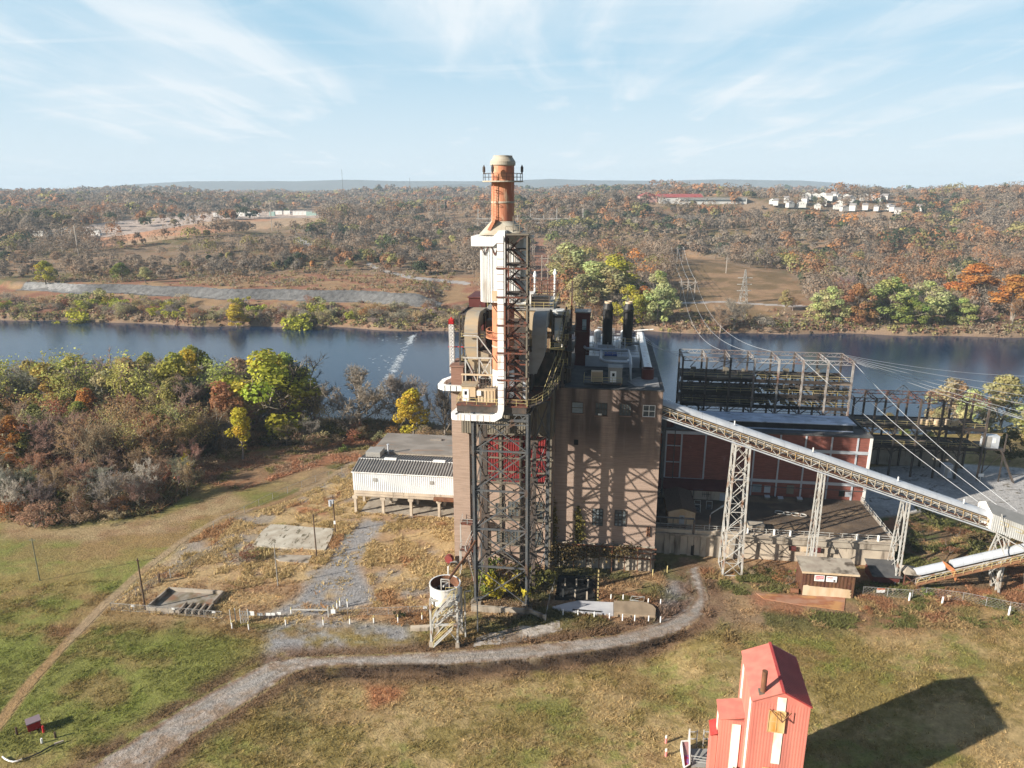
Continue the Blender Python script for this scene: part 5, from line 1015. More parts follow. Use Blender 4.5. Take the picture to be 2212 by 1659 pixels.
# tall white square duct
TD = Thing('square_duct', 'tall white square duct rising in front of the smokestack and turning left', 'duct', (-.3, -10.2, 34))
TD.part('run', MB().duct([(-.33, -10.6, 63.4), (-.33, -10.6, 36), (-.7, -10.6, 34.9), (-1.7, -10.6, 34.45), (-6.9, -10.6, 34.45), (-7.9, -10.2, 34.45), (-8.2, -9, 34.5), (-7.6, -6, 35.0), (-6, -2, 35)], .95, .95, (0, 1, 0)) if False else MB().duct([(-.33, -10.7, 63.4), (-.33, -10.7, 36), (-.6, -10.7, 35.0), (-1.5, -10.7, 34.45), (-7.9, -10.7, 34.45)], .95, .95, (0, 1, 0)), m_whiter)
TD.part('return_run', MB().duct([(-7.5, -10.7, 34.45), (-8.1, -10.5, 34.45), (-8.3, -9.8, 34.45), (-7.6, -6.5, 34.6), (-6.2, -2, 34.6)], .95, .95, (0, 0, 1)), m_whiter)
jb = MB()
for z in np.arange(37, 63, 1.15): jb.box(-.84, -11.2, z - .03, .18, -11.175, z + .04)
for a in np.arange(-7.4, -1.2, 1.05): jb.box(a - .03, -11.2, 33.95, a + .04, -11.175, 34.95)
TD.part('joint_bands', jb, m_rust)
xb = MB()
for z in (41, 45.4, 49.8, 54.2, 58.6): xb.box(-.95, -11.3, z - .15, 3.7, -11.2, z + .12).bar((3.6, -11.2, z), (3.6, -9.6, z), .2).bar((-.9, -11.2, z), (-.9, -8, z), .15)
TD.part('support_beam', xb, m_rsteel)
# curved breeching ducts
def curved(sign, a0, m, label):
    t = Thing('curved_duct', label, 'duct', (a0 + sign * 1.1, 0, 40))
    prof = [(a0, 46.6), (a0 + 2.3 * sign, 46.6), (a0 + 2.3 * sign, 40), (a0 + 2.0 * sign, 39.6), (a0 + 1.1 * sign, 40.8), (a0 + .35 * sign, 42.6), (a0, 44.6)]
    t.part('lower_duct', MB().prism(prof, 'y', -2.2, .6), m)
    R_ = 3.2; arc = [(-2.2 + R_ - R_ * math.cos(k / 8 * math.pi / 2), 46.6 + 3.3 * math.sin(k / 8 * math.pi / 2)) for k in range(9)]; arc += [(7, 49.6), (7, 47.2), (1.2, 47.2), (.6, 46.6)]
    t.part('upper_bend', MB().prism(arc, 'x', a0 if sign > 0 else a0 - 2.3, a0 + 2.3 if sign > 0 else a0), m)
    bd = MB()
    for z in (44.2, 46.6): bd.box(min(a0, a0 + 2.3 * sign) - .06, -2.3, z - .06, max(a0, a0 + 2.3 * sign) + .06, .7, z + .06)
    t.part('flange', bd, m_grey)
    t.part('throat', MB().prism([(a0 + 1.5 * sign, 39.8), (a0 + 2.31 * sign, 39.8), (a0 + 4.6 * sign, 39.2), (a0 + 4.6 * sign, 42.8), (a0 + 2.31 * sign, 43.6)], 'y', -1.9, .3), m)
    return t
curved(1, -7.9, m_fan, 'buff curved duct left of the smokestack, sunlit'); curved(-1, 6.0, m_grey, 'grey curved duct right of the stair tower, in patchy shade')
SF = Thing('duct_support', 'pale grey braced frame under the left curved duct', 'frame', (-5.3, -3.5, 36.5)); fb = MB()
for a in (-7.6, -5.2, -3.2):
    fb.bar((a, -3.2, 36.5), (a, -3.2, 42.6), .2)
fb.bar((-8, -3.2, 42.6), (-2.6, -3.2, 42.6), .25).bar((-5.2, -3.2, 39), (-3.2, -3.2, 39), .15).bars([((-5.2, -3.2, 42.4), (-3.2, -3.2, 39)), ((-3.2, -3.2, 42.4), (-5.2, -3.2, 39)), ((-5.2, -3.2, 36.6), (-3.2, -3.2, 39)), ((-7.6, -3.2, 42.4), (-5.2, -3.2, 37.5)), ((-5.4, -3.2, 46.4), (-2.7, -3.2, 42.8)), ((-5.5, -3.1, 46.4), (-5.5, -3.1, 42.6)), ((-7.9, -3.1, 46.4), (-5.5, -3.1, 46.4))], .17); SF.part('members', fb, m_psteel)
# gear on the platform
WB = Thing('shading_casing', 'added dark casing between the two curved ducts, shading the brick block', 'casing', (-1, 1.5, 36.5)); WB.part('casing', MB().box(-5.5, -1.7, 36.5, 3.6, 3.4, 43.6), m_dsteel); WB.part('upper_casing', MB().box(-4.6, .8, 43.6, 2.6, 3.4, 48.4).box(3.65, 2.4, 36.5, 7.1, 6.8, 42.6), m_dsteel)  # solid mass added behind the stack to throw shade on the brick block
PC = Thing('platform_cabin', 'cream cabin with a white door on the smokestack platform', 'cabin', (-6, -7.8, 36.5)); PC.part('body', MB().box(-7.2, -8.8, 36.5, -4.9, -6.2, 39.1), m_cream); PC.part('roof', MB().box(-7.35, -8.95, 39.1, -4.75, -6.05, 39.25), m_fan); d_ = PC.part('door', MB().box(-7.0, -8.88, 36.6, -6.0, -8.81, 38.6), m_whiter); PC.part('pane', MB().box(-6.7, -8.92, 37.7, -6.3, -8.89, 38.3), m_dark, d_); PC.part('lower_vent', MB().box(-5.8, -8.86, 36.7, -5.0, -8.81, 37.3), m_dark)
BX2 = Thing('transformer_box', 'cream ribbed transformer box beside the platform cabin', 'transformer', (-3.2, -7.6, 36.5)); BX2.part('body', MB().box(-4.5, -8.9, 36.5, -1.6, -6.2, 38.6), m_cream)
rb = MB()
for a in np.arange(-4.2, -1.6, .55): rb.box(a - .05, -8.97, 36.6, a + .05, -8.91, 38.5)
BX2.part('ribs', rb, m_fan); BX2.part('bushings', MB().bars([((-4.3 + .5 * k, -7.5, 38.6), (-4.3 + .5 * k, -7.5, 39.3)) for k in range(6)], .12).path([(-4.4, -8.2, 38.9), (-1.7, -8.2, 38.9)], .1), m_dsteel); BX2.part('meter_box', MB().box(-4.6, -9.2, 37.7, -3.9, -8.98, 38.5), m_whiter)
solo('cable_tray', 'long cream cable tray crossing the platform behind the cabin', 'cable tray', MB().box(-8, -5.2, 40.0, -2.4, -4.7, 40.2).bars([((a, -5, 36.5), (a, -5, 40)) for a in (-7.8, -5.2, -2.8)], .12), m_cream)
vg = MB(); rr = random.Random(5)
for k in range(16):
    a, b = rr.uniform(-7, -2.5), rr.uniform(-5, -2.5); vg.bar((a, b, 36.5), (a, b, rr.uniform(38, 40.5)), .12); vg.bar((a, b, 38.5), (a + rr.uniform(-1.5, 1.5), b, 38.5), .1)
solo('valve_gear', 'rusty tangle of valve gear on the smokestack platform', 'machinery', vg, m_rsteel)
GC = Thing('grey_locker', 'tall grey locker between the stair tower legs', 'cabinet', (2.3, -6, 36.5)); GC.part('body', MB().box(1.5, -6.4, 36.5, 3.2, -5.2, 39.8), m_alu); GC.part('door', MB().box(1.6, -6.46, 36.7, 2.6, -6.41, 39.5), m_clad)
# stairs up the right side of the boiler house
LS = Thing('boiler_stair', 'yellowed steel stair climbing the right side of the boiler house', 'stairs', (8.3, 3, 36)); lsb = MB(); lsr = MB()
def flight(p, q, m1, m2, n=9, w_=.8):
    p = V3(*p); q = V3(*q); d = q - p; s = np.cross(d, (0, 0, 1)); s = s / np.linalg.norm(s) * w_ / 2
    for k in (-1, 1): m1.bar(p + s * k, q + s * k, .07, .15); m2.bar(p + s * k + (0, 0, 1), q + s * k + (0, 0, 1), .07); m2.bar(p + s * k, p + s * k + (0, 0, 1), .07); m2.bar(q + s * k, q + s * k + (0, 0, 1), .07)
    for k in range(n): e = p + d * (k + .5) / n; m1.bar(e - s, e + s, .2, .04)
for k, (z0, z1) in enumerate(((36.2, 40.2), (40.2, 44.6), (44.6, 49.0))): flight((7.6 + .25 * k, 1.5, z0), (8.4 + .25 * k, 3.4, z1), lsb, lsr); lsb.box(7.4, 3.4, z1 - .1, 9.4, 4.6, z1); lsr.rail([(7.4, 3.4, z1), (9.4, 3.4, z1), (9.4, 4.6, z1)])
flight((6.4, -6, 37), (7.9, 1.2, 41.2), lsb, lsr, 12); LS.part('flights', lsb, m_dsteel); LS.part('handrail', lsr, m_ysteel)
SP = MB().rail([(6.4, 2.4, 43.4), (8.2, 2.4, 43.4), (8.8, 3.2, 43.4)]).box(6.3, 2.2, 43.2, 8.9, 4, 43.38); solo('side_platform', 'small railed side platform on the grey curved duct', 'platform', SP, m_ysteel)
# outside stair at the left foot of the tower
OS = Thing('outside_stair', 'white steel fire stair at the left foot of the boiler house', 'stairs', (-8, 0, 0)); a1 = MB(); a2 = MB()
flight((-6.4, -3.4, 0), (-8.2, -1.4, 5.2), a1, a2, 12); flight((-8.4, -.8, 5.2), (-6.4, .8, 9.6), a1, a2, 10); a1.box(-9.6, -1.6, 5.1, -6.2, .4, 5.25).box(-9.8, .4, 9.5, -5.6, 2.6, 9.65); a2.rail([(-9.6, .4, 5.25), (-9.6, -1.6, 5.25), (-8.6, -1.6, 5.25)]).rail([(-9.8, 2.6, 9.65), (-9.8, .4, 9.65), (-7.2, .4, 9.65)])
for a, b, z in ((-9.6, -1.6, 5.2), (-9.8, .4, 9.6), (-6.2, -1.6, 5.2)): a2.bar((a, b, 0), (a, b, z), .18)
OS.part('flights', a1, m_rsteel); OS.part('posts_and_rails', a2, m_psteel)
m_reel = mat('dull_red', (.22, .03, .03), (.16, .04, .03), (1, 1, 1))
RD = Thing('fire_reel', 'round red hose reel beside the outside stair', 'hose reel', (-12.4, 1.5, 0)); RD.part('drum', MB().cyl((-12.5, 1.2, 1.6), (-12.3, 1.9, 1.6), .85, n=18), m_reel); RD.part('stand', MB().bars([((-12.9, 1.5, 0), (-12.4, 1.5, 1.6)), ((-11.9, 1.5, 0), (-12.4, 1.5, 1.6))], .15), m_reel); RD.part('railing', MB().rail([(-14.4, .8, 0), (-13, .8, 0)], 1.1), m_ysteel)
solo('bent_pipe', 'pale bent standpipe in the dry grass left of the stair', 'pipe', MB().tube([(-11.4, -3.8, 0), (-11.4, -3.8, 3), (-11.0, -3.6, 3.7), (-10, -3.2, 3.8), (-9.6, -3.2, 3.4)], .18), m_psteel, smooth=True)
# ash silo in front
SI = Thing('ash_silo', 'open-topped white tank on a stilted frame wrapped in stairs', 'tank', (-7.8, -21.3, 0))
SI.part('shell', MB().lathe((-7.95, -21), [(.4, 5.2), (2.2, 7.2), (2.4, 7.2), (2.4, 9.9), (2.5, 9.9), (2.5, 10.15), (2.3, 10.15), (2.3, 8)], 32, False), m_white, smooth=False); SI.part('inside', MB().lathe((-7.95, -21), [(2.29, 8.05), (.05, 7.8)], 32, False), m_dark); SI.part('rust_lining', MB().lathe((-7.95, -21), [(2.28, 10.1), (2.27, 8.0)], 32, False), m_rust)
L4 = [(-9.85, -23.3), (-5.65, -23.0), (-5.75, -19.2), (-9.8, -19.2)]
for a, b in L4: lg = SI.part('leg', MB().box(a - .15, b - .15, .9, a + .15, b + .15, 8.4), m_psteel); SI.part('footing', MB().box(a - .32, b - .32, -.4, a + .32, b + .32, .9), m_conc, lg)
fr = MB()
for z in (4.0, 8.3): fr.path([(*p, z) for p in L4] + [(*L4[0], z)], .28)
for k in range(4): p, q = L4[k], L4[(k + 1) % 4]; m_ = ((p[0] + q[0]) / 2, (p[1] + q[1]) / 2, 3.9); fr.bar((*p, 1), m_, .12); fr.bar((*q, 1), m_, .12); fr.bar((*p, 4), (*q, 8.2), .1)
SI.part('frame', fr, m_psteel)
a1 = MB(); a2 = MB()
flight((-9.3, -24.0, .6), (-6.2, -23.9, 4.0), a1, a2, 12); flight((-9.3, -23.0, 3.4), (-6.2, -22.9, 6.6), a1, a2, 11); flight((-9.3, -24.1, 5.6), (-6.2, -24.0, 9.4), a1, a2, 12); a1.box(-7.4, -24.2, 9.3, -5.6, -22.9, 9.42); a2.rail([(-7.4, -22.9, 9.42), (-5.6, -22.9, 9.42), (-5.6, -24.2, 9.42)]); SI.part('stairs', a1, m_psteel); SI.part('handrail', a2, m_ysteel)
SI.part('top_frame', MB().path([(-8.2, -22.5, 9.5), (-8.2, -22.5, 11.6), (-6.9, -22.5, 11.6), (-6.9, -22.5, 9.5)], .16).bar((-8.2, -22.5, 11.2), (-6.9, -22.5, 11.2), .1).bar((-7.9, -22.5, 10.4), (-7.2, -21, 10.2), .3), m_psteel)
SI.part('valves', MB().bars([((-8.6 + .5 * k, -21, 4.2), (-8.6 + .5 * k, -21, 5.4)) for k in range(6)], .15).path([(-9.4, -21.5, 4.6), (-5.8, -21.5, 4.6)], .16), m_psteel)
solo('feed_chute', 'rusty chute pipe leading from the tower down to the ash tank', 'pipe', MB().tube([(-7.4, -20.8, 10.6), (-5.6, -14, 11.6), (-4.9, -10.6, 12.2)], .22), m_rust)
for a, b, h_ in ((-4.9, -20.5, 8.5), (-3.2, -18.8, 6.5)): solo('standpost', 'slim white post right of the ash tank, %s one' % ('taller' if h_ > 7 else 'shorter'), 'post', MB().bar((a, b, 0), (a, b, h_), .2).bar((a, b, h_), (a + 1, b + .3, h_), .15), m_psteel)
# ---------------------------------------------------------------- turbine hall
TB = Thing('turbine_hall', 'long red brick turbine hall with white pilasters and flat roof', 'building', (52, 40, 0))
TB.part('wall', MB().box(26.6, 31, 0, 72.5, 46, 19.7), m_red)
TB.part('roof', MB().box(26.6, 31.4, 19.7, 72.2, 46, 19.82).box(26.6, 30.85, 19.7, 72.6, 31.4, 20.05).box(72.2, 31.4, 19.7, 72.6, 46, 20.05), m_roof)
mo = TB.part('roof_monitor', MB().box(34, 34.6, 19.82, 69.6, 40, 21.25), m_black, label='long low roof monitor with a pale blue top'); TB.part('monitor_roof', MB().box(33.6, 34.2, 21.25, 70.1, 40.4, 21.45).box(34, 34.0, 19.83, 69.6, 34.5, 19.95), mat('blue_white_roof', (.6, .66, .76), (.42, .47, .56), (.25, .4, 1), lo=.45, hi=.6, c3=(.2, .22, .26), scale3=(.35, .7, 1), lo3=.58, hi3=.7), mo)
for a in (30.0, 33.3, 38.4, 43.9, 48.75, 54, 59.2, 64.5, 69.7): TB.part('pilaster', MB().box(a - .16, 30.82, 5.4, a + .16, 31.0, 19.6), m_alu)
TB.part('corner_pilaster', MB().box(72.05, 30.78, 5.4, 72.6, 31.3, 19.68), m_white)
bb = MB().box(58.2, 30.8, 15.95, 72.03, 30.9, 16.65).box(45, 30.8, 8.7, 72.03, 30.9, 9.35).box(27, 30.8, 18.9, 44.2, 30.95, 19.6)
for a in np.arange(45.5, 72, 1.05): bb.box(a, 30.77, 8.72, a + .05, 30.8, 9.33)
TB.part('concrete_band', bb, m_alu); TB.part('window_frame', MB().path([(30, 30.8, 8.6), (38.4, 30.8, 8.6)], .25).path([(30, 30.8, 16.2), (33.3, 30.8, 16.2)], .2).path([(30, 30.8, 12.4), (33.3, 30.8, 12.4)], .2), m_alu)
for a, w_, h_, m, nm in ((49.1, 1.9, 1.8, m_blind, 'window'), (51.6, 1.3, 1.6, m_alu, 'window'), (56.3, 1.5, 2.0, m_clad, 'door'), (67.2, 1.1, 1.3, m_dark, 'window'), (68.5, 1.0, 1.1, m_alu, 'vent_box')): TB.part(nm, MB().box(a, 30.9, 6.2, a + w_, 30.98, 6.2 + h_), m)
TB.part('downpipe', MB().tube([(31.8, 30.7, 5.5), (31.8, 30.7, 20.6)], .09), m_steel); TB.part('wall_pipe', MB().tube([(46, 30.7, 7.7), (72, 30.7, 7.7)], .07), m_steel)
LA = Thing('lean_to', 'long low lean-to with dark roof in front of the turbine hall', 'building', (36, 29, 5.5)); LA.part('wall', MB().box(27, 27, 5.5, 44.4, 30.7, 7.6), m_concw); LA.part('roof', MB().prism([(26.7, 7.6), (30.75, 8.5), (30.75, 8.7), (26.7, 7.8)], 'x', 26.9, 44.6), m_maroon); LA.part('door', MB().box(41.6, 26.9, 5.5, 42.8, 26.98, 7.2), m_alu)
LA.part('pipework', MB().path([(36, 26.9, 5.5), (36, 26.9, 7.8), (38, 26.9, 7.8)], .12).bars([((38 + .4 * k, 26.9, 6.2), (38 + .4 * k, 26.9, 7.3)) for k in range(4)], .08).bar((37.8, 26.9, 6.8), (39.6, 26.9, 6.8), .1), m_steel)
# ---------------------------------------------------------------- the terrace and its wall
TE = Thing('retaining_wall', 'stained concrete retaining wall holding up the dirt terrace', 'wall', (50, 12.5, 0))
TE.part('wall', MB().box(26.9, 12.2, -.5, 72.3, 12.9, 5.35).box(71.6, 12.9, -.5, 72.3, 31.4, 5.35), m_concw); TE.part('ledge', MB().box(43, 11.75, 3.7, 72.4, 12.2, 5.0).box(43, 11.5, 5.0, 72.5, 12.2, 5.25), m_conc)
pb_ = MB()
for a in (29, 31, 33.5, 36, 38.6, 41.5): pb_.box(a, 11.8, -.5, a + 1.1, 12.2, 4.2)
pb_.box(27, 11.7, 4.2, 43, 12.2, 4.6)
TE.part('buttress', pb_, m_conc)
for k, a in enumerate((52.7, 55.0, 57.3, 59.9)): TE.part('opening', MB().box(a, 11.66, 2.5, a + 1.35, 11.74, 3.5), (m_maroon, m_cream, m_maroon, m_conc)[k])
TE.part('railing', MB().rail([(27.2, 12.5, 5.35), (71.9, 12.5, 5.35), (71.9, 31, 5.35)], 1.0, 2.4, .09), m_psteel)
TE.part('white_post', MB().bars([((a, 12.3, 5.3), (a, 12.3, 6.5)) for a in (40.2, 44.8, 49.8, 52.8, 65.2, 69)], .3), m_whiter)
m_dirt = mat('terrace_dirt', (.13, .09, .06), (.08, .058, .042), (.35, .35, .35), c3=(.21, .145, .09), scale3=(.12, .2, 1), lo3=.55, hi3=.68, bump=.5, bscale=2)
tag(solo('terrace_ground', 'brown dirt terrace before the turbine hall', None, MB().box(27, 12.9, 4.6, 71.6, 31, 5.42), m_dirt, kind='structure'))
HU = Thing('metal_hut', 'tan metal hut with a rusty brown roof on the terrace', 'hut', (32.3, 19, 5.42)); hb = MB().box(29.7, 14.7, 5.42, 35, 25, 8.0); hb.corr((29.7, 14.68), (35, 14.68), 5.42, 8.0, .35, .06); HU.part('wall', hb, m_cream)
HU.part('gable', MB().prism([(29.7, 8), (35, 8), (32.35, 8.75)], 'y', 14.7, 25), m_cream); HU.part('roof', MB().prism([(29.4, 7.98), (32.35, 8.8), (35.3, 7.98), (35.3, 8.1), (32.35, 8.95), (29.4, 8.1)], 'y', 14.4, 25.3), m_timber); dd = HU.part('door', MB().box(31.9, 14.5, 5.5, 32.9, 14.6, 7.3), m_alu); HU.part('pane', MB().box(32.15, 14.45, 6.5, 32.65, 14.49, 7.0), m_dark, dd)
for k, (a, b) in enumerate(((36.2, 20.5), (36.4, 22.6), (38.8, 22.4))): t = Thing('pump_unit', ('front', 'rear', 'right-hand')[k] + ' one of three small grey pump units between the hut and the lean-to', 'pump', (a, b, 5.42), group='pump units on the terrace'); t.part('motor', MB().cyl((a - .4, b, 6.1), (a + .4, b, 6.1), .35).box(a - .5, b - .4, 5.42, a + .5, b + .4, 5.7), m_steel); t.part('frame', MB().path([(a - .6, b, 5.42), (a - .6, b, 7.2), (a + .6, b, 7.2), (a + .6, b, 5.42)], .1), m_psteel)
for k, (a, b) in enumerate(((47, 29.6), (51.5, 29), (54.2, 28.6), (58.2, 28.8))): t = Thing('roof_hatch', ('first', 'second', 'third', 'fourth')[k] + ' small pale hatch from the left along the foot of the brick hall', 'hatch', (a, b, 5.42), group='pale hatches on the terrace'); t.part('curb', MB().box(a, b, 5.42, a + 1, b + .7, 5.9), m_clad); t.part('lid', MB().prism([(b - .05, 5.9), (b + .75, 6.1), (b + .75, 6.2), (b - .05, 6.0)], 'x', a - .05, a + 1.05), m_alu)
HC = MB()
for a0, b0, r in ((53.0, 22.2, .9), (54.6, 21.9, .8), (56.2, 21.6, .9), (57.4, 21.4, .8)): HC.tube([(a0 + r * math.cos(t), b0 + r * .8 * math.sin(t), 5.55 + .02 * t) for t in np.linspace(0, 9, 26)], .07, 5)
solo('cable_coil', 'tangle of grey cable coils lying on the dirt terrace', 'cable', HC, m_psteel)
WTr = Thing('water_trough', 'low grey open tank on the terrace behind the first trestle', 'tank', (46.8, 14.5, 5.42)); WTr.part('body', MB().box(45.2, 13.6, 5.42, 48.2, 15.4, 6.5), m_conc); WTr.part('rim', MB().path([(45.2, 13.6, 6.5), (48.2, 13.6, 6.5), (48.2, 15.4, 6.5), (45.2, 15.4, 6.5), (45.2, 13.6, 6.5)], .14), m_steel)
solo('light_pole', 'bent white light pole beside the metal hut', 'lamp post', MB().tube([(37.6, 12.9, 5.4), (37.6, 12.9, 8.4), (37.9, 13.4, 8.7), (40.2, 16, 9)], .12).cyl((40, 15.8, 8.95), (40.6, 16.5, 9.0), .2), m_psteel)
RA = Thing('pipe_railing', 'grey pipe bridge with railings in front of the metal hut', 'pipe bridge', (31, 13, 5.4)); RA.part('pipes', MB().tube([(27, 12.4, 7.7), (34.5, 12.4, 7.7), (34.5, 12.0, 7.3), (34.5, 12, 2)], .2).tube([(27, 12, 6.2), (33, 12, 6.2)], .15), m_steel); RA.part('stand', MB().bars([((a, 12.5, 5.4), (a, 12.5, 7.7)) for a in (28, 30.5, 33)], .12), m_steel); RA.part('drum', MB().cyl((34.5, 12, 0.2), (34.5, 12, 2.2), .35), m_black)
CS = Thing('bracing_tower', 'pale steel bracing tower between the brick block and turbine hall', 'frame', (28.5, 25, 0)); cf = MB()
for b in (26, 30.4): cf.bar((29.2, b, 0), (29.2, b, 25), .35); cf.truss((26.9, b, 5), (26.9, b, 25), (29.2, b, 5), (29.2, b, 25), 9, .12)
CS.part('members', cf, m_steel)
BRL = Thing('roof_drum', 'dark red drum beside the top of the conveyor', 'tank', (32.4, 36, 19.9)); BRL.part('shell', MB().lathe((30.5, 33.5), [(1.2, 19.85), (1.2, 22.4), (1.25, 22.5), (.2, 22.9)], 20), m_maroon, smooth=False); BRL.part('pipe', MB().tube([(30.5, 33.5, 22.8), (30.5, 33.5, 25.6)], .2), m_alu)
# ---------------------------------------------------------------- conveyors
def zc(a): return 30.9 - .3185 * (a - 26.4)
CV = Thing('conveyor', 'long inclined coal conveyor with white hood running down from the brick block', 'conveyor', (55, 6.8, 12))
A0, A1 = 26.5, 85.2
hb = MB(); prof = [(1.0 * math.cos(t), .95 * math.sin(t)) for t in np.linspace(math.pi, 0, 9)]
def hood(mb, a0, a1, bc, zf, off, n=24, gap=None):
    for k in range(n):
        x0 = a0 + (a1 - a0) * k / n; x1 = a0 + (a1 - a0) * (k + 1) / n - .03
        if gap and gap[0] < x0 < gap[1]: continue
        P = [(x, bc + u, zf(x) + off + v) for x in (x0, x1) for u, v in prof]; m = len(prof)
        mb.add(P, [(i, i + 1, m + i + 1, m + i) for i in range(m - 1)] + [tuple(range(m))[::-1], tuple(range(m, 2 * m))])
    return mb
CV.part('hood', hood(MB(), A0, A1, 7.3, zc, 1.75, 24), m_alu)
CV.part('hood_skirt', MB().bar((A0, 6.35, zc(A0) + 1.5), (A1, 6.35, zc(A1) + 1.5), .08, .5), m_dsteel)
CV.part('front_truss', MB().truss((A0, 5.5, zc(A0)), (A1, 5.5, zc(A1)), (A0, 5.5, zc(A0) + 1.35), (A1, 5.5, zc(A1) + 1.35), 40, .1, .16), m_psteel)
CV.part('rear_truss', MB().truss((A0, 8.4, zc(A0)), (A1, 8.4, zc(A1)), (A0, 8.4, zc(A0) + 1.35), (A1, 8.4, zc(A1) + 1.35), 40, .1, .16), m_steel)
CV.part('belt', MB().bar((A0, 7.3, zc(A0) + 1.3), (A1, 7.3, zc(A1) + 1.3), 1.6, .15), m_black)
CV.part('walkway', MB().bar((A0, 5.9, zc(A0) + .3), (A1, 5.9, zc(A1) + .3), .8, .08), m_rust)
CV.part('railing', MB().rail([(A0, 5.3, zc(A0) + .5), (A1, 5.3, zc(A1) + .5)], 1.25, 1.45, .08), mat('orange_rail', (.45, .3, .13), (.5, .44, .34), (.8, .8, .8), lo=.4, hi=.6))
CV.part('conduit', MB().tube([(A0, 5.35, zc(A0) - .35), (A1, 5.35, zc(A1) - .35)], .14), m_alu)
CV.part('lamp', MB().bars([((a, 6.6, zc(a) + 2.6), (a, 6.6, zc(a) + 3.4)) for a in (39.5, 53.5, 68.5, 80)], .16), m_whiter)
TRL = []
t = Thing('conveyor_trestle', 'first trestle, a four-legged lattice tower nearest the brick block', 'trestle', (41, 7, 0), group='trestles under the long conveyor')
zt = zc(41) - .5; tp = [(39.9, 5.6), (42.4, 5.6), (42.4, 8.6), (39.9, 8.6)]; bt = [(39.4, 5.0), (42.9, 5.2), (43.1, 9.8), (39.4, 9.8)]
for k in range(4): t.part('leg', MB().bar((*bt[k], 0), (*tp[k], zt), .3), m_psteel)
lb = MB()
for k in range(4):
    j = (k + 1) % 4; n = 8
    for i in range(n):
        f0, f1 = i / n, (i + 1) / n; g = lambda e, f: V3(*bt[e], 0) * (1 - f) + V3(*tp[e], zt) * f
        lb.bar(g(k, f0), g(j, f1), .1); lb.bar(g(j, f0), g(k, f1), .1)
        if i % 2 == 0: lb.bar(g(k, f0), g(j, f0), .12)
t.part('lacing', lb, m_psteel); t.part('head_beam', MB().path([(*tp[k], zt) for k in range(4)] + [(*tp[0], zt)], .3), m_psteel)
for a, b0, b1, lb_ in ((55.6, 5.6, 9.2, 'second trestle, a slender leaning bent behind the brown shed'), (70.6, 5.7, 10.2, 'third trestle, a slender leaning bent by the wire fence'), (88.0, 6, 12, 'fourth trestle, under the white transfer house')):
    zt = zc(min(a, 84.5)) - .4; t = Thing('conveyor_trestle', lb_, 'trestle', (a, 7, 0), group='trestles under the long conveyor')
    for o in (-.32, .32): t.part('leg', MB().bar((a + o, b0, 0), (a + o * .8, 6.0, zt), .22), m_psteel); t.part('leg', MB().bar((a + o, b1, 0), (a + o * .8, 8.2, zt), .2), m_psteel)
    lb = MB().truss((a - .35, b0, 0), (a - .28, 6, zt), (a + .35, b0, 0), (a + .28, 6, zt), 18, .08); lb.truss((a - .35, b1, 0), (a - .28, 8.2, zt), (a + .35, b1, 0), (a + .28, 8.2, zt), 18, .07)
    for f0, f1 in ((.05, .35), (.35, .65), (.65, .95)): lb.bar((a, b0 + (6 - b0) * f0, zt * f0), (a, b1 + (8.2 - b1) * f1, zt * f1), .1); lb.bar((a, b1 + (8.2 - b1) * f0, zt * f0), (a, b0 + (6 - b0) * f1, zt * f1), .1)
    t.part('lacing', lb, m_psteel)
TN = Thing('transfer_house', 'white corrugated transfer house at the low end of the conveyor', 'building', (89, 7, 10))
def zr(a): return 15.6 - .36 * (a - 84)
wl = MB(); n = 34
for k in range(n):
    x0 = 84.2 + 12 * k / n; x1 = x0 + 12 / n
    for f0, f1, o in ((0, .5, 0), (.5, 1, .08)): xa, xb = x0 + (x1 - x0) * f0, x0 + (x1 - x0) * f1; wl.quad((xa, 5 - o, zr(xa) - 3.1), (xb, 5 - o, zr(xb) - 3.1), (xb, 5 - o, zr(xb)), (xa, 5 - o, zr(xa)))
wl.add([(84.2, 5, zr(84.2) - 3.1), (84.2, 10, zr(84.2) - 3.1), (84.2, 10, zr(84.2)), (84.2, 7.5, zr(84.2) + 1.2), (84.2, 5, zr(84.2))], [(0, 1, 2, 3, 4)]); wl.quad((84.2, 10, zr(84.2) - 3.1), (96.2, 10, zr(96.2) - 3.1), (96.2, 10, zr(96.2)), (84.2, 10, zr(84.2))); wl.quad((84.2, 5, zr(84.2) - 3.1), (96.2, 5, zr(96.2) - 3.1), (96.2, 10, zr(96.2) - 3.1), (84.2, 10, zr(84.2) - 3.1))
TN.part('wall', wl, m_white); TN.part('roof', MB().quad((84, 4.8, zr(84) - .05), (96.2, 4.8, zr(96.2) - .05), (96.2, 7.5, zr(96.2) + 1.2), (84, 7.5, zr(84) + 1.2)).quad((84, 10.2, zr(84) - .05), (84, 7.5, zr(84) + 1.21), (96.2, 7.5, zr(96.2) + 1.21), (96.2, 10.2, zr(96.2) - .05)), m_grey)
TN.part('hatch_frame', MB().path([(85.6, 4.85, 14.2), (87, 4.85, 13.7), (87, 4.85, 13.1), (85.6, 4.85, 13.6)], .07).path([(87.4, 4.85, 13.4), (89.6, 4.85, 12.6), (89.6, 4.85, 12.0), (88.4, 4.85, 12.4)], .07), m_ysteel); TN.part('brace', MB().bars([((85.2, 5, 12.2), (87, 4.2, 8)), ((84.6, 5, 12.3), (90.5, 3.4, 9.2)), ((85.6, 4.9, 15.5), (86.6, 4.8, 12.2))], .14), m_psteel)
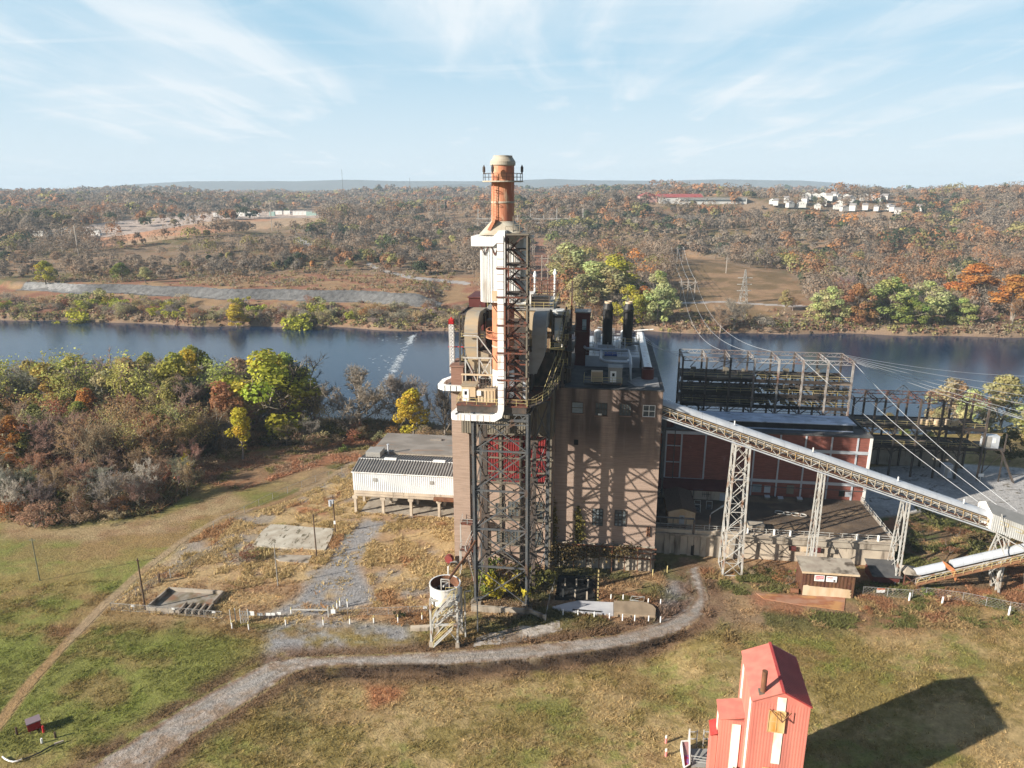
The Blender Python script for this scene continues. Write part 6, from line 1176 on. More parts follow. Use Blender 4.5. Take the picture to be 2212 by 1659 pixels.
# lower conveyor
def z2(a): return 1.0 + .357 * (a - 73.2)
C2 = Thing('low_conveyor', 'lower conveyor climbing out to the right from the reclaim pit', 'conveyor', (82, 5, 1)); B0, B1 = 73.3, 97
C2.part('hood', hood(MB(), B0 + .3, 78.3, 6.2, z2, 1.15, 3), m_alu); C2.part('hood', hood(MB(), 79.6, B1, 6.2, z2, 1.15, 11), m_alu)
C2.part('front_truss', MB().truss((B0, 4.6, z2(B0)), (B1, 4.6, z2(B1)), (B0, 4.6, z2(B0) + 1.1), (B1, 4.6, z2(B1) + 1.1), 26, .08, .14), m_psteel); C2.part('rusty_walkway', MB().bar((B0, 4.3, z2(B0) + .1), (B1, 4.3, z2(B1) + .1), .7, .22), mat('orange_rust', (.28, .14, .07), (.2, .1, .055), (1, 1, 1))); C2.part('railing', MB().rail([(B0, 4.0, z2(B0) + .2), (B1, 4.0, z2(B1) + .2)], 1.0, 1.6, .06), m_ysteel); C2.part('belt', MB().bar((B0, 6.2, z2(B0) + .9), (B1, 6.2, z2(B1) + .9), 1.7, .2), m_black)
C2.part('torn_sheet', MB().add([(78.2, 4.9, z2(78.2) + 2.6), (79.4, 4.6, z2(79) + 1.5), (80, 4.2, z2(80) + .1), (79.6, 3.9, z2(79.6) - .9), (78.9, 4.4, z2(79) + .9), (78.3, 5, z2(78.3) + 1.6), (77.6, 5.6, z2(77.6) + 3.0)], [(0, 1, 5), (1, 2, 4), (2, 3, 4), (1, 4, 5), (0, 5, 6)]), mat('orange_rust_sheet', (.42, .16, .06), (.28, .1, .05), (1, 1, 1)))
for k, a in enumerate((86.8, 92.6)):
    t = Thing('conveyor_bent', ('left' if k == 0 else 'right') + ' arched lattice bent under the lower conveyor', 'trestle', (a, 6.4, 0), group='bents under the lower conveyor'); bm = MB(); zz = z2(a) - .1
    for o in (-1.1, 1.1):
        pts = [(a + .9, 6.2 + o * 1.25, 0), (a + .2, 6.2 + o * 1.2, zz * .5), (a + .6, 6.2 + o, zz)]; t.part('leg', MB().path(pts, .28), m_psteel)
    bm.bar((a + .9, 4.9, .3), (a + .3, 7.5, zz * .5), .12).bar((a + .9, 7.5, .3), (a + .3, 4.9, zz * .5), .12).bar((a + .3, 4.9, zz * .5), (a + .6, 7.3, zz), .12).bar((a + .3, 7.5, zz * .5), (a + .6, 5.1, zz), .12); t.part('lacing', bm, m_psteel)
RP = Thing('reclaim_shed', 'low black-roofed reclaim shed at the foot of the third trestle', 'shed', (68.8, 7, 0)); RP.part('wall', MB().box(66.4, 5.6, -.2, 71.0, 9.8, 1.7), m_maroon); RP.part('roof', MB().prism([(5.2, 1.6), (10, 2.6), (10, 2.75), (5.2, 1.75)], 'x', 66.1, 71.3), m_roof)
RH2 = Thing('tail_hopper', 'small grey hopper canopy at the tail of the lower conveyor', 'hopper', (72.6, 6.5, 0)); RH2.part('canopy', MB().add([(71.4, 5, 2.6), (74.4, 5, 2.4), (74.4, 8.4, 2.6), (71.4, 8.4, 2.8), (72.4, 6.6, 3.5)], [(0, 1, 4), (1, 2, 4), (2, 3, 4), (3, 0, 4)]), m_conc); [RH2.part('post', MB().bar((x, y, 0), (x, y, 2.6), .16), m_rsteel) for x in (71.6, 74.2) for y in (5.2, 8.2)]; RH2.part('brace', MB().bars([((71.6, 5.2, .2), (74.2, 5.2, 2.4)), ((74.2, 5.2, .2), (71.6, 5.2, 2.4))], .12), m_rsteel)
# ---------------------------------------------------------------- substation frames
m_deck = mat('decaying_deck', (.022, .02, .019), (.05, .036, .028), (.4, .4, 1), c3=(.22, .17, .13), scale3=(.1, .6, 1), lo3=.56, hi3=.66)
m_wsteel = mat('weathered_steel', (.2, .17, .15), (.34, .32, .3), (.12, .12, .5), lo=.42, hi=.6, c3=(.16, .085, .06), scale3=(.6, .6, .4), lo3=.52, hi3=.66)
def substation(name, label, a0, a1, nb, b0, b1, ztop, decks, base, mtop, gables=()):
    t = Thing(name, label, 'switchyard', ((a0 + a1) / 2, (b0 + b1) / 2, 0)); xs = np.linspace(a0, a1, nb + 1)
    for i, a in enumerate(xs):
        for b in (b0, b1): t.part('post', MB().bar((a, b, base), (a, b, ztop), .42), mtop if i > nb * .35 and b == b0 and name == 'switchyard' else m_dsteel)
    fr = MB(); tops = MB()
    for b in (b0, b1): tops.truss((a0, b, ztop - .9), (a1, b, ztop - .9), (a0, b, ztop), (a1, b, ztop), nb * 6, .09, .16)
    for a in xs: tops.truss((a, b0, ztop - .8), (a, b1, ztop - .8), (a, b0, ztop), (a, b1, ztop), 8, .09, .15)
    t.part('top_truss', tops, mtop)
    for z in decks:
        d = MB(); rr = random.Random(int(z * 7)); am = a0 + (a1 - a0) * (.45 if name == 'switchyard' else .62); d.box(a0 - .3, b0 + .9, z - .2, am, b1 - .9, z)
        a = am
        while a < a1:
            if rr.random() < .68: d.box(a, b0 + .6 + rr.uniform(0, 2.2), z - .18, a + .55, b1 - .6 - rr.uniform(0, 2.2), z - .03)
            a += .62
        d.path([(a0, b0, z - .4), (a1, b0, z - .4)], .35, .8).path([(a0, b1, z - .4), (a1, b1, z - .4)], .35, .8)
        t.part('deck', d, m_deck); t.part('deck_railing', MB().rail([(a0, b0, z), (a1, b0, z)], 1.1, 2.7, .06), m_ysteel)
        fr.truss((a0, b0, z - 1.4), (a1, b0, z - 1.4), (a0, b0, z - .4), (a1, b0, z - .4), nb * 5, .08, .12)
    for i, a in enumerate(xs[:-1]):
        w_ = xs[1] - xs[0]; fr.bar((a + w_ * .1, b0, ztop - 3.6), (a + w_, b0, ztop - 1), .13) if i % 2 else None
        fr.bar((a + w_ * .5, b1, ztop - 4.4), (a + w_, b1, ztop - 1), .16); fr.bar((a, b0, decks[-1]), (a + w_ * .45, b0 + .1, decks[0] - 1.2), .14) if i % 3 == 0 else None
        for z in decks:
            fr.bar((a + w_ * .2, b1, z - 3), (a + w_ * .6, b1, z - .4), .34); fr.bar((a + w_, b0, z - 2.2), (a + w_ * .7, b0, z - .8), .18); fr.bar((a, b0, z - 2.2), (a + w_ * .3, b0, z - .8), .18); fr.bar((a + w_ * .5, b0 + 3, z - .6), (a + w_ * .5, b1, z - .6), .3); fr.bar((a, b0, z - 2.9), (a, b1, z - .6), .16)
    t.part('bracing', fr, m_dsteel)
    for a in gables: t.part('gable_peak', MB().path([(a - 4, b0, ztop), (a, b0, ztop + 3.6), (a + 4, b0, ztop)], .14).bar((a, b0, ztop), (a, b0, ztop + 3.6), .1), m_steel)
    return t
s1 = substation('switchyard', 'tall weathered switchyard frame rising behind the turbine hall', 34.4, 72.6, 7, 47.9, 56.4, 32.3, (27.4, 24.0, 21.2), 0, m_wsteel)
s2 = substation('switchyard_annex', 'lower rusty switchyard frame right of the turbine hall', 78, 109.5, 6, 60.2, 68, 20.4, (13.6, 8.4), 0, m_rsteel, (89, 104.5))
s2w = MB().box(78, 68.3, 0, 109.5, 68.7, 7.2); s2w_o = link('rear_wall', s2w.mesh('rear_wall', m_conc, s2.inv), s2.e)
ins = MB(); rr = random.Random(12)
for k in range(60): a = rr.uniform(36, 72); z = rr.choice((27.4, 24.0, 21.2)); b = rr.uniform(49, 55); ins.box(a, b, z, a + rr.uniform(.4, 1.3), b + .6, z + rr.uniform(.4, 1.4))
solo('switchgear', 'scatter of old dark switchgear lying on the tall frame decks', 'switchgear', ins, m_clad, kind='stuff')
for k, (a, b) in enumerate(((95, 62), (96.2, 61.6), (97.4, 62.4), (98.6, 61.8), (101.4, 62.2), (102.6, 61.7), (103.6, 62.5))):
    t = Thing('insulator', 'pale stacked insulator on the upper deck of the lower switchyard frame', 'insulator', (a, b, 13.6), group='insulators on the lower switchyard'); t.part('stack', MB().lathe((a, b), [(.55, 13.6), (.55, 13.9), (.4, 14), (.55, 14.1), (.55, 14.5), (.4, 14.6), (.55, 14.7), (.55, 15.0)], 12), m_cream)
for k in range(2):
    t = Thing('electrical_kiosk', ('large pale blue switch box at the right end of the lower switchyard', 'pale grey kiosk under the deck of the lower switchyard')[k], 'cabinet', ((111, 61.5, 8.4), (101.5, 60.8, 1.2))[k]); a, b, z, w_, h_ = ((109.8, 60.4, 8.5, 3.4, 3.2), (100.6, 58.2, 1.0, 2.0, 3.4))[k]
    t.part('body', MB().box(a, b, z, a + w_, b + 2, z + h_), m_alu); t.part('door', MB().box(a + .2, b - .06, z + .2, a + w_ * .45, b - .01, z + h_ - .2), m_grey); t.part('panel', MB().box(a + w_ * .55, b - .07, z + h_ * .45, a + w_ * .75, b - .01, z + h_ * .8), m_whiter)
EP = Thing('end_platform', 'dark steel platform at the right end of the lower switchyard', 'platform', (112, 62, 8.4)); EP.part('deck', MB().box(109.8, 59.8, 8.2, 114.6, 66, 8.4), m_dsteel); EP.part('leg', MB().bars([((114.4, 60, 0), (114.4, 60, 12.5)), ((110.2, 60, 0), (110.2, 60, 8.2))], .25).bars([((114.4, 60, 8), (110.2, 60, 2))], .12), m_dsteel); EP.part('stair', MB().bar((113.5, 59.4, 8.2), (117.5, 59.4, .2), .9, .25), m_dsteel)
solo('yard_notice', 'small white notice on a post at the lot by the switchyard', 'sign', MB().box(108.9, 58.6, 1.6, 110.1, 58.68, 2.4).bar((109.5, 58.75, 0), (109.5, 58.75, 2.4), .12), m_whiter)
# ---------------------------------------------------------------- brown shed
SH = Thing('brown_shed', 'rusty brown shed with grey roof and two warning signs', 'shed', (56.8, 2, 0)); m_shed = mat('rusty_brown_sheet', (.085, .035, .022), (.12, .06, .03), (1.2, 1.2, .15), lo=.4, hi=.62, c3=(.2, .11, .04), scale3=(.5, .5, .5), lo3=.58, hi3=.72)
sb = MB().box(52.3, -.1, -.2, 61.2, 4.1, 4.9); sb.corr((52.3, -.12), (61.2, -.12), -.1, 4.9, .6, .05); SH.part('wall', sb, m_shed); SH.part('roof', MB().prism([(-.7, 4.85), (4.4, 5.25), (4.4, 5.4), (-.7, 5.0)], 'x', 51.9, 61.6), m_conc); SH.part('fascia', MB().box(51.9, -.8, 4.7, 61.6, -.71, 5.05), m_cream)
rng = random.Random(4); pts = [(52.5, .05)] + [(52.5, 2.0), (53.2, 2.15), (53.6, 1.95)] + [(54 + k * .62, 2.0 - .025 * k + rng.uniform(-.06, .06)) for k in range(11)] + [(60.75, 1.55), (60.45, 1.3), (60.8, 1.0), (60.6, .6), (60.85, .3), (60.7, .05)]
SH.part('peeled_paint', MB().prism(pts, 'y', -.24, -.2), m_cream, label='bare cream patch where the brown paint has peeled')
def text(name, s, size, loc, parent, m, label=None):
    cu = bpy.data.curves.new(name, 'FONT'); cu.body = s; cu.size = size; cu.align_x = 'CENTER'; cu.align_y = 'CENTER'; cu.extrude = .004; tmp = bpy.data.objects.new(name, cu); COL.objects.link(tmp)
    dg = bpy.context.evaluated_depsgraph_get(); me = bpy.data.meshes.new_from_object(tmp.evaluated_get(dg)); COL.objects.unlink(tmp); bpy.data.objects.remove(tmp)
    me.materials.clear(); me.materials.append(m); o = bpy.data.objects.new(name, me); COL.objects.link(o); o.parent = parent; o.location = loc; o.rotation_euler = (math.pi / 2, 0, 0)
    return o
m_pink = mat('sign_red', (.62, .1, .12)); m_ink = mat('sign_ink', (.06, .06, .07))
SG = Thing('warning_sign', 'red and white warning sign, the left of two on the brown shed', 'sign', (55.05, -.3, 3.1), group='signs on the brown shed'); SG.part('board', MB().box(54.2, -.34, 3.1, 55.9, -.3, 4.25), m_whiter); SG.part('red_panel', MB().box(54.35, -.37, 3.6, 55.75, -.345, 4.12), m_pink); text('lettering', 'DANGER', .34, (0, -.08, .76), SG.e, m_whiter); text('lettering', 'KEEP OUT', .3, (0, -.06, .28), SG.e, m_pink)
SG2 = Thing('warning_sign', 'white notice with a red heading, right of the red and white sign', 'sign', (57.1, -.3, 3.1), group='signs on the brown shed'); SG2.part('board', MB().box(56.2, -.34, 3.1, 58.0, -.3, 4.2), m_whiter); SG2.part('red_panel', MB().box(56.35, -.36, 3.85, 57.3, -.342, 4.0), m_pink); SG2.part('emblem', MB().cyl((57.6, -.36, 3.35), (57.6, -.342, 3.35), .2), m_ink); text('lettering', 'NOTICE', .2, (-.3, -.055, .55), SG2.e, m_ink)
solo('rusty_apron', 'rust-stained brick apron before the brown shed', 'paving', MB().prism([(44.5, -.8), (52, -.6), (60, .1), (58.4, -4.4), (50, -3.4), (45.4, -2.4)], 'z', -.2, .12), mat('rust_paving', (.36, .2, .13), (.3, .12, .06), (.35, .6, 1), lo=.4, hi=.6, c3=(.45, .24, .1), scale3=(.3, .5, 1), lo3=.55, hi3=.68))
solo('overturned_bin', 'small rusty bin lying beside the brown shed', 'bin', MB().cyl((50.6, .4, .5), (51.9, .2, .5), .5, .55), m_rust)
# ---------------------------------------------------------------- white warehouse on stilts
WH = Thing('warehouse', 'white corrugated warehouse raised on concrete columns', 'building', (-25, 27, 0))
wm = MB().box(-38.7, 22.3, 5.4, -11.7, 32, 9.75); wm.corr((-38.7, 22.28), (-11.7, 22.28), 5.4, 9.75, .45, .07); m_wh = mat('clean_white_sheet', (.68, .7, .71), (.6, .62, .63), (.4, .4, .2), rough=.45); WH.part('wall', wm, m_wh)
WH.part('gable', MB().prism([(22.3, 9.75), (32, 9.75), (32, 10.3), (27.2, 10.95)], 'x', -38.7, -11.7), m_wh)
rf = MB()
for (b0, z0), (b1, z1) in (((22.1, 9.85), (27.2, 11.05)), ((27.2, 11.05), (32.1, 10.45))): rf.quad((-38.85, b0, z0), (-11.7, b0, z0), (-11.7, b1, z1), (-38.85, b1, z1))
rs = MB()
for a in np.arange(-38.6, -11.8, .62):
    rs.bar((a, 22.05, 9.93), (a, 27.1, 11.13), .12, .14); rs.bar((a, 27.3, 11.12), (a, 32, 10.52), .12, .14)
WH.part('roof', rf, m_grey); WH.part('roof_ribs', rs, mat('rib_grey', (.12, .115, .11), (.18, .16, .145), (.5, .5, .5))); WH.part('ridge_vent', MB().box(-32.8, 26.8, 11.1, -30.0, 27.6, 11.45).box(-21.5, 26.8, 11.1, -18.7, 27.6, 11.45).box(-38.85, 27.1, 11.0, -11.7, 27.3, 11.15), m_whiter); WH.part('gutter', MB().box(-38.9, 21.95, 9.68, -11.7, 22.1, 9.85), m_whiter)
WH.part('floor_slab', MB().box(-38.6, 22.15, 4.0, -11.7, 32, 5.4).box(-38.5, 21.9, 4.2, -11.7, 22.15, 4.35).box(-38.5, 21.95, 4.75, -11.7, 22.15, 4.85), m_concw)
for a in (-38.4, -32, -25.6, -19.2):
    for b in (22.3, 28): WH.part('column', MB().box(a - .28, b - .28, -.2, a + .28, b + .28, 3.2).add([(a - .28, b - .28, 3.2), (a + .28, b - .28, 3.2), (a + .28, b + .28, 3.2), (a - .28, b + .28, 3.2), (a - .6, b - .35, 3.6), (a + .6, b - .35, 3.6), (a + .6, b + .35, 3.6), (a - .6, b + .35, 3.6)], [(0, 1, 5, 4), (1, 2, 6, 5), (2, 3, 7, 6), (3, 0, 4, 7)]).box(a - .6, b - .35, 3.6, a + .6, b + .35, 4.0), m_concw)
for a in (-34.0, -21.2): WH.part('vent_panel', MB().box(a, 22.1, 7.75, a + .85, 22.19, 8.55), m_grey)
WH.part('rusty_awning', MB().box(-20.2, 21.3, 4.2, -11.7, 22.0, 4.95), m_rust); WH.part('rear_block', MB().box(-37.4, 32.1, 0, -11.7, 45, 10.85), m_conc); WH.part('rear_roof', MB().box(-37.6, 32.0, 10.85, -11.7, 45.2, 11.05).box(-25.6, 41, 11.05, -22.8, 41.8, 11.4), mat('felt_roof', (.2, .175, .15), (.26, .23, .2), (.2, .35, 1), lo=.42, hi=.6, c3=(.3, .17, .1), scale3=(.15, .5, 1), lo3=.6, hi3=.75))
bxp = WH.part('roof_box', MB().box(-37.7, 28.6, 10.3, -34.3, 32.2, 12.1), m_grey); WH.part('flue', MB().cyl((-33.2, 31.4, 10.3), (-33.2, 31.4, 13.0), .2).cyl((-33.2, 31.4, 13), (-33.2, 31.4, 13.2), .32), m_alu, bxp)
tag(solo('warehouse_floor', 'grey paved floor under the raised warehouse', None, MB().box(-37.5, 22.6, -.3, -11.7, 32, .1), m_conc, kind='structure'))
# ---------------------------------------------------------------- red elevator building in front
RO = np.array([26.1, 65.2]); RW = np.array([.984, -.176]); RL = np.array([.176, .984]); RROT = math.atan2(-.176, .984)
def rp(p, q, z): e = RO + RW * p + RL * q; return (e[0], e[1], z)
class RMB(MB):
    def __init__(s): super().__init__(True)
    def _p(s, p): return np.array(rp(*p))
m_coral = mat('coral_sheet', (.57, .2, .15), (.5, .155, .12), (.8, .8, .12), rough=.55, lo=.38, hi=.66, c3=(.42, .15, .12), scale3=(.7, .7, .09), lo3=.5, hi3=.78); m_coralroof = mat('red_shade_roof_sheet', (.46, .07, .06), (.38, .05, .045), (1, .6, 1), rough=.4); m_strip = mat('white_strip', (.78, .74, .62), (.6, .5, .33), (1, 1, .3), lo=.55, hi=.8)
RE = Thing('elevator_building', 'narrow coral red sheet-metal elevator building with white strips, casting a long shadow', 'building', rp(3, 4, 0), RROT, world=True); zb = -.6
w_ = RMB().box(.02, .02, zb, 5.93, 8.48, 16.7); w_.corr((0, 0), (5.95, 0), zb, 16.7, .3, .012); w_.corr((0, 8.5), (0, 0), zb, 16.7, .3, .012); w_.prism([(0, 16.7), (5.95, 16.7), (3, 18.15)], 'y', -.02, 8.5)
RE.part('wall', w_, m_coral)
def slope(p0, z0, p1, z1, q0=-.15, q1=8.65): return RMB().add([(p0, q0, z0), (p0, q1, z0), (p1, q1, z1), (p1, q0, z1), (p0, q0, z0 + .1), (p0, q1, z0 + .1), (p1, q1, z1 + .1), (p1, q0, z1 + .1)], [(0, 1, 2, 3), (7, 6, 5, 4), (0, 3, 7, 4), (1, 5, 6, 2), (0, 4, 5, 1), (3, 2, 6, 7)])
RE.part('roof', slope(-.15, 16.68, 3, 18.2), m_coral); r2 = slope(3, 18.2, 6.1, 16.66)
for q in np.arange(0, 8.6, .32): r2.bar((3.05, q, 18.3), (6.1, q, 16.79), .05, .05)
RE.part('roof', r2, m_coralroof, label='ribbed far slope of the roof, shade painted as darker red'); RE.part('ridge_cap', RMB().bar((3, -.2, 18.33), (3, 8.7, 18.33), .3, .1), m_coralroof)  # the slope away from the sun has its shade painted in as darker red
RE.part('white_strip', RMB().box(2.5, -.09, 3, 3.4, -.045, 8.3).box(2.5, -.09, 13.2, 3.4, -.045, 17.55).box(2.5, -.09, 9.0, 3.4, -.045, 13.2), m_strip)
for q0, q1 in ((.5, 1.3), (6.2, 7.0)): RE.part('white_strip', RMB().box(-.09, q0, zb, -.045, q1, 16.2), m_strip)
m_rw = mat('rusted_panel', (.5, .24, .05), (.6, .42, .2), (1.2, 1.2, .25), lo=.42, hi=.62)
for z0, z1, p0 in ((13.2, 15.9, 1.75), (5.6, 8.4, 1.7)):
    wn = RE.part('rusty_window', RMB().box(p0, -.2, z0, p0 + 1.7, -.1, z1), m_rw); RE.part('frame', RMB().path([(p0, -.22, z0), (p0 + 1.7, -.22, z0), (p0 + 1.7, -.22, z1), (p0, -.22, z1), (p0, -.22, z0)], .06).bar((p0 + .85, -.22, z0), (p0 + .85, -.22, z1), .04).bar((p0, -.22, (z0 + z1) / 2), (p0 + 1.7, -.22, (z0 + z1) / 2), .04), mat('rust_pale', (.6, .46, .26), (.45, .26, .1), (2, 2, 2)), wn)
RE.part('bracket', RMB().path([(1.8, -.25, 16.1), (3.0, -1.0, 15.2)], .08).path([(2.8, -.25, 15.9), (3.0, -1.0, 15.2), (4.0, -.3, 16.0)], .08), m_rust)
RE.part('roof_pipe', RMB().cyl((1.1, .8, 17.0), (1.1, .8, 20.0), .3, n=16), m_rust); RE.part('pipe_flashing', RMB().box(.65, .35, 17.1, 1.55, 1.25, 17.45), m_clad)
ax = RMB().box(-2.7, 3.15, zb, .0, 6.2, 11.3); ax.corr((-2.72, 3.13), (0, 3.13), zb, 11.3, .3, .012); RE.part('side_annex', ax, m_coral); RE.part('annex_roof', RMB().prism([(-2.85, 11.3), (.0, 11.9), (.0, 12.02), (-2.85, 11.42)], 'y', 3.0, 6.35), m_coral); RE.part('annex_strip', RMB().box(-1.35, 3.02, zb, -.4, 3.08, 10.9).box(-2.8, 4.3, zb, -2.74, 5.0, 11.0), m_strip)
RE.part('low_annex', RMB().box(-3.4, 3.8, zb, -2.75, 6.1, 8.4), m_coral); RE.part('low_annex_roof', RMB().prism([(-3.55, 8.35), (-2.76, 8.75), (-2.76, 8.85), (-3.55, 8.45)], 'y', 3.7, 6.2), m_coralroof); RE.part('leaning_sheet', RMB().add([(-.9, 2.6, 5.4), (-.1, 2.4, 5.2), (.1, 2.6, 1), (-.7, 2.9, 1), (-.9, 2.7, 5.4), (-.1, 2.5, 5.2), (.1, 2.7, 1), (-.7, 3.0, 1)], [(0, 1, 2, 3), (7, 6, 5, 4), (0, 4, 5, 1), (1, 5, 6, 2), (3, 2, 6, 7), (0, 3, 7, 4)]), m_clad)
def g3(k, x, y, z=0.0): return ground(*Z(k, x, y), z)
def wbar(p, q, w=.1, m=None): return m.bar(p, q, w)
# loading pen beside it
PN = Thing('loading_pen', 'broken pen of pale posts and rails left of the red building', 'pen', g3(30, 540, 650), 0, world=True); pr_ = MB(True)
for (x0, x1) in ((390, 490), (570, 665)):
    p, q = g3(30, x0, 600), g3(30, x1, 605)
    pr_ = MB(True)
    for e in (p, q): pr_.bar(e, e + (0, 0, 2.6), .12)
    for h in (1.2, 2.3): pr_.bar(p + (0, 0, h), q + (0, 0, h), .1)
    PN.part('rail_stand', pr_, m_psteel)
p, q = g3(30, 430, 800), g3(30, 660, 830); pr_ = MB(True).bar(p, p + (0, 0, 1.2), .1).bar(q, q + (0, 0, 1.2), .1)
for h in (.3, .7, 1.1): pr_.bar(p + (0, 0, h), q + (0, 0, h), .07)
PN.part('rails', pr_, m_psteel); fl = [g3(30, *e) for e in ((420, 640), (670, 640), (700, 860), (430, 860))]; PN.part('floor', MB(True).add([(*e[:2], .04) for e in fl] + [(*e[:2], .16) for e in fl], [(4, 5, 6, 7), (0, 1, 5, 4), (1, 2, 6, 5), (2, 3, 7, 6), (3, 0, 4, 7)]), m_grey)
HP = Thing('scrap_hopper', 'tilted white scrap hopper with a red and purple inside', 'hopper', g3(30, 360, 760), 0, world=True); a_, b_, c_, d_ = g3(30, 305, 640), g3(30, 395, 640), g3(30, 410, 850), g3(30, 345, 880); up_ = V3(0, 0, 1)
HP.part('rim', MB(True).path([a_ + up_ * 1.3, d_ + up_ * .3, c_ + up_ * .4, b_ + up_ * 1.4, a_ + up_ * 1.3], .14).bar(b_ + up_ * .2, b_ + up_ * 3.2, .14).bar(b_ + up_ * 3, c_ + up_ * .5, .12), m_white); HP.part('upper_lining', MB(True).quad(a_ + up_ * 1.2, b_ + up_ * 1.2, (b_ + c_) / 2 + up_ * .55, (a_ + d_) / 2 + up_ * .6), mat('dull_rose', (.4, .22, .2), (.3, .14, .14), (1, 1, 1))); HP.part('lower_lining', MB(True).quad((a_ + d_) / 2 + up_ * .6, (b_ + c_) / 2 + up_ * .55, c_ + up_ * .3, d_ + up_ * .2), mat('crimson', (.42, .03, .06), (.2, .1, .3), (1.4, 1.4, 1.4), lo=.45, hi=.55)); HP.part('shell', MB(True).quad(a_ + up_ * 1.25 - (.1, 0, 0), a_ - (.1, 0, 0), d_ - (.1, 0, 0), d_ + up_ * .3 - (.1, 0, 0)), m_white)
# ---------------------------------------------------------------- posts, poles and fences
def bollard(p, h, lb, grp, m=m_whiter, mt=m_ysteel, r=.11):
    t = Thing('bollard', lb, 'bollard', p, 0, grp, world=True); p = np.array(p); t.part('post', MB(True).cyl(p - (0, 0, .1), p + (0, 0, h * .72), r, n=10), m); t.part('top_band', MB(True).cyl(p + (0, 0, h * .72), p + (0, 0, h), r, r * .8, n=10), mt)
for x, y in ((902, 574), (1002, 582), (1224, 555), (1450, 556), (1609, 550), (1752, 545), (1897, 540), (2042, 528)): bollard(g3(25, x, y), 1.5, 'yellow and white bollard in the row before the yard gate', 'bollards before the yard gate')
for x, y in ((1258, 498), (1512, 484), (1533, 457), (1550, 442), (1595, 447)): bollard(g3(25, x, y), 1.6, 'pale bollard inside the yard gate beside the gravel', 'bollards inside the yard gate')
for x, y in ((1130, 1365), (1240, 1376), (1360, 1386), (1472, 1396), (1568, 1403), (1658, 1411), (1760, 1416), (1847, 1421), (1848, 1292), (1757, 1287), (1572, 1258), (1483, 1256)): bollard(g3(3, x, y), 1.25, 'white bollard around the long concrete pad', 'bollards around the concrete pad', mt=m_whiter)
for x, y in ((1790, 1082), (1897, 1055)): bollard(g3(3, x, y), 1.6, 'yellow bollard at the corner of the brick block', 'bollards at the brick block corner', m_ysteel)
for x, y in ((1100, 157), (1112, 142), (1125, 127)): bollard(g3(25, x, y), 1.1, 'small yellow bollard between the cracked slab and the red-brown shrub', 'bollards by the cracked slab', m_ysteel)
for x, y in ((127, 555), (127, 715)): bollard(g3(30, x, y), 1.1, 'faded pink bollard in the grass left of the red building', 'pink bollards', mat('faded_pink', (.6, .22, .2)), m_strip, .16)
for x, y in ((1257, 636), (1530, 670), (2085, 752)): bollard(g3(10, x, y), 1.6, 'thick white post along the wire fence on the right', 'white posts on the right fence', mt=m_whiter, r=.16)
def pole(k, base, top, label, m, r=.14, arm=None, tf=False):
    p = g3(k, *base); u, v = Z(k, *top); lo, hi = 1., 20.
    for _ in range(40):
        mid = (lo + hi) / 2
        if proj(p[0], p[1], mid)[1] > v: lo = mid
        else: hi = mid
    h = lo; t = Thing('utility_pole', label, 'pole', p, 0, world=True); lean = ground(u, v, h); lean[2] = h; lean = p + (lean - p) * V3(.5, .5, 1)
    t.part('shaft', MB(True).cyl(p - (0, 0, .2), lean, r, r * .7, n=10), m)
    if arm: t.part('crossarm', MB(True).bar(lean + (-arm, 0, -.4), lean + (arm, 0, -.4), .12), m)
    if tf: t.part('transformer', MB(True).cyl(lean + (-.5, -.3, -2.2), lean + (-.5, -.3, -.9), .35).cyl(lean + (.1, -.4, -1.6), lean + (.1, -.4, -.8), .25), m_alu); t.part('meter', MB(True).box(*(p + (-.2, -.35, 2.2)), *(p + (.2, -.15, 2.9))), m_whiter)
    return h
m_gpole = mat('greenish_pole', (.2, .2, .13), (.15, .15, .1), (3, 3, .5))
pole(7, (195, 738), (155, 530), 'slender greenish pole standing in the left field', m_gpole, .12, .5); pole(7, (714, 880), (672, 630), 'dark timber pole at the fence corner by the foundation pit', m_timber, .16, .3); pole(7, (1365, 765), (1345, 558), 'grey metal pole in the middle of the dry yard', m_grey, .1); pole(7, (1555, 622), (1535, 412), 'brown timber pole with ivy at the cracked slab', m_timber, .15, .25); pole(7, (1648, 505), (1630, 322), 'timber pole with pale transformers near the white warehouse', m_timber, .15, .6, True)
def wire(p, q, sag, label, group, r=.03, n=18):
    p = np.array(p, float); q = np.array(q, float); pts = [p + (q - p) * t - V3(0, 0, sag * 4 * t * (1 - t)) for t in np.linspace(0, 1, n)]
    return solo('cable', label, 'cable', MB(True).tube(pts, r, 5), m_cable, group)
m_mesh = mat('galvanised_wire', (.35, .35, .34), (.25, .22, .2), (1, 1, 1), rough=.5)
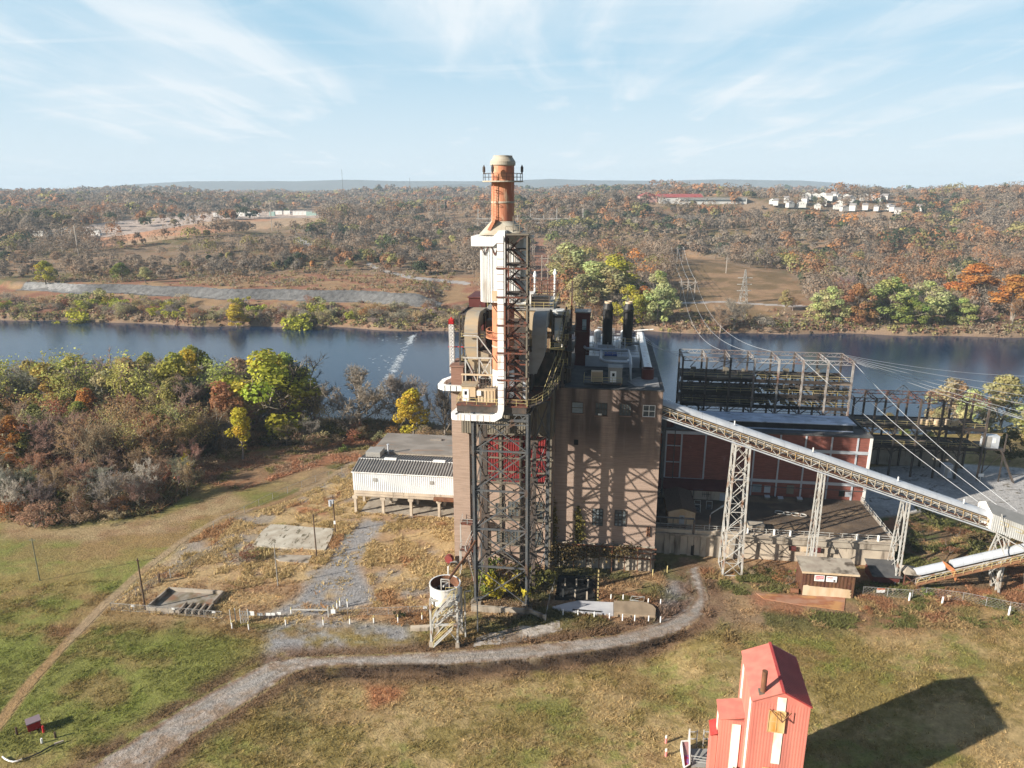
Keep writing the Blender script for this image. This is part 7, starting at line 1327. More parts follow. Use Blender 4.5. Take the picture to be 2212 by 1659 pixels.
def fence(name, label, pts, h=1.9, sp=3.0, wires=True, m=m_mesh):
    t = Thing(name, label, 'fence', np.array(pts[0]), 0, world=True); ms = MB(True)
    for p, q in zip(pts[:-1], pts[1:]):
        p = np.array(p); q = np.array(q); L = np.linalg.norm(q - p); n = max(1, int(L / sp))
        for k in range(n + 1):
            e = p + (q - p) * k / n; e[2] = hz1(e[0], e[1])
            if k < n or q is pts[-1]: t.part('post', MB(True).cyl(e - (0, 0, .1), e + (0, 0, h), .05, n=6), m)
        ms.bar(p + (0, 0, h - .05), q + (0, 0, h - .05), .05); ms.bar(p + (0, 0, .15), q + (0, 0, .15), .03)
        if wires:
            k = int(L / .55); d = (q - p) / L
            for i in range(-3, k):
                for s in (1, -1):
                    x0 = i * .55 if s > 0 else (i + 3) * .55; x1 = x0 + s * (h - .2); c0, c1 = min(max(x0, 0), L), min(max(x1, 0), L)
                    if abs(c1 - c0) < .2: continue
                    z0 = .15 + (c0 - x0) * s; z1 = .15 + (c1 - x0) * s; ms.bar(p + d * c0 + (0, 0, z0), p + d * c1 + (0, 0, z1), .018)
    t.part('wire_mesh', ms, m); return t
fence('wire_fence', 'low wire fence along the front of the dry yard', [g3(25, 178, 468), g3(25, 520, 492), g3(25, 845, 520)], 1.5)
fence('wire_fence', 'wire fence running from the gate to the ash tank', [g3(25, 1595, 500), g3(25, 1840, 495), g3(25, 2080, 485)], 1.5)
fence('wire_fence', 'wire fence climbing the left side of the dry yard', [g3(25, 178, 468), g3(7, 785, 748), g3(7, 838, 722), g3(7, 1115, 555)], 1.5, 4)
fence('wire_fence', 'wire fence slanting up to the warehouse', [g3(7, 1050, 485), g3(7, 1340, 340), g3(7, 1550, 255), g3(7, 1740, 185)], 1.7, 4, False)
fence('wire_fence', 'wire fence on the right beyond the brown shed', [g3(10, 870, 590), g3(10, 1280, 620), g3(10, 1395, 600), g3(10, 1700, 640), g3(10, 2090, 720), g3(10, 2400, 770)], 1.8)
GT = Thing('yard_gate', 'white pole gate across the gravel drive of the yard', 'gate', g3(25, 1258, 500), 0, world=True); gp_ = [g3(25, 1258, 500), g3(25, 1480, 512)]
GT.part('boom', MB(True).bar(gp_[0] + (0, 0, 1.2), gp_[1] + (0, 0, 1.5), .14), m_psteel); GT.part('post', MB(True).bar(gp_[1], gp_[1] + (0, 0, 2.2), .16), m_psteel)
G2 = Thing('yard_gate', 'wire gate between tall posts left of the pole gate', 'gate', g3(25, 950, 545), 0, world=True); q4 = [g3(25, x, y) for x, y in ((895, 548), (925, 540), (955, 545), (1002, 545))]
for e in q4: G2.part('post', MB(True).bar(e, e + (0, 0, 2.7), .13), m_psteel)
G2.part('leaf', MB(True).truss(q4[2] + (0, 0, .2), q4[3] + (0, 0, .2), q4[2] + (0, 0, 2.3), q4[3] + (0, 0, 2.3), 3, .06, .08, True), m_mesh)
for k, (x, y, w_, h_, lb) in enumerate(((1017, 520, 1.2, .8, 'largest white board on the yard gate fence'), (1072, 522, .9, .55, 'white board right of the largest board on the gate fence'), (1120, 520, .9, .5, 'third white board from the left on the gate fence'), (1148, 519, .8, .45, 'fourth white board from the left on the gate fence'), (1186, 515, .7, .5, 'rightmost white board left of the gate boom'), (1508, 508, .9, .8, 'white board at the right end of the gate boom'), (313, 468, .7, .45, 'small pale sign on the fence by the dark timber pole'), (552, 486, .6, .45, 'small pale sign on the fence before the foundation pit'), (795, 505, .6, .4, 'small pale sign on the fence right of the foundation pit'), (2060, 478, .7, .5, 'small pale sign on the fence left of the ash tank'))):
    p = g3(25, x, y); t = Thing('fence_sign', lb, 'sign', p, 0, 'signs on the yard fence', world=True); t.part('board', MB(True).box(p[0] - w_ / 2, p[1] - .1, .75, p[0] + w_ / 2, p[1] - .06, .75 + h_), m_whiter); t.part('post', MB(True).bar(p, p + (0, 0, 1.2), .06), m_mesh)
p = g3(10, 1015, 590); t = Thing('fence_sign', 'white notice with an orange band on the right wire fence', 'sign', p, 0, world=True); t.part('board', MB(True).box(p[0] - .75, p[1] - .1, .6, p[0] + .75, p[1] - .06, 1.5), m_whiter); t.part('orange_band', MB(True).box(p[0] - .75, p[1] - .13, 1.2, p[0] + .75, p[1] - .105, 1.5), mat('sign_orange', (.7, .16, .04)))
for x, y, lb in ((1120, 585, 'small pale tag on the right wire fence beside the orange-banded notice'), (1580, 640, 'small pale tag further right on the right wire fence')): p = g3(10, x, y); solo('fence_tag', lb, 'sign', MB(True).box(p[0] - .35, p[1] - .1, .9, p[0] + .35, p[1] - .06, 1.3).bar(p, p + (0, 0, .9), .05), m_cream)
# ---------------------------------------------------------------- slabs, pit and pads in the yard
def slab(name, label, px, z0, z1, m, k=7):
    P = [g3(k, *e) for e in px]; n = len(P); return solo(name, label, 'slab', MB(True).add([(e[0], e[1], z0) for e in P] + [(e[0], e[1], z1) for e in P], [tuple(range(n, 2 * n))] + [(i, (i + 1) % n, n + (i + 1) % n, n + i) for i in range(n)]), m)
slab('concrete_slab', 'large cracked pale concrete slab in the dry yard', [(1240, 572), (1282, 505), (1330, 468), (1400, 470), (1520, 482), (1640, 488), (1625, 540), (1598, 592), (1480, 585), (1350, 580)], -.3, .28, m_slab); slab('concrete_slab', 'smaller tan concrete slab below the large cracked one', [(1340, 625), (1400, 615), (1530, 618), (1515, 655), (1420, 648), (1370, 645)], -.3, .15, m_conc)
FP = Thing('foundation_pit', 'sunken old foundation with low concrete walls and four slots', 'foundation', g3(7, 900, 850), 0, world=True); A_, B_, C_, D_ = (g3(7, *e) for e in ((722, 885), (832, 790), (1095, 808), (1000, 905))); wl = MB(True)
for p, q in ((A_, B_), (B_, C_), (C_, g3(7, 1045, 862)), (A_, g3(7, 880, 898))): wl.bar(p + (0, 0, .35), q + (0, 0, .35), .3, .8)
FP.part('wall', wl, m_conc); FP.part('floor', MB(True).add([(*e[:2], .1) for e in (A_, B_, C_, D_)], [(3, 2, 1, 0)]), mat('weedy_floor', (.27, .24, .2), (.15, .12, .07), (.5, .5, 1), lo=.42, hi=.6, c3=(.22, .12, .07), scale3=(.35, .35, 1), lo3=.52, hi3=.66)); sl = MB(True)
for k in range(5): p = g3(7, 878 + 33 * k, 905 + 2 * k); q = g3(7, 918 + 31 * k, 860 + 3 * k); sl.bar(p + (0, 0, .45), q + (0, 0, .45), .28, .6)
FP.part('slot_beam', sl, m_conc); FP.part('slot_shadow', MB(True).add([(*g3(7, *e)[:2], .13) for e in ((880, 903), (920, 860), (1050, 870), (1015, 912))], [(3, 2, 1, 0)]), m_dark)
m_pad = mat('pad_grey', (.52, .52, .53), (.4, .4, .42), (.3, .6, 1), lo=.4, hi=.65)
slab('concrete_pad', 'long low pale concrete pad beside the brick block', [(1050, 1318), (1150, 1290), (1240, 1272), (1500, 1285), (1500, 1372), (1330, 1362), (1130, 1345)], -.2, .45, m_pad, 3); slab('concrete_pad', 'brown weathered end of the long pad, hull-shaped', [(1503, 1285), (1620, 1290), (1740, 1298), (1790, 1320), (1812, 1345), (1808, 1398), (1640, 1385), (1503, 1372)], -.2, .8, mat('brown_pad', (.33, .25, .17), (.24, .18, .12), (.5, .25, 2), lo=.42, hi=.6), 3); solo('dark_bar', 'dark steel bar lying on the pale pad', 'bar', MB(True).bar(g3(3, 1200, 1322, .52), g3(3, 1412, 1338, .52), .25, .12), m_black)
SP_ = Thing('sump', 'black sunken sump with pale marker posts before the brick block', 'sump', g3(3, 1220, 1170), 0, world=True); sq = [g3(3, *e) for e in ((1070, 1255), (1095, 1085), (1370, 1090), (1360, 1265))]; SP_.part('basin', MB(True).add([(*e[:2], .1) for e in sq] + [(*e[:2], .5) for e in sq], [(0, 1, 2, 3), (0, 4, 5, 1), (1, 5, 6, 2), (2, 6, 7, 3)]), m_dark); pm = MB(True)
for x, y in ((1145, 1150), (1228, 1155), (1313, 1160), (1130, 1230), (1218, 1236), (1305, 1250)): e = g3(3, x, y); SP_.part('marker_post', MB(True).bar(e, e + (0, 0, 1.6), .24), m_concw)
YB = Thing('marker_pole', 'tall yellow and black banded marker pole by the sump', 'pole', g3(3, 1385, 1255), 0, world=True); e = g3(3, 1385, 1255); YB.part('yellow_band', MB(True).bars([(e + (0, 0, .8 * k), e + (0, 0, .8 * k + .5)) for k in range(8)], .2), m_ysteel); YB.part('black_band', MB(True).bars([(e + (0, 0, .8 * k + .5), e + (0, 0, .8 * k + .8)) for k in range(8)], .19), m_dark)
solo('low_wall', 'low dark concrete wall before the steel tower', 'wall', MB(True).bar(g3(3, 455, 1330) + (0, 0, .5), g3(3, 905, 1362) + (0, 0, .5), .5, 1.2).bar(g3(3, 905, 1362) + (0, 0, .4), g3(3, 1005, 1400) + (0, 0, .4), .4, 1.0), m_conc); fence('pipe_rail', 'slanting pipe railing between the steel tower and the sump', [g3(3, 1000, 1415), g3(3, 1030, 1260), g3(3, 1075, 1130)], 1.2, 3, False, m_psteel)
solo('concrete_block', 'tan concrete block lying left of the ash tank', 'block', MB(True).bar(g3(25, 1972, 588) + (0, 0, .3), g3(25, 2088, 582) + (0, 0, .3), .9, .7), m_concw); e = g3(3, 1675, 1262); solo('pallet_rack', 'pale empty frame standing by the brown pad', 'frame', MB(True).path([e + (-1.3, -.4, .5), e + (1, -.8, .5), e + (1.4, .6, .5), e + (-.8, .9, .5), e + (-1.3, -.4, .5)], .1).bars([(e + (-1.3, -.4, 0), e + (-1.3, -.4, .5)), (e + (1, -.8, 0), e + (1, -.8, .5))], .1).path([e + (-1.2, -.4, .5), e + (1.3, .6, .5)], .08), m_psteel)
solo('wooden_post', 'dark timber post on the left yard fence', 'post', MB(True).bar(g3(7, 785, 750), g3(7, 785, 750) + (0, 0, 1.9), .3), m_timber); solo('wooden_post', 'thin grey post beyond the dark timber one on the left fence', 'post', MB(True).bar(g3(7, 838, 725), g3(7, 838, 725) + (0, 0, 1.8), .16), m_grey)
# bottom left corner
BXR = Thing('red_bin', 'small dark red bin with a grey lid in the left grass', 'bin', g3(29, 370, 590), .5, world=True); e = g3(29, 312, 640); c45, s45 = math.cos(.7), math.sin(.7)
def rb(x, y, z): return e + V3(x * c45 - y * s45, x * s45 + y * c45, z)
bx = MB(True).add([rb(x, y, z) for z in (.4, 1.5) for x, y in ((0, 0), (1.5, 0), (1.5, 1.3), (0, 1.3))], [(0, 1, 5, 4), (1, 2, 6, 5), (2, 3, 7, 6), (3, 0, 4, 7), (3, 2, 1, 0)]); BXR.part('body', bx, mat('bin_red', (.3, .02, .02), (.2, .02, .02), (1, 1, 1))); BXR.part('lid', MB(True).add([rb(x, y, z) for z in (1.5, 1.62) for x, y in ((-.08, -.08), (1.58, -.08), (1.58, 1.38), (-.08, 1.38))], [(0, 1, 5, 4), (1, 2, 6, 5), (2, 3, 7, 6), (3, 0, 4, 7), (4, 5, 6, 7)]), mat('lid_grey', (.2, .15, .17))); [BXR.part('leg', MB(True).bar(rb(x, y, 0), rb(x, y, .4), .12), m_timber) for x in (.2, 1.3) for y in (.2, 1.1)]
for x, y, h, m, lb in ((185, 632, 1.1, m_timber, 'weathered wooden stump post left of the red bin'), (472, 610, 1.0, m_mred, 'short red post right of the red bin'), (600, 668, .9, m_timber, 'short dark post in the grass right of the red post'), (455, 725, .7, m_whiter, 'white capped marker in the grass below the red bin')): solo('short_post', lb, 'post', MB(True).cyl(g3(29, x, y), g3(29, x, y) + (0, 0, h), .14, .12, n=8), m)
solo('bent_rail', 'curved white pipe lying at the bottom left corner', 'pipe', MB(True).tube([g3(29, *q) + (0, 0, .25) for q in ((30, 890), (60, 915), (100, 935), (150, 945), (200, 935), (240, 918))], .1), m_whiter); solo('log', 'pale log lying in the grass above the curved pipe', 'log', MB(True).cyl(g3(29, 590, 750) + (0, 0, .2), g3(29, 690, 715) + (0, 0, .2), .16, .12, n=8), m_concw); solo('black_hose', 'black hose along the edge of the left grass', 'hose', MB(True).tube([g3(29, *q) + (0, 0, .15) for q in ((250, 912), (340, 880), (440, 835), (540, 775), (590, 750))], .09), m_black)
# ---------------------------------------------------------------- cables
s1x = np.linspace(34.4, 72.6, 8)
for k, (i, e) in enumerate(((5, (86.2, 5.6, 14.4)), (6, (88.2, 6.8, 14.6)), (7, (89.4, 7.4, 15.2)))): wire(W(s1x[i], 47.9, 32), W(*e), 1.2, ('left', 'middle', 'right')[k] + ' of three pale cables slanting from the tall switchyard frame to the transfer house', 'cables to the transfer house', .045)
for k in range(3): wire(W(25, 44 - 3 * k, 37.6), W(34.4, 48.2 + 3 * k, 32.3), .8, ('far', 'middle', 'near')[k] + ' of three cables between the brick block roof and the tall switchyard frame', 'cables from the brick block', .045)
for k in range(6): wire(W(72.6, 48 + 1.5 * k, 32.2), W(150, 30 + 9 * k, 15 + 2 * k), 2.5, 'thin cable running off to the right from the tall switchyard frame', 'cables running off to the right', .04)
for k in range(2): wire(W(106, 60.4 + 3 * k, 20.4), W(160, 40 + 6 * k, 8), 1.5, ('lower', 'upper')[k] + ' cable running off from the rusty switchyard annex', 'cables from the annex', .04)
# ---------------------------------------------------------------- the far side: houses, masts, power lines
def on_ground(u, v, ymin=380):
    d = ray(u, v); Y = np.arange(ymin, 4200, 2.0); x = d[0] / d[1] * Y; z = H + d[2] / d[1] * Y; g = hgt(x, Y); k = np.argmax(g >= z)
    if not (g >= z).any(): k = int(np.argmin(z - g))
    return np.array([x[k], Y[k], g[k]])
m_hwall = mat('house_white', (.55, .54, .51), rough=.8); m_hroof = mat('house_roof', (.2, .18, .175), (.28, .26, .25), (.1, .1, .1)); m_hred = mat('school_red', (.3, .075, .07))
def house_mesh(w, d, h, r):
    wv = MB(True).box(-w / 2, -d / 2, -4, w / 2, d / 2, h); wv.prism([(-w / 2, h), (w / 2, h), (0, h + r)], 'y', -d / 2, d / 2)
    rv = MB(True); e = .5
    rv.add([(-w / 2 - e, -d / 2 - e, h - .2), (0, -d / 2 - e, h + r + .25), (0, d / 2 + e, h + r + .25), (-w / 2 - e, d / 2 + e, h - .2), (w / 2 + e, -d / 2 - e, h - .2), (w / 2 + e, d / 2 + e, h - .2)], [(0, 1, 2, 3), (1, 4, 5, 2)])
    wn = MB(True)
    for k in range(3): wn.box(-w * .36 + w * .27 * k, -d / 2 - .1, h * .55, -w * .36 + w * .27 * k + 1.3, -d / 2 - .02, h * .8)
    return wv.mesh('house_wall', m_hwall), rv.mesh('house_roof', m_hroof), wn.mesh('house_windows', m_glass)
HM = [house_mesh(13, 10, 5.6, 3.2), house_mesh(17, 9, 5.2, 3.4), house_mesh(11, 11, 6.2, 3.6)]
hr = random.Random(2)
HP_ = [(905, 88), (955, 92), (1003, 88), (1070, 83), (1092, 92), (1140, 96), (1168, 105), (1250, 93), (1305, 99), (1375, 98), (785, 110), (805, 138), (895, 114), (1010, 126), (1105, 128), (1160, 118), (700, 122), (970, 152), (1090, 150), (1130, 162), (1182, 158), (1255, 154), (1325, 163), (1400, 157), (1420, 163), (1450, 185), (872, 140), (1585, 160), (720, 126), (1040, 98), (1340, 100), (2110, 210), (2180, 205)]
HP_.sort()
ORD = ['first', 'second', 'third', 'fourth', 'fifth', 'sixth', 'seventh', 'eighth', 'ninth', 'tenth', 'eleventh', 'twelfth', 'thirteenth', 'fourteenth', 'fifteenth', 'sixteenth', 'seventeenth', 'eighteenth', 'nineteenth', 'twentieth', 'twenty-first', 'twenty-second', 'twenty-third', 'twenty-fourth', 'twenty-fifth', 'twenty-sixth', 'twenty-seventh', 'twenty-eighth', 'twenty-ninth', 'thirtieth', 'thirty-first', 'thirty-second', 'thirty-third']
for k, (x, y) in enumerate(HP_):
    p = on_ground(*Z(33, x, y + 10), 700); p[2] += 5; e = bpy.data.objects.new('house', None); COL.objects.link(e); e.location = p; e.rotation_euler = (0, 0, hr.choice((-.5, .3, 1.2, .9, -.2))); s = hr.uniform(.72, .95) * np.clip(p[1] / 1250, .8, 1.25); e.scale = (s, s, s); e.empty_display_size = 1
    tag(e, ORD[k] + ' white house from the left in the hilltop estate', 'house', 'white houses of the hilltop estate')
    for nm, me in zip(('wall', 'roof', 'window'), HM[k % 3]): link(nm, me, e)
p = on_ground(*Z(33, 160, 118), 700); SC = Thing('school_building', 'long low white building with a red roof left of the estate', 'building', p, .1, world=True); x, y, z = p; z += 3
SC.part('wall', MB(True).box(x - 34, y, z - 6, x + 30, y + 26, z + 6), m_hwall); SC.part('roof', MB(True).prism([(y - 1, z + 6), (y + 27, z + 6), (y + 13, z + 11)], 'x', x - 35, x + 31), m_hred); SC.part('gym_wall', MB(True).box(x - 62, y + 5, z - 6, x - 36, y + 30, z + 8), mat('pinkish_wall', (.5, .3, .26))); SC.part('gym_roof', MB(True).prism([(x - 63, z + 8), (x - 35, z + 8), (x - 49, z + 13)], 'y', y + 4, y + 31), m_hred)
p = on_ground(*Z(33, 345, 122), 700); x, y, z = p; z += 3; SC2 = Thing('long_building', 'long flat white building with a row of windows beside the red-roofed one', 'building', p, 0, world=True); SC2.part('wall', MB(True).box(x - 50, y, z - 6, x + 50, y + 18, z + 6), m_hwall); SC2.part('roof', MB(True).box(x - 51, y - 1, z + 6, x + 51, y + 19, z + 6.6), m_grey); SC2.part('window_band', MB(True).box(x - 48, y - .2, z + 1, x + 48, y - .05, z + 4), m_glass)
# works on the left
for k, (x, y, w_) in enumerate(((1000, 186, 9), (1040, 186, 12), (1075, 186, 8), (1110, 186, 7), (930, 186, 7), (815, 186, 6), (1200, 178, 14), (1240, 178, 10), (1300, 180, 26), (1345, 183, 16), (1175, 184, 8), (275, 262, 10), (310, 262, 9), (335, 262, 14), (365, 268, 8), (395, 268, 10), (250, 272, 12), (190, 274, 12), (140, 272, 10), (420, 270, 6))):
    p = on_ground(*Z(31, x, y + 6), 600); t = Thing('site_trailer', ('white' if k not in (9, 10) else 'greenish') + ' box trailer, ' + ORD[k] + ' of those parked at the far earthworks', 'trailer', p, hr.uniform(-.2, .2), 'trailers at the far earthworks', world=True); a, b, c = p; c += 2.5
    t.part('body', MB(True).box(a - w_ / 2, b, c - 3, a + w_ / 2, b + 4, c + 3.6), m_white if k not in (9, 10) else mat('pale_green', (.3, .42, .38))); t.part('roof', MB(True).box(a - w_ / 2 - .2, b - .2, c + 3.6, a + w_ / 2 + .2, b + 4.2, c + 3.9), m_grey)
d = ray(842, 405); p = np.array([0, 0, H]) + d * (3000 / d[1]); WT = Thing('water_tower', 'white bulb water tower on the skyline left of the smokestack', 'water tower', (p[0], p[1], 45), 0, world=True); WT.part('tank', MB(True).lathe(p[:2], [(2, p[2] - 10), (9, p[2] - 5), (10.5, p[2]), (9, p[2] + 5), (1, p[2] + 8)], 20), m_whiter); WT.part('stem', MB(True).cyl((p[0], p[1], 40), (p[0], p[1], p[2] - 9), 3), m_whiter)
for u, v, lb in ((738, 366, 'taller thin radio mast on the skyline'), (885, 384, 'shorter thin radio mast on the skyline right of the water tower')): d = ray(u, v); p = np.array([0, 0, H]) + d * (2400 / d[1]); solo('radio_mast', lb, 'mast', MB(True).bar((p[0], p[1], 30), p, .9), m_steel)
# power lines
def pole_at(t, nm, u, vb, vt, w_, m, y=None):
    p = on_ground(u, vb) ; d = ray(u, vt); q = np.array([0, 0, H]) + d * (p[1] / d[1]); t.part(nm, MB(True).bar(p - (0, 0, 1), (p[0], p[1], q[2]), w_), m); return p, np.array([p[0], p[1], q[2]])
def Hframe(label, us, vb, vt, w_=.6, xb=True):
    p = on_ground(us[0], vb); t = Thing('power_pole', label, 'power pole', p, 0, world=True, group='power line poles on the far bank'); tops = [pole_at(t, 'pole', u, vb, vt, w_, m_wood2) for u in us]; a, b = tops[0], tops[-1]; L = a[1][2] - a[0][2]
    if len(us) > 1:
        cb = MB(True).bar(a[1] - (1.5, 0, L * .12), b[1] - (-1.5, 0, L * .12), .5)
        if xb: cb.bar(a[1] - (0, 0, L * .15), b[1] - (0, 0, L * .55), .3).bar(b[1] - (0, 0, L * .15), a[1] - (0, 0, L * .55), .3)
        t.part('crossarm', cb, m_wood2)
    else: t.part('crossarm', MB(True).bar(a[1] - (2, 0, 1.5), a[1] - (-2, 0, 1.5), .3), m_wood2)
    return tops
m_wood2 = mat('grey_pole', (.38, .33, .28), (.28, .24, .2), (1, 1, .3))
u_ = lambda x: (1250 + x / 1.7696) * K; v_ = lambda y: (420 + y / 1.7696) * K
h1 = Hframe('braced two-legged power pole in the clearing nearest the water', (u_(727), u_(757), u_(787)), v_(548), v_(466)); h2 = Hframe('three upright poles of the power line farther up the clearing', (u_(686), u_(712), u_(737)), v_(388), v_(324), .7, False)
Hframe('single power pole at the right edge of the clearing', (u_(924),), v_(440), v_(366)); Hframe('distant single power pole before the brown field on the right', (u_(1628),), v_(262), v_(213), .8); Hframe('two-legged braced pole in the reddish strip right of the stack', ((1050 + 1003 / 3.687) * K, (1050 + 1058 / 3.687) * K), (350 + 1285 / 3.687) * K, (350 + 1003 / 3.687) * K); Hframe('pole pair higher up the reddish strip', ((1050 + 920 / 3.687) * K, (1050 + 935 / 3.687) * K), (350 + 1080 / 3.687) * K, (350 + 910 / 3.687) * K, .5, False)
ul = lambda x: x / 1.7696 * K
Hframe('tall dark pole rising from the trees on the far left', (ul(340),), v_(362), v_(230), .9); Hframe('tall dark pole above the earthworks', (ul(1176),), v_(255), v_(125), .9); Hframe('short pole left of the tall dark one on the far left', (ul(270),), v_(345), v_(288), .6); Hframe('pair of poles before the dark pines left of the stack', (ul(1890), ul(1920)), v_(185), v_(133), .6, False)
p = on_ground(u_(998), v_(566)); q = np.array([0, 0, H]) + ray(u_(1001), v_(422)) * (p[1] / ray(u_(1001), v_(422))[1]); PY = Thing('lattice_pylon', 'slender grey lattice pylon in the far clearing', 'pylon', p, 0, world=True); tw_ = MB(True); tz = q[2]; c4 = [(-2.2, -2.2), (2.2, -2.2), (2.2, 2.2), (-2.2, 2.2)]
for k in range(4): (a, b), (c, d) = c4[k], c4[(k + 1) % 4]; tw_.truss((p[0] + a, p[1] + b, p[2]), (p[0] + a * .1, p[1] + b * .1, tz), (p[0] + c, p[1] + d, p[2]), (p[0] + c * .1, p[1] + d * .1, tz), 9, .2, .32)
PY.part('tower', tw_, m_psteel); PY.part('crossarm', MB(True).bars([((p[0] - 4.5, p[1], tz - 5 - 4 * k), (p[0] + 4.5, p[1], tz - 5 - 4 * k)) for k in range(3)], .4), m_psteel)
for k in range(3):
    wire(h1[k][1], h2[k][1], 3, ('left', 'middle', 'right')[k] + ' conductor between the two sets of poles in the clearing', 'conductors up the clearing', .09)
    wire(W(44 + 6 * k, 56.4, 32.4), h1[k][1], 9, ('left', 'middle', 'right')[k] + ' conductor sagging across the river from the switchyard', 'conductors across the river', .05, 30)
# substation behind the stack
p = on_ground(1150, 500, 600); x, y, z = p; SU = Thing('substation', 'grey substation of masts and busbars on the hill behind the stack', 'substation', p, 0, world=True); sm = MB(True); z += 6
for k in range(9):
    a = x - 70 + 17 * k
    sm.bar((a, y + 20, z - 8), (a, y + 20, z + (14 if k % 2 else 22)), .8)
    for j in range(3): sm.bar((a + 5 * j, y + 5 + 8 * j, z - 6), (a + 5 * j, y + 5 + 8 * j, z + 5), .6)
for h_ in (4, 9): sm.bar((x - 72, y + 20, z + h_), (x + 68, y + 20, z + h_), .9)
sm.bar((x - 60, y + 5, z + 4), (x + 68, y + 5, z + 4), .8)
SU.part('masts', sm, m_psteel); p = on_ground(1148, 497, 560); x, y, z = p; RBd = Thing('control_building', 'small orange brick control building at the substation', 'building', p, 0, world=True); RBd.part('wall', MB(True).box(x - 9, y, z - 4, x + 9, y + 12, z + 8), mat('orange_brick', (.42, .2, .13))); RBd.part('roof', MB(True).box(x - 9.4, y - .4, z + 8, x + 9.4, y + 12.4, z + 8.6), m_concw); RBd.part('door', MB(True).box(x - 2.5, y - .2, z + 2, x + .5, y - .05, z + 5.5), m_maroon)
p = on_ground(ul(80), v_(392), 380); x, y, z = p; EX = Thing('excavator', 'small yellow excavator on the bare ground at the far left', 'excavator', p, 0, world=True); m_yel = mat('machine_yellow', (.6, .42, .08)); EX.part('body', MB(True).box(x - 2.5, y, z + 1.6, x + 3.5, y + 3, z + 4).box(x - 1, y, z + 4, x + 1, y + 2, z + 6), m_yel); EX.part('tracks', MB(True).box(x - 3, y - .4, z, x + 3.5, y + 3.4, z + 1.5), m_dark); EX.part('boom', MB(True).path([(x - 2, y + 1, z + 4), (x - 7, y + 1, z + 7.5), (x - 10, y + 1, z + 2)], .8), m_yel)
# ---------------------------------------------------------------- grass and weeds: nobody could count the tufts
BARE = [[tuple(g3(k, *e)[:2]) for e in P_] for k, P_ in ((7, [(1235, 580), (1282, 500), (1330, 462), (1645, 482), (1600, 598), (1480, 590)]), (7, [(1335, 630), (1400, 610), (1535, 612), (1515, 660), (1370, 652)]), (7, [(715, 890), (830, 785), (1100, 803), (1005, 912)]), (3, [(1040, 1320), (1240, 1265), (1740, 1292), (1818, 1345), (1812, 1402), (1330, 1368)]), (3, [(1065, 1260), (1090, 1080), (1375, 1085), (1365, 1270)]))]
def grass(name, n, region, h0, h1, nb, seed, label, keep=None, colf=None, lean=.5):
    rng = np.random.default_rng(seed); x0, x1, y0, y1 = region; x = rng.uniform(x0, x1, n); y = rng.uniform(y0, y1, n)
    ok = np.abs(x) < .82 * y + 8; ok &= ~inpoly(x, y, ROAD) & (dline(x, y, TRACK) > 1.2) & ~inpoly(x, y, LOT)
    L = x * cS - (y - 120) * sS, x * sS + (y - 120) * cS
    ok &= ~((L[0] > -12) & (L[0] < 27) & (L[1] > 3)) & ~((L[0] > 26) & (L[0] < 73) & (L[1] > 11.5)); ok &= ~((L[0] > 52) & (L[0] < 61.5) & (L[1] > -4.5) & (L[1] < 4.3)) & ~((L[0] > -38) & (L[0] < -11) & (L[1] > 22))
    q = (x - RO[0]) * RW[0] + (y - RO[1]) * RW[1], (x - RO[0]) * RL[0] + (y - RO[1]) * RL[1]; ok &= ~((q[0] > -3.5) & (q[0] < 6) & (q[1] > 0) & (q[1] < 8.5))
    for P_ in GRAVEL[:2] + CONC: ok &= ~(inpoly(x, y, P_) & (rng.random(n) < .85))
    ok &= ~((L[0] > 43.5) & (L[0] < 61) & (L[1] > -5.5) & (L[1] < .2))
    for P_ in BARE: ok &= ~inpoly(x, y, P_)
    if keep is not None: ok &= keep(x, y, rng)
    x, y = x[ok], y[ok]; n = len(x); z = hgt(x, y); c = (near_color(x, y) if colf is None else colf(x, y, rng)) * rng.uniform(.95, 1.7, (n, 1)); h = rng.uniform(h0, h1, n) * (.5 + fbm(x / 2.5, y / 2.5, 71))
    V = []; C_ = []
    for k in range(nb):
        a = rng.uniform(0, 6.28, n); w_ = h * rng.uniform(.16, .3, n); dx, dy = np.cos(a), np.sin(a); lx, ly = rng.normal(size=n) * h * lean, rng.normal(size=n) * h * lean; ox, oy = rng.normal(size=n) * h * .35, rng.normal(size=n) * h * .35
        V.append(np.stack([np.stack([x + ox - dx * w_, y + oy - dy * w_, z - .03], 1), np.stack([x + ox + dx * w_, y + oy + dy * w_, z - .03], 1), np.stack([x + ox + lx, y + oy + ly, z + h * rng.uniform(.7, 1.2, n)], 1)], 1)); C_.append(np.repeat((c * rng.uniform(.8, 1.25, (n, 1)))[:, None], 3, 1))
    V = np.stack(V, 1).reshape(-1, 3); C_ = np.stack(C_, 1).reshape(-1, 3)
    tag(link(name, npmesh(name, V, np.arange(len(V)).reshape(-1, 3), m_wood, C_)), label, kind='stuff')
def dens(x, y, rng): return rng.random(len(x)) < sst(fbm(x / 3.2, y / 2.4, 73) * .6 + fbm(x / 14, y / 10, 74) * .4, .36, .6)
grass('grass', 170000, (-95, 105, 50, 118), .12, .3, 4, 1, 'rough autumn grass of the field', dens, None, 1.3)
def yardk(x, y, rng): return inpoly(x, y, YARD) & (rng.random(len(x)) < 1.2 * sst(fbm(x / 4.5, y / 4.5, 76) * .6 + fbm(x / 1.3, y / 1.3, 77) * .4, .44, .64))
def straw(x, y, rng):
    n = len(x); r = fbm(x / 7, y / 7, 78)[:, None]; return np.where(r > .66, C(.34, .2, .1), np.where(r > .42, C(.44, .33, .17), C(.36, .27, .13)))
grass('dry_grass', 100000, (-75, -8, 100, 178), .14, .5, 4, 2, 'tall straw-coloured dry grass of the yard', yardk, straw, 1.0)
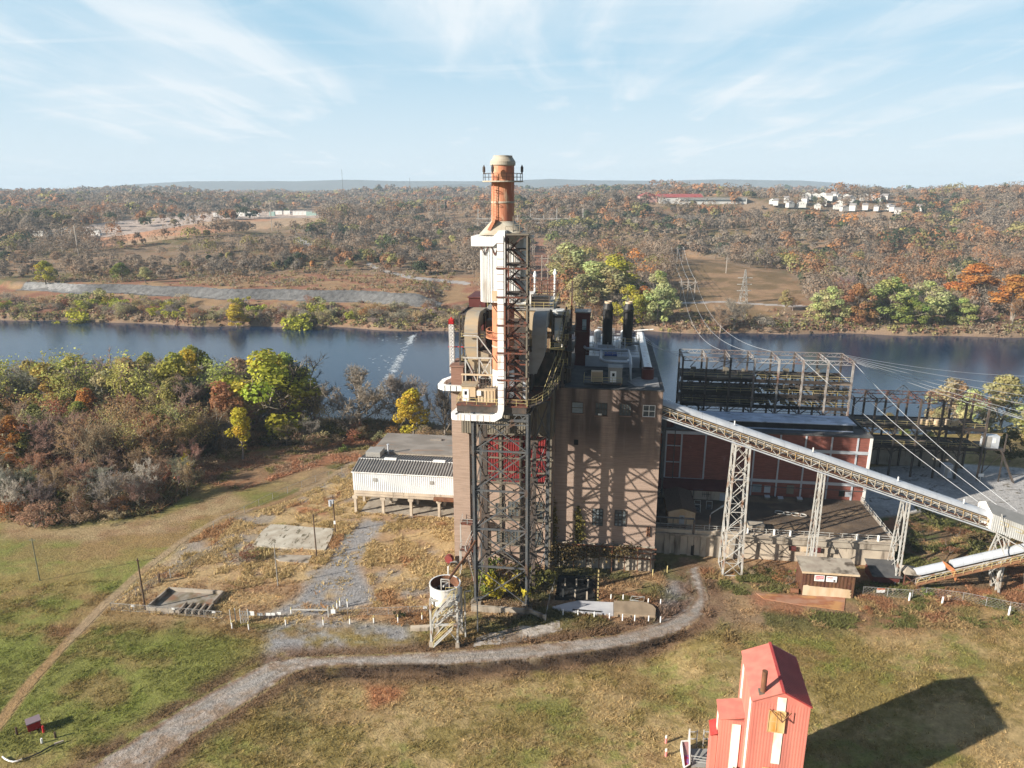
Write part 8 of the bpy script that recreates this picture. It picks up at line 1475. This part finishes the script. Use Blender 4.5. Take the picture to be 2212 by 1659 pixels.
def rightk(x, y, rng): return (inpoly(x, y, RIGHT) | ((y > 113) & (y < 122) & (x > 36) & (x < 52)) | ((y > 103) & (y < 116) & (x > 50) & (x < 110))) & (rng.random(len(x)) < sst(fbm(x / 4, y / 4, 79), .38, .6))
def rcol(x, y, rng):
    r = fbm(x / 5, y / 5, 81)[:, None]; return np.where(r > .6, C(.27, .14, .075), np.where(r > .46, C(.3, .21, .1), C(.13, .13, .045)))
grass('weeds', 80000, (34, 112, 102, 140), .15, .6, 4, 3, 'rank weeds and dry grass on the right-hand bank', rightk, rcol, 1.0)
def corek(x, y, rng): return (y > 99) & (y < 124) & (x > -14) & (x < 36) & (rng.random(len(x)) < sst(fbm(x / 3, y / 3, 83), .42, .6))
grass('weeds', 30000, (-14, 36, 98, 124), .2, .6, 4, 4, 'weeds around the foot of the plant', corek, None, 1.1)
def woodk(x, y, rng): return inpoly(x, y, WOODS)
def russk(x, y, rng): return (inpoly(x, y, RUSTY[1]) | ((y > 172) & (y < 226) & (x < -8) & (x > -80))) & (rng.random(len(x)) < 1.1 * sst(fbm(x / 5, y / 5, 84), .38, .58))
def russ(x, y, rng):
    r = fbm(x / 6, y / 5, 85)[:, None]; return np.where(r > .5, C(.36, .19, .11), np.where(r > .4, C(.3, .2, .13), C(.2, .17, .07)))
grass('weeds', 45000, (-82, -5, 145, 226), .2, .7, 4, 6, 'russet weeds in the clearing between the near wood and the warehouse', russk, russ, 1.0)
def wcol(x, y, rng):
    r = rng.random((len(x), 1)); return np.where(r > .8, C(.2, .13, .06), np.where(r > .5, C(.16, .1, .06), C(.12, .11, .05)))
grass('undergrowth', 45000, (-175, 0, 132, 228), .4, 1.3, 4, 5, 'brown undergrowth on the floor of the near wood', woodk, wcol, 1.0)

# ---------------------------------------------------------------- look-alikes get their place from left to right
bpy.context.view_layer.update()
TENS = {20: 'twenty', 30: 'thirty', 40: 'forty'}; ONES = ORD[:19]
def ordinal(n):
    if n < 20: return ONES[n - 1]
    t, o = n // 10 * 10, n % 10; return ('twentieth', 'thirtieth', 'fortieth')[t // 10 - 2] if o == 0 else TENS[t] + '-' + ONES[o - 1]
same = {}
for o in list(COL.objects):
    if o.parent is None and o.get('label') and o.get('category') and o.get('kind') is None: same.setdefault(o['label'], []).append(o)
for lb, os_ in same.items():
    if len(os_) < 2: continue
    os_.sort(key=lambda o: float(proj(o.location.x, o.location.y, o.location.z)[0]))
    for k, o in enumerate(os_): o['label'] = lb + ', ' + (('leftmost' if k == 0 else 'rightmost') if len(os_) == 2 else ordinal(k + 1) + ' from the left')
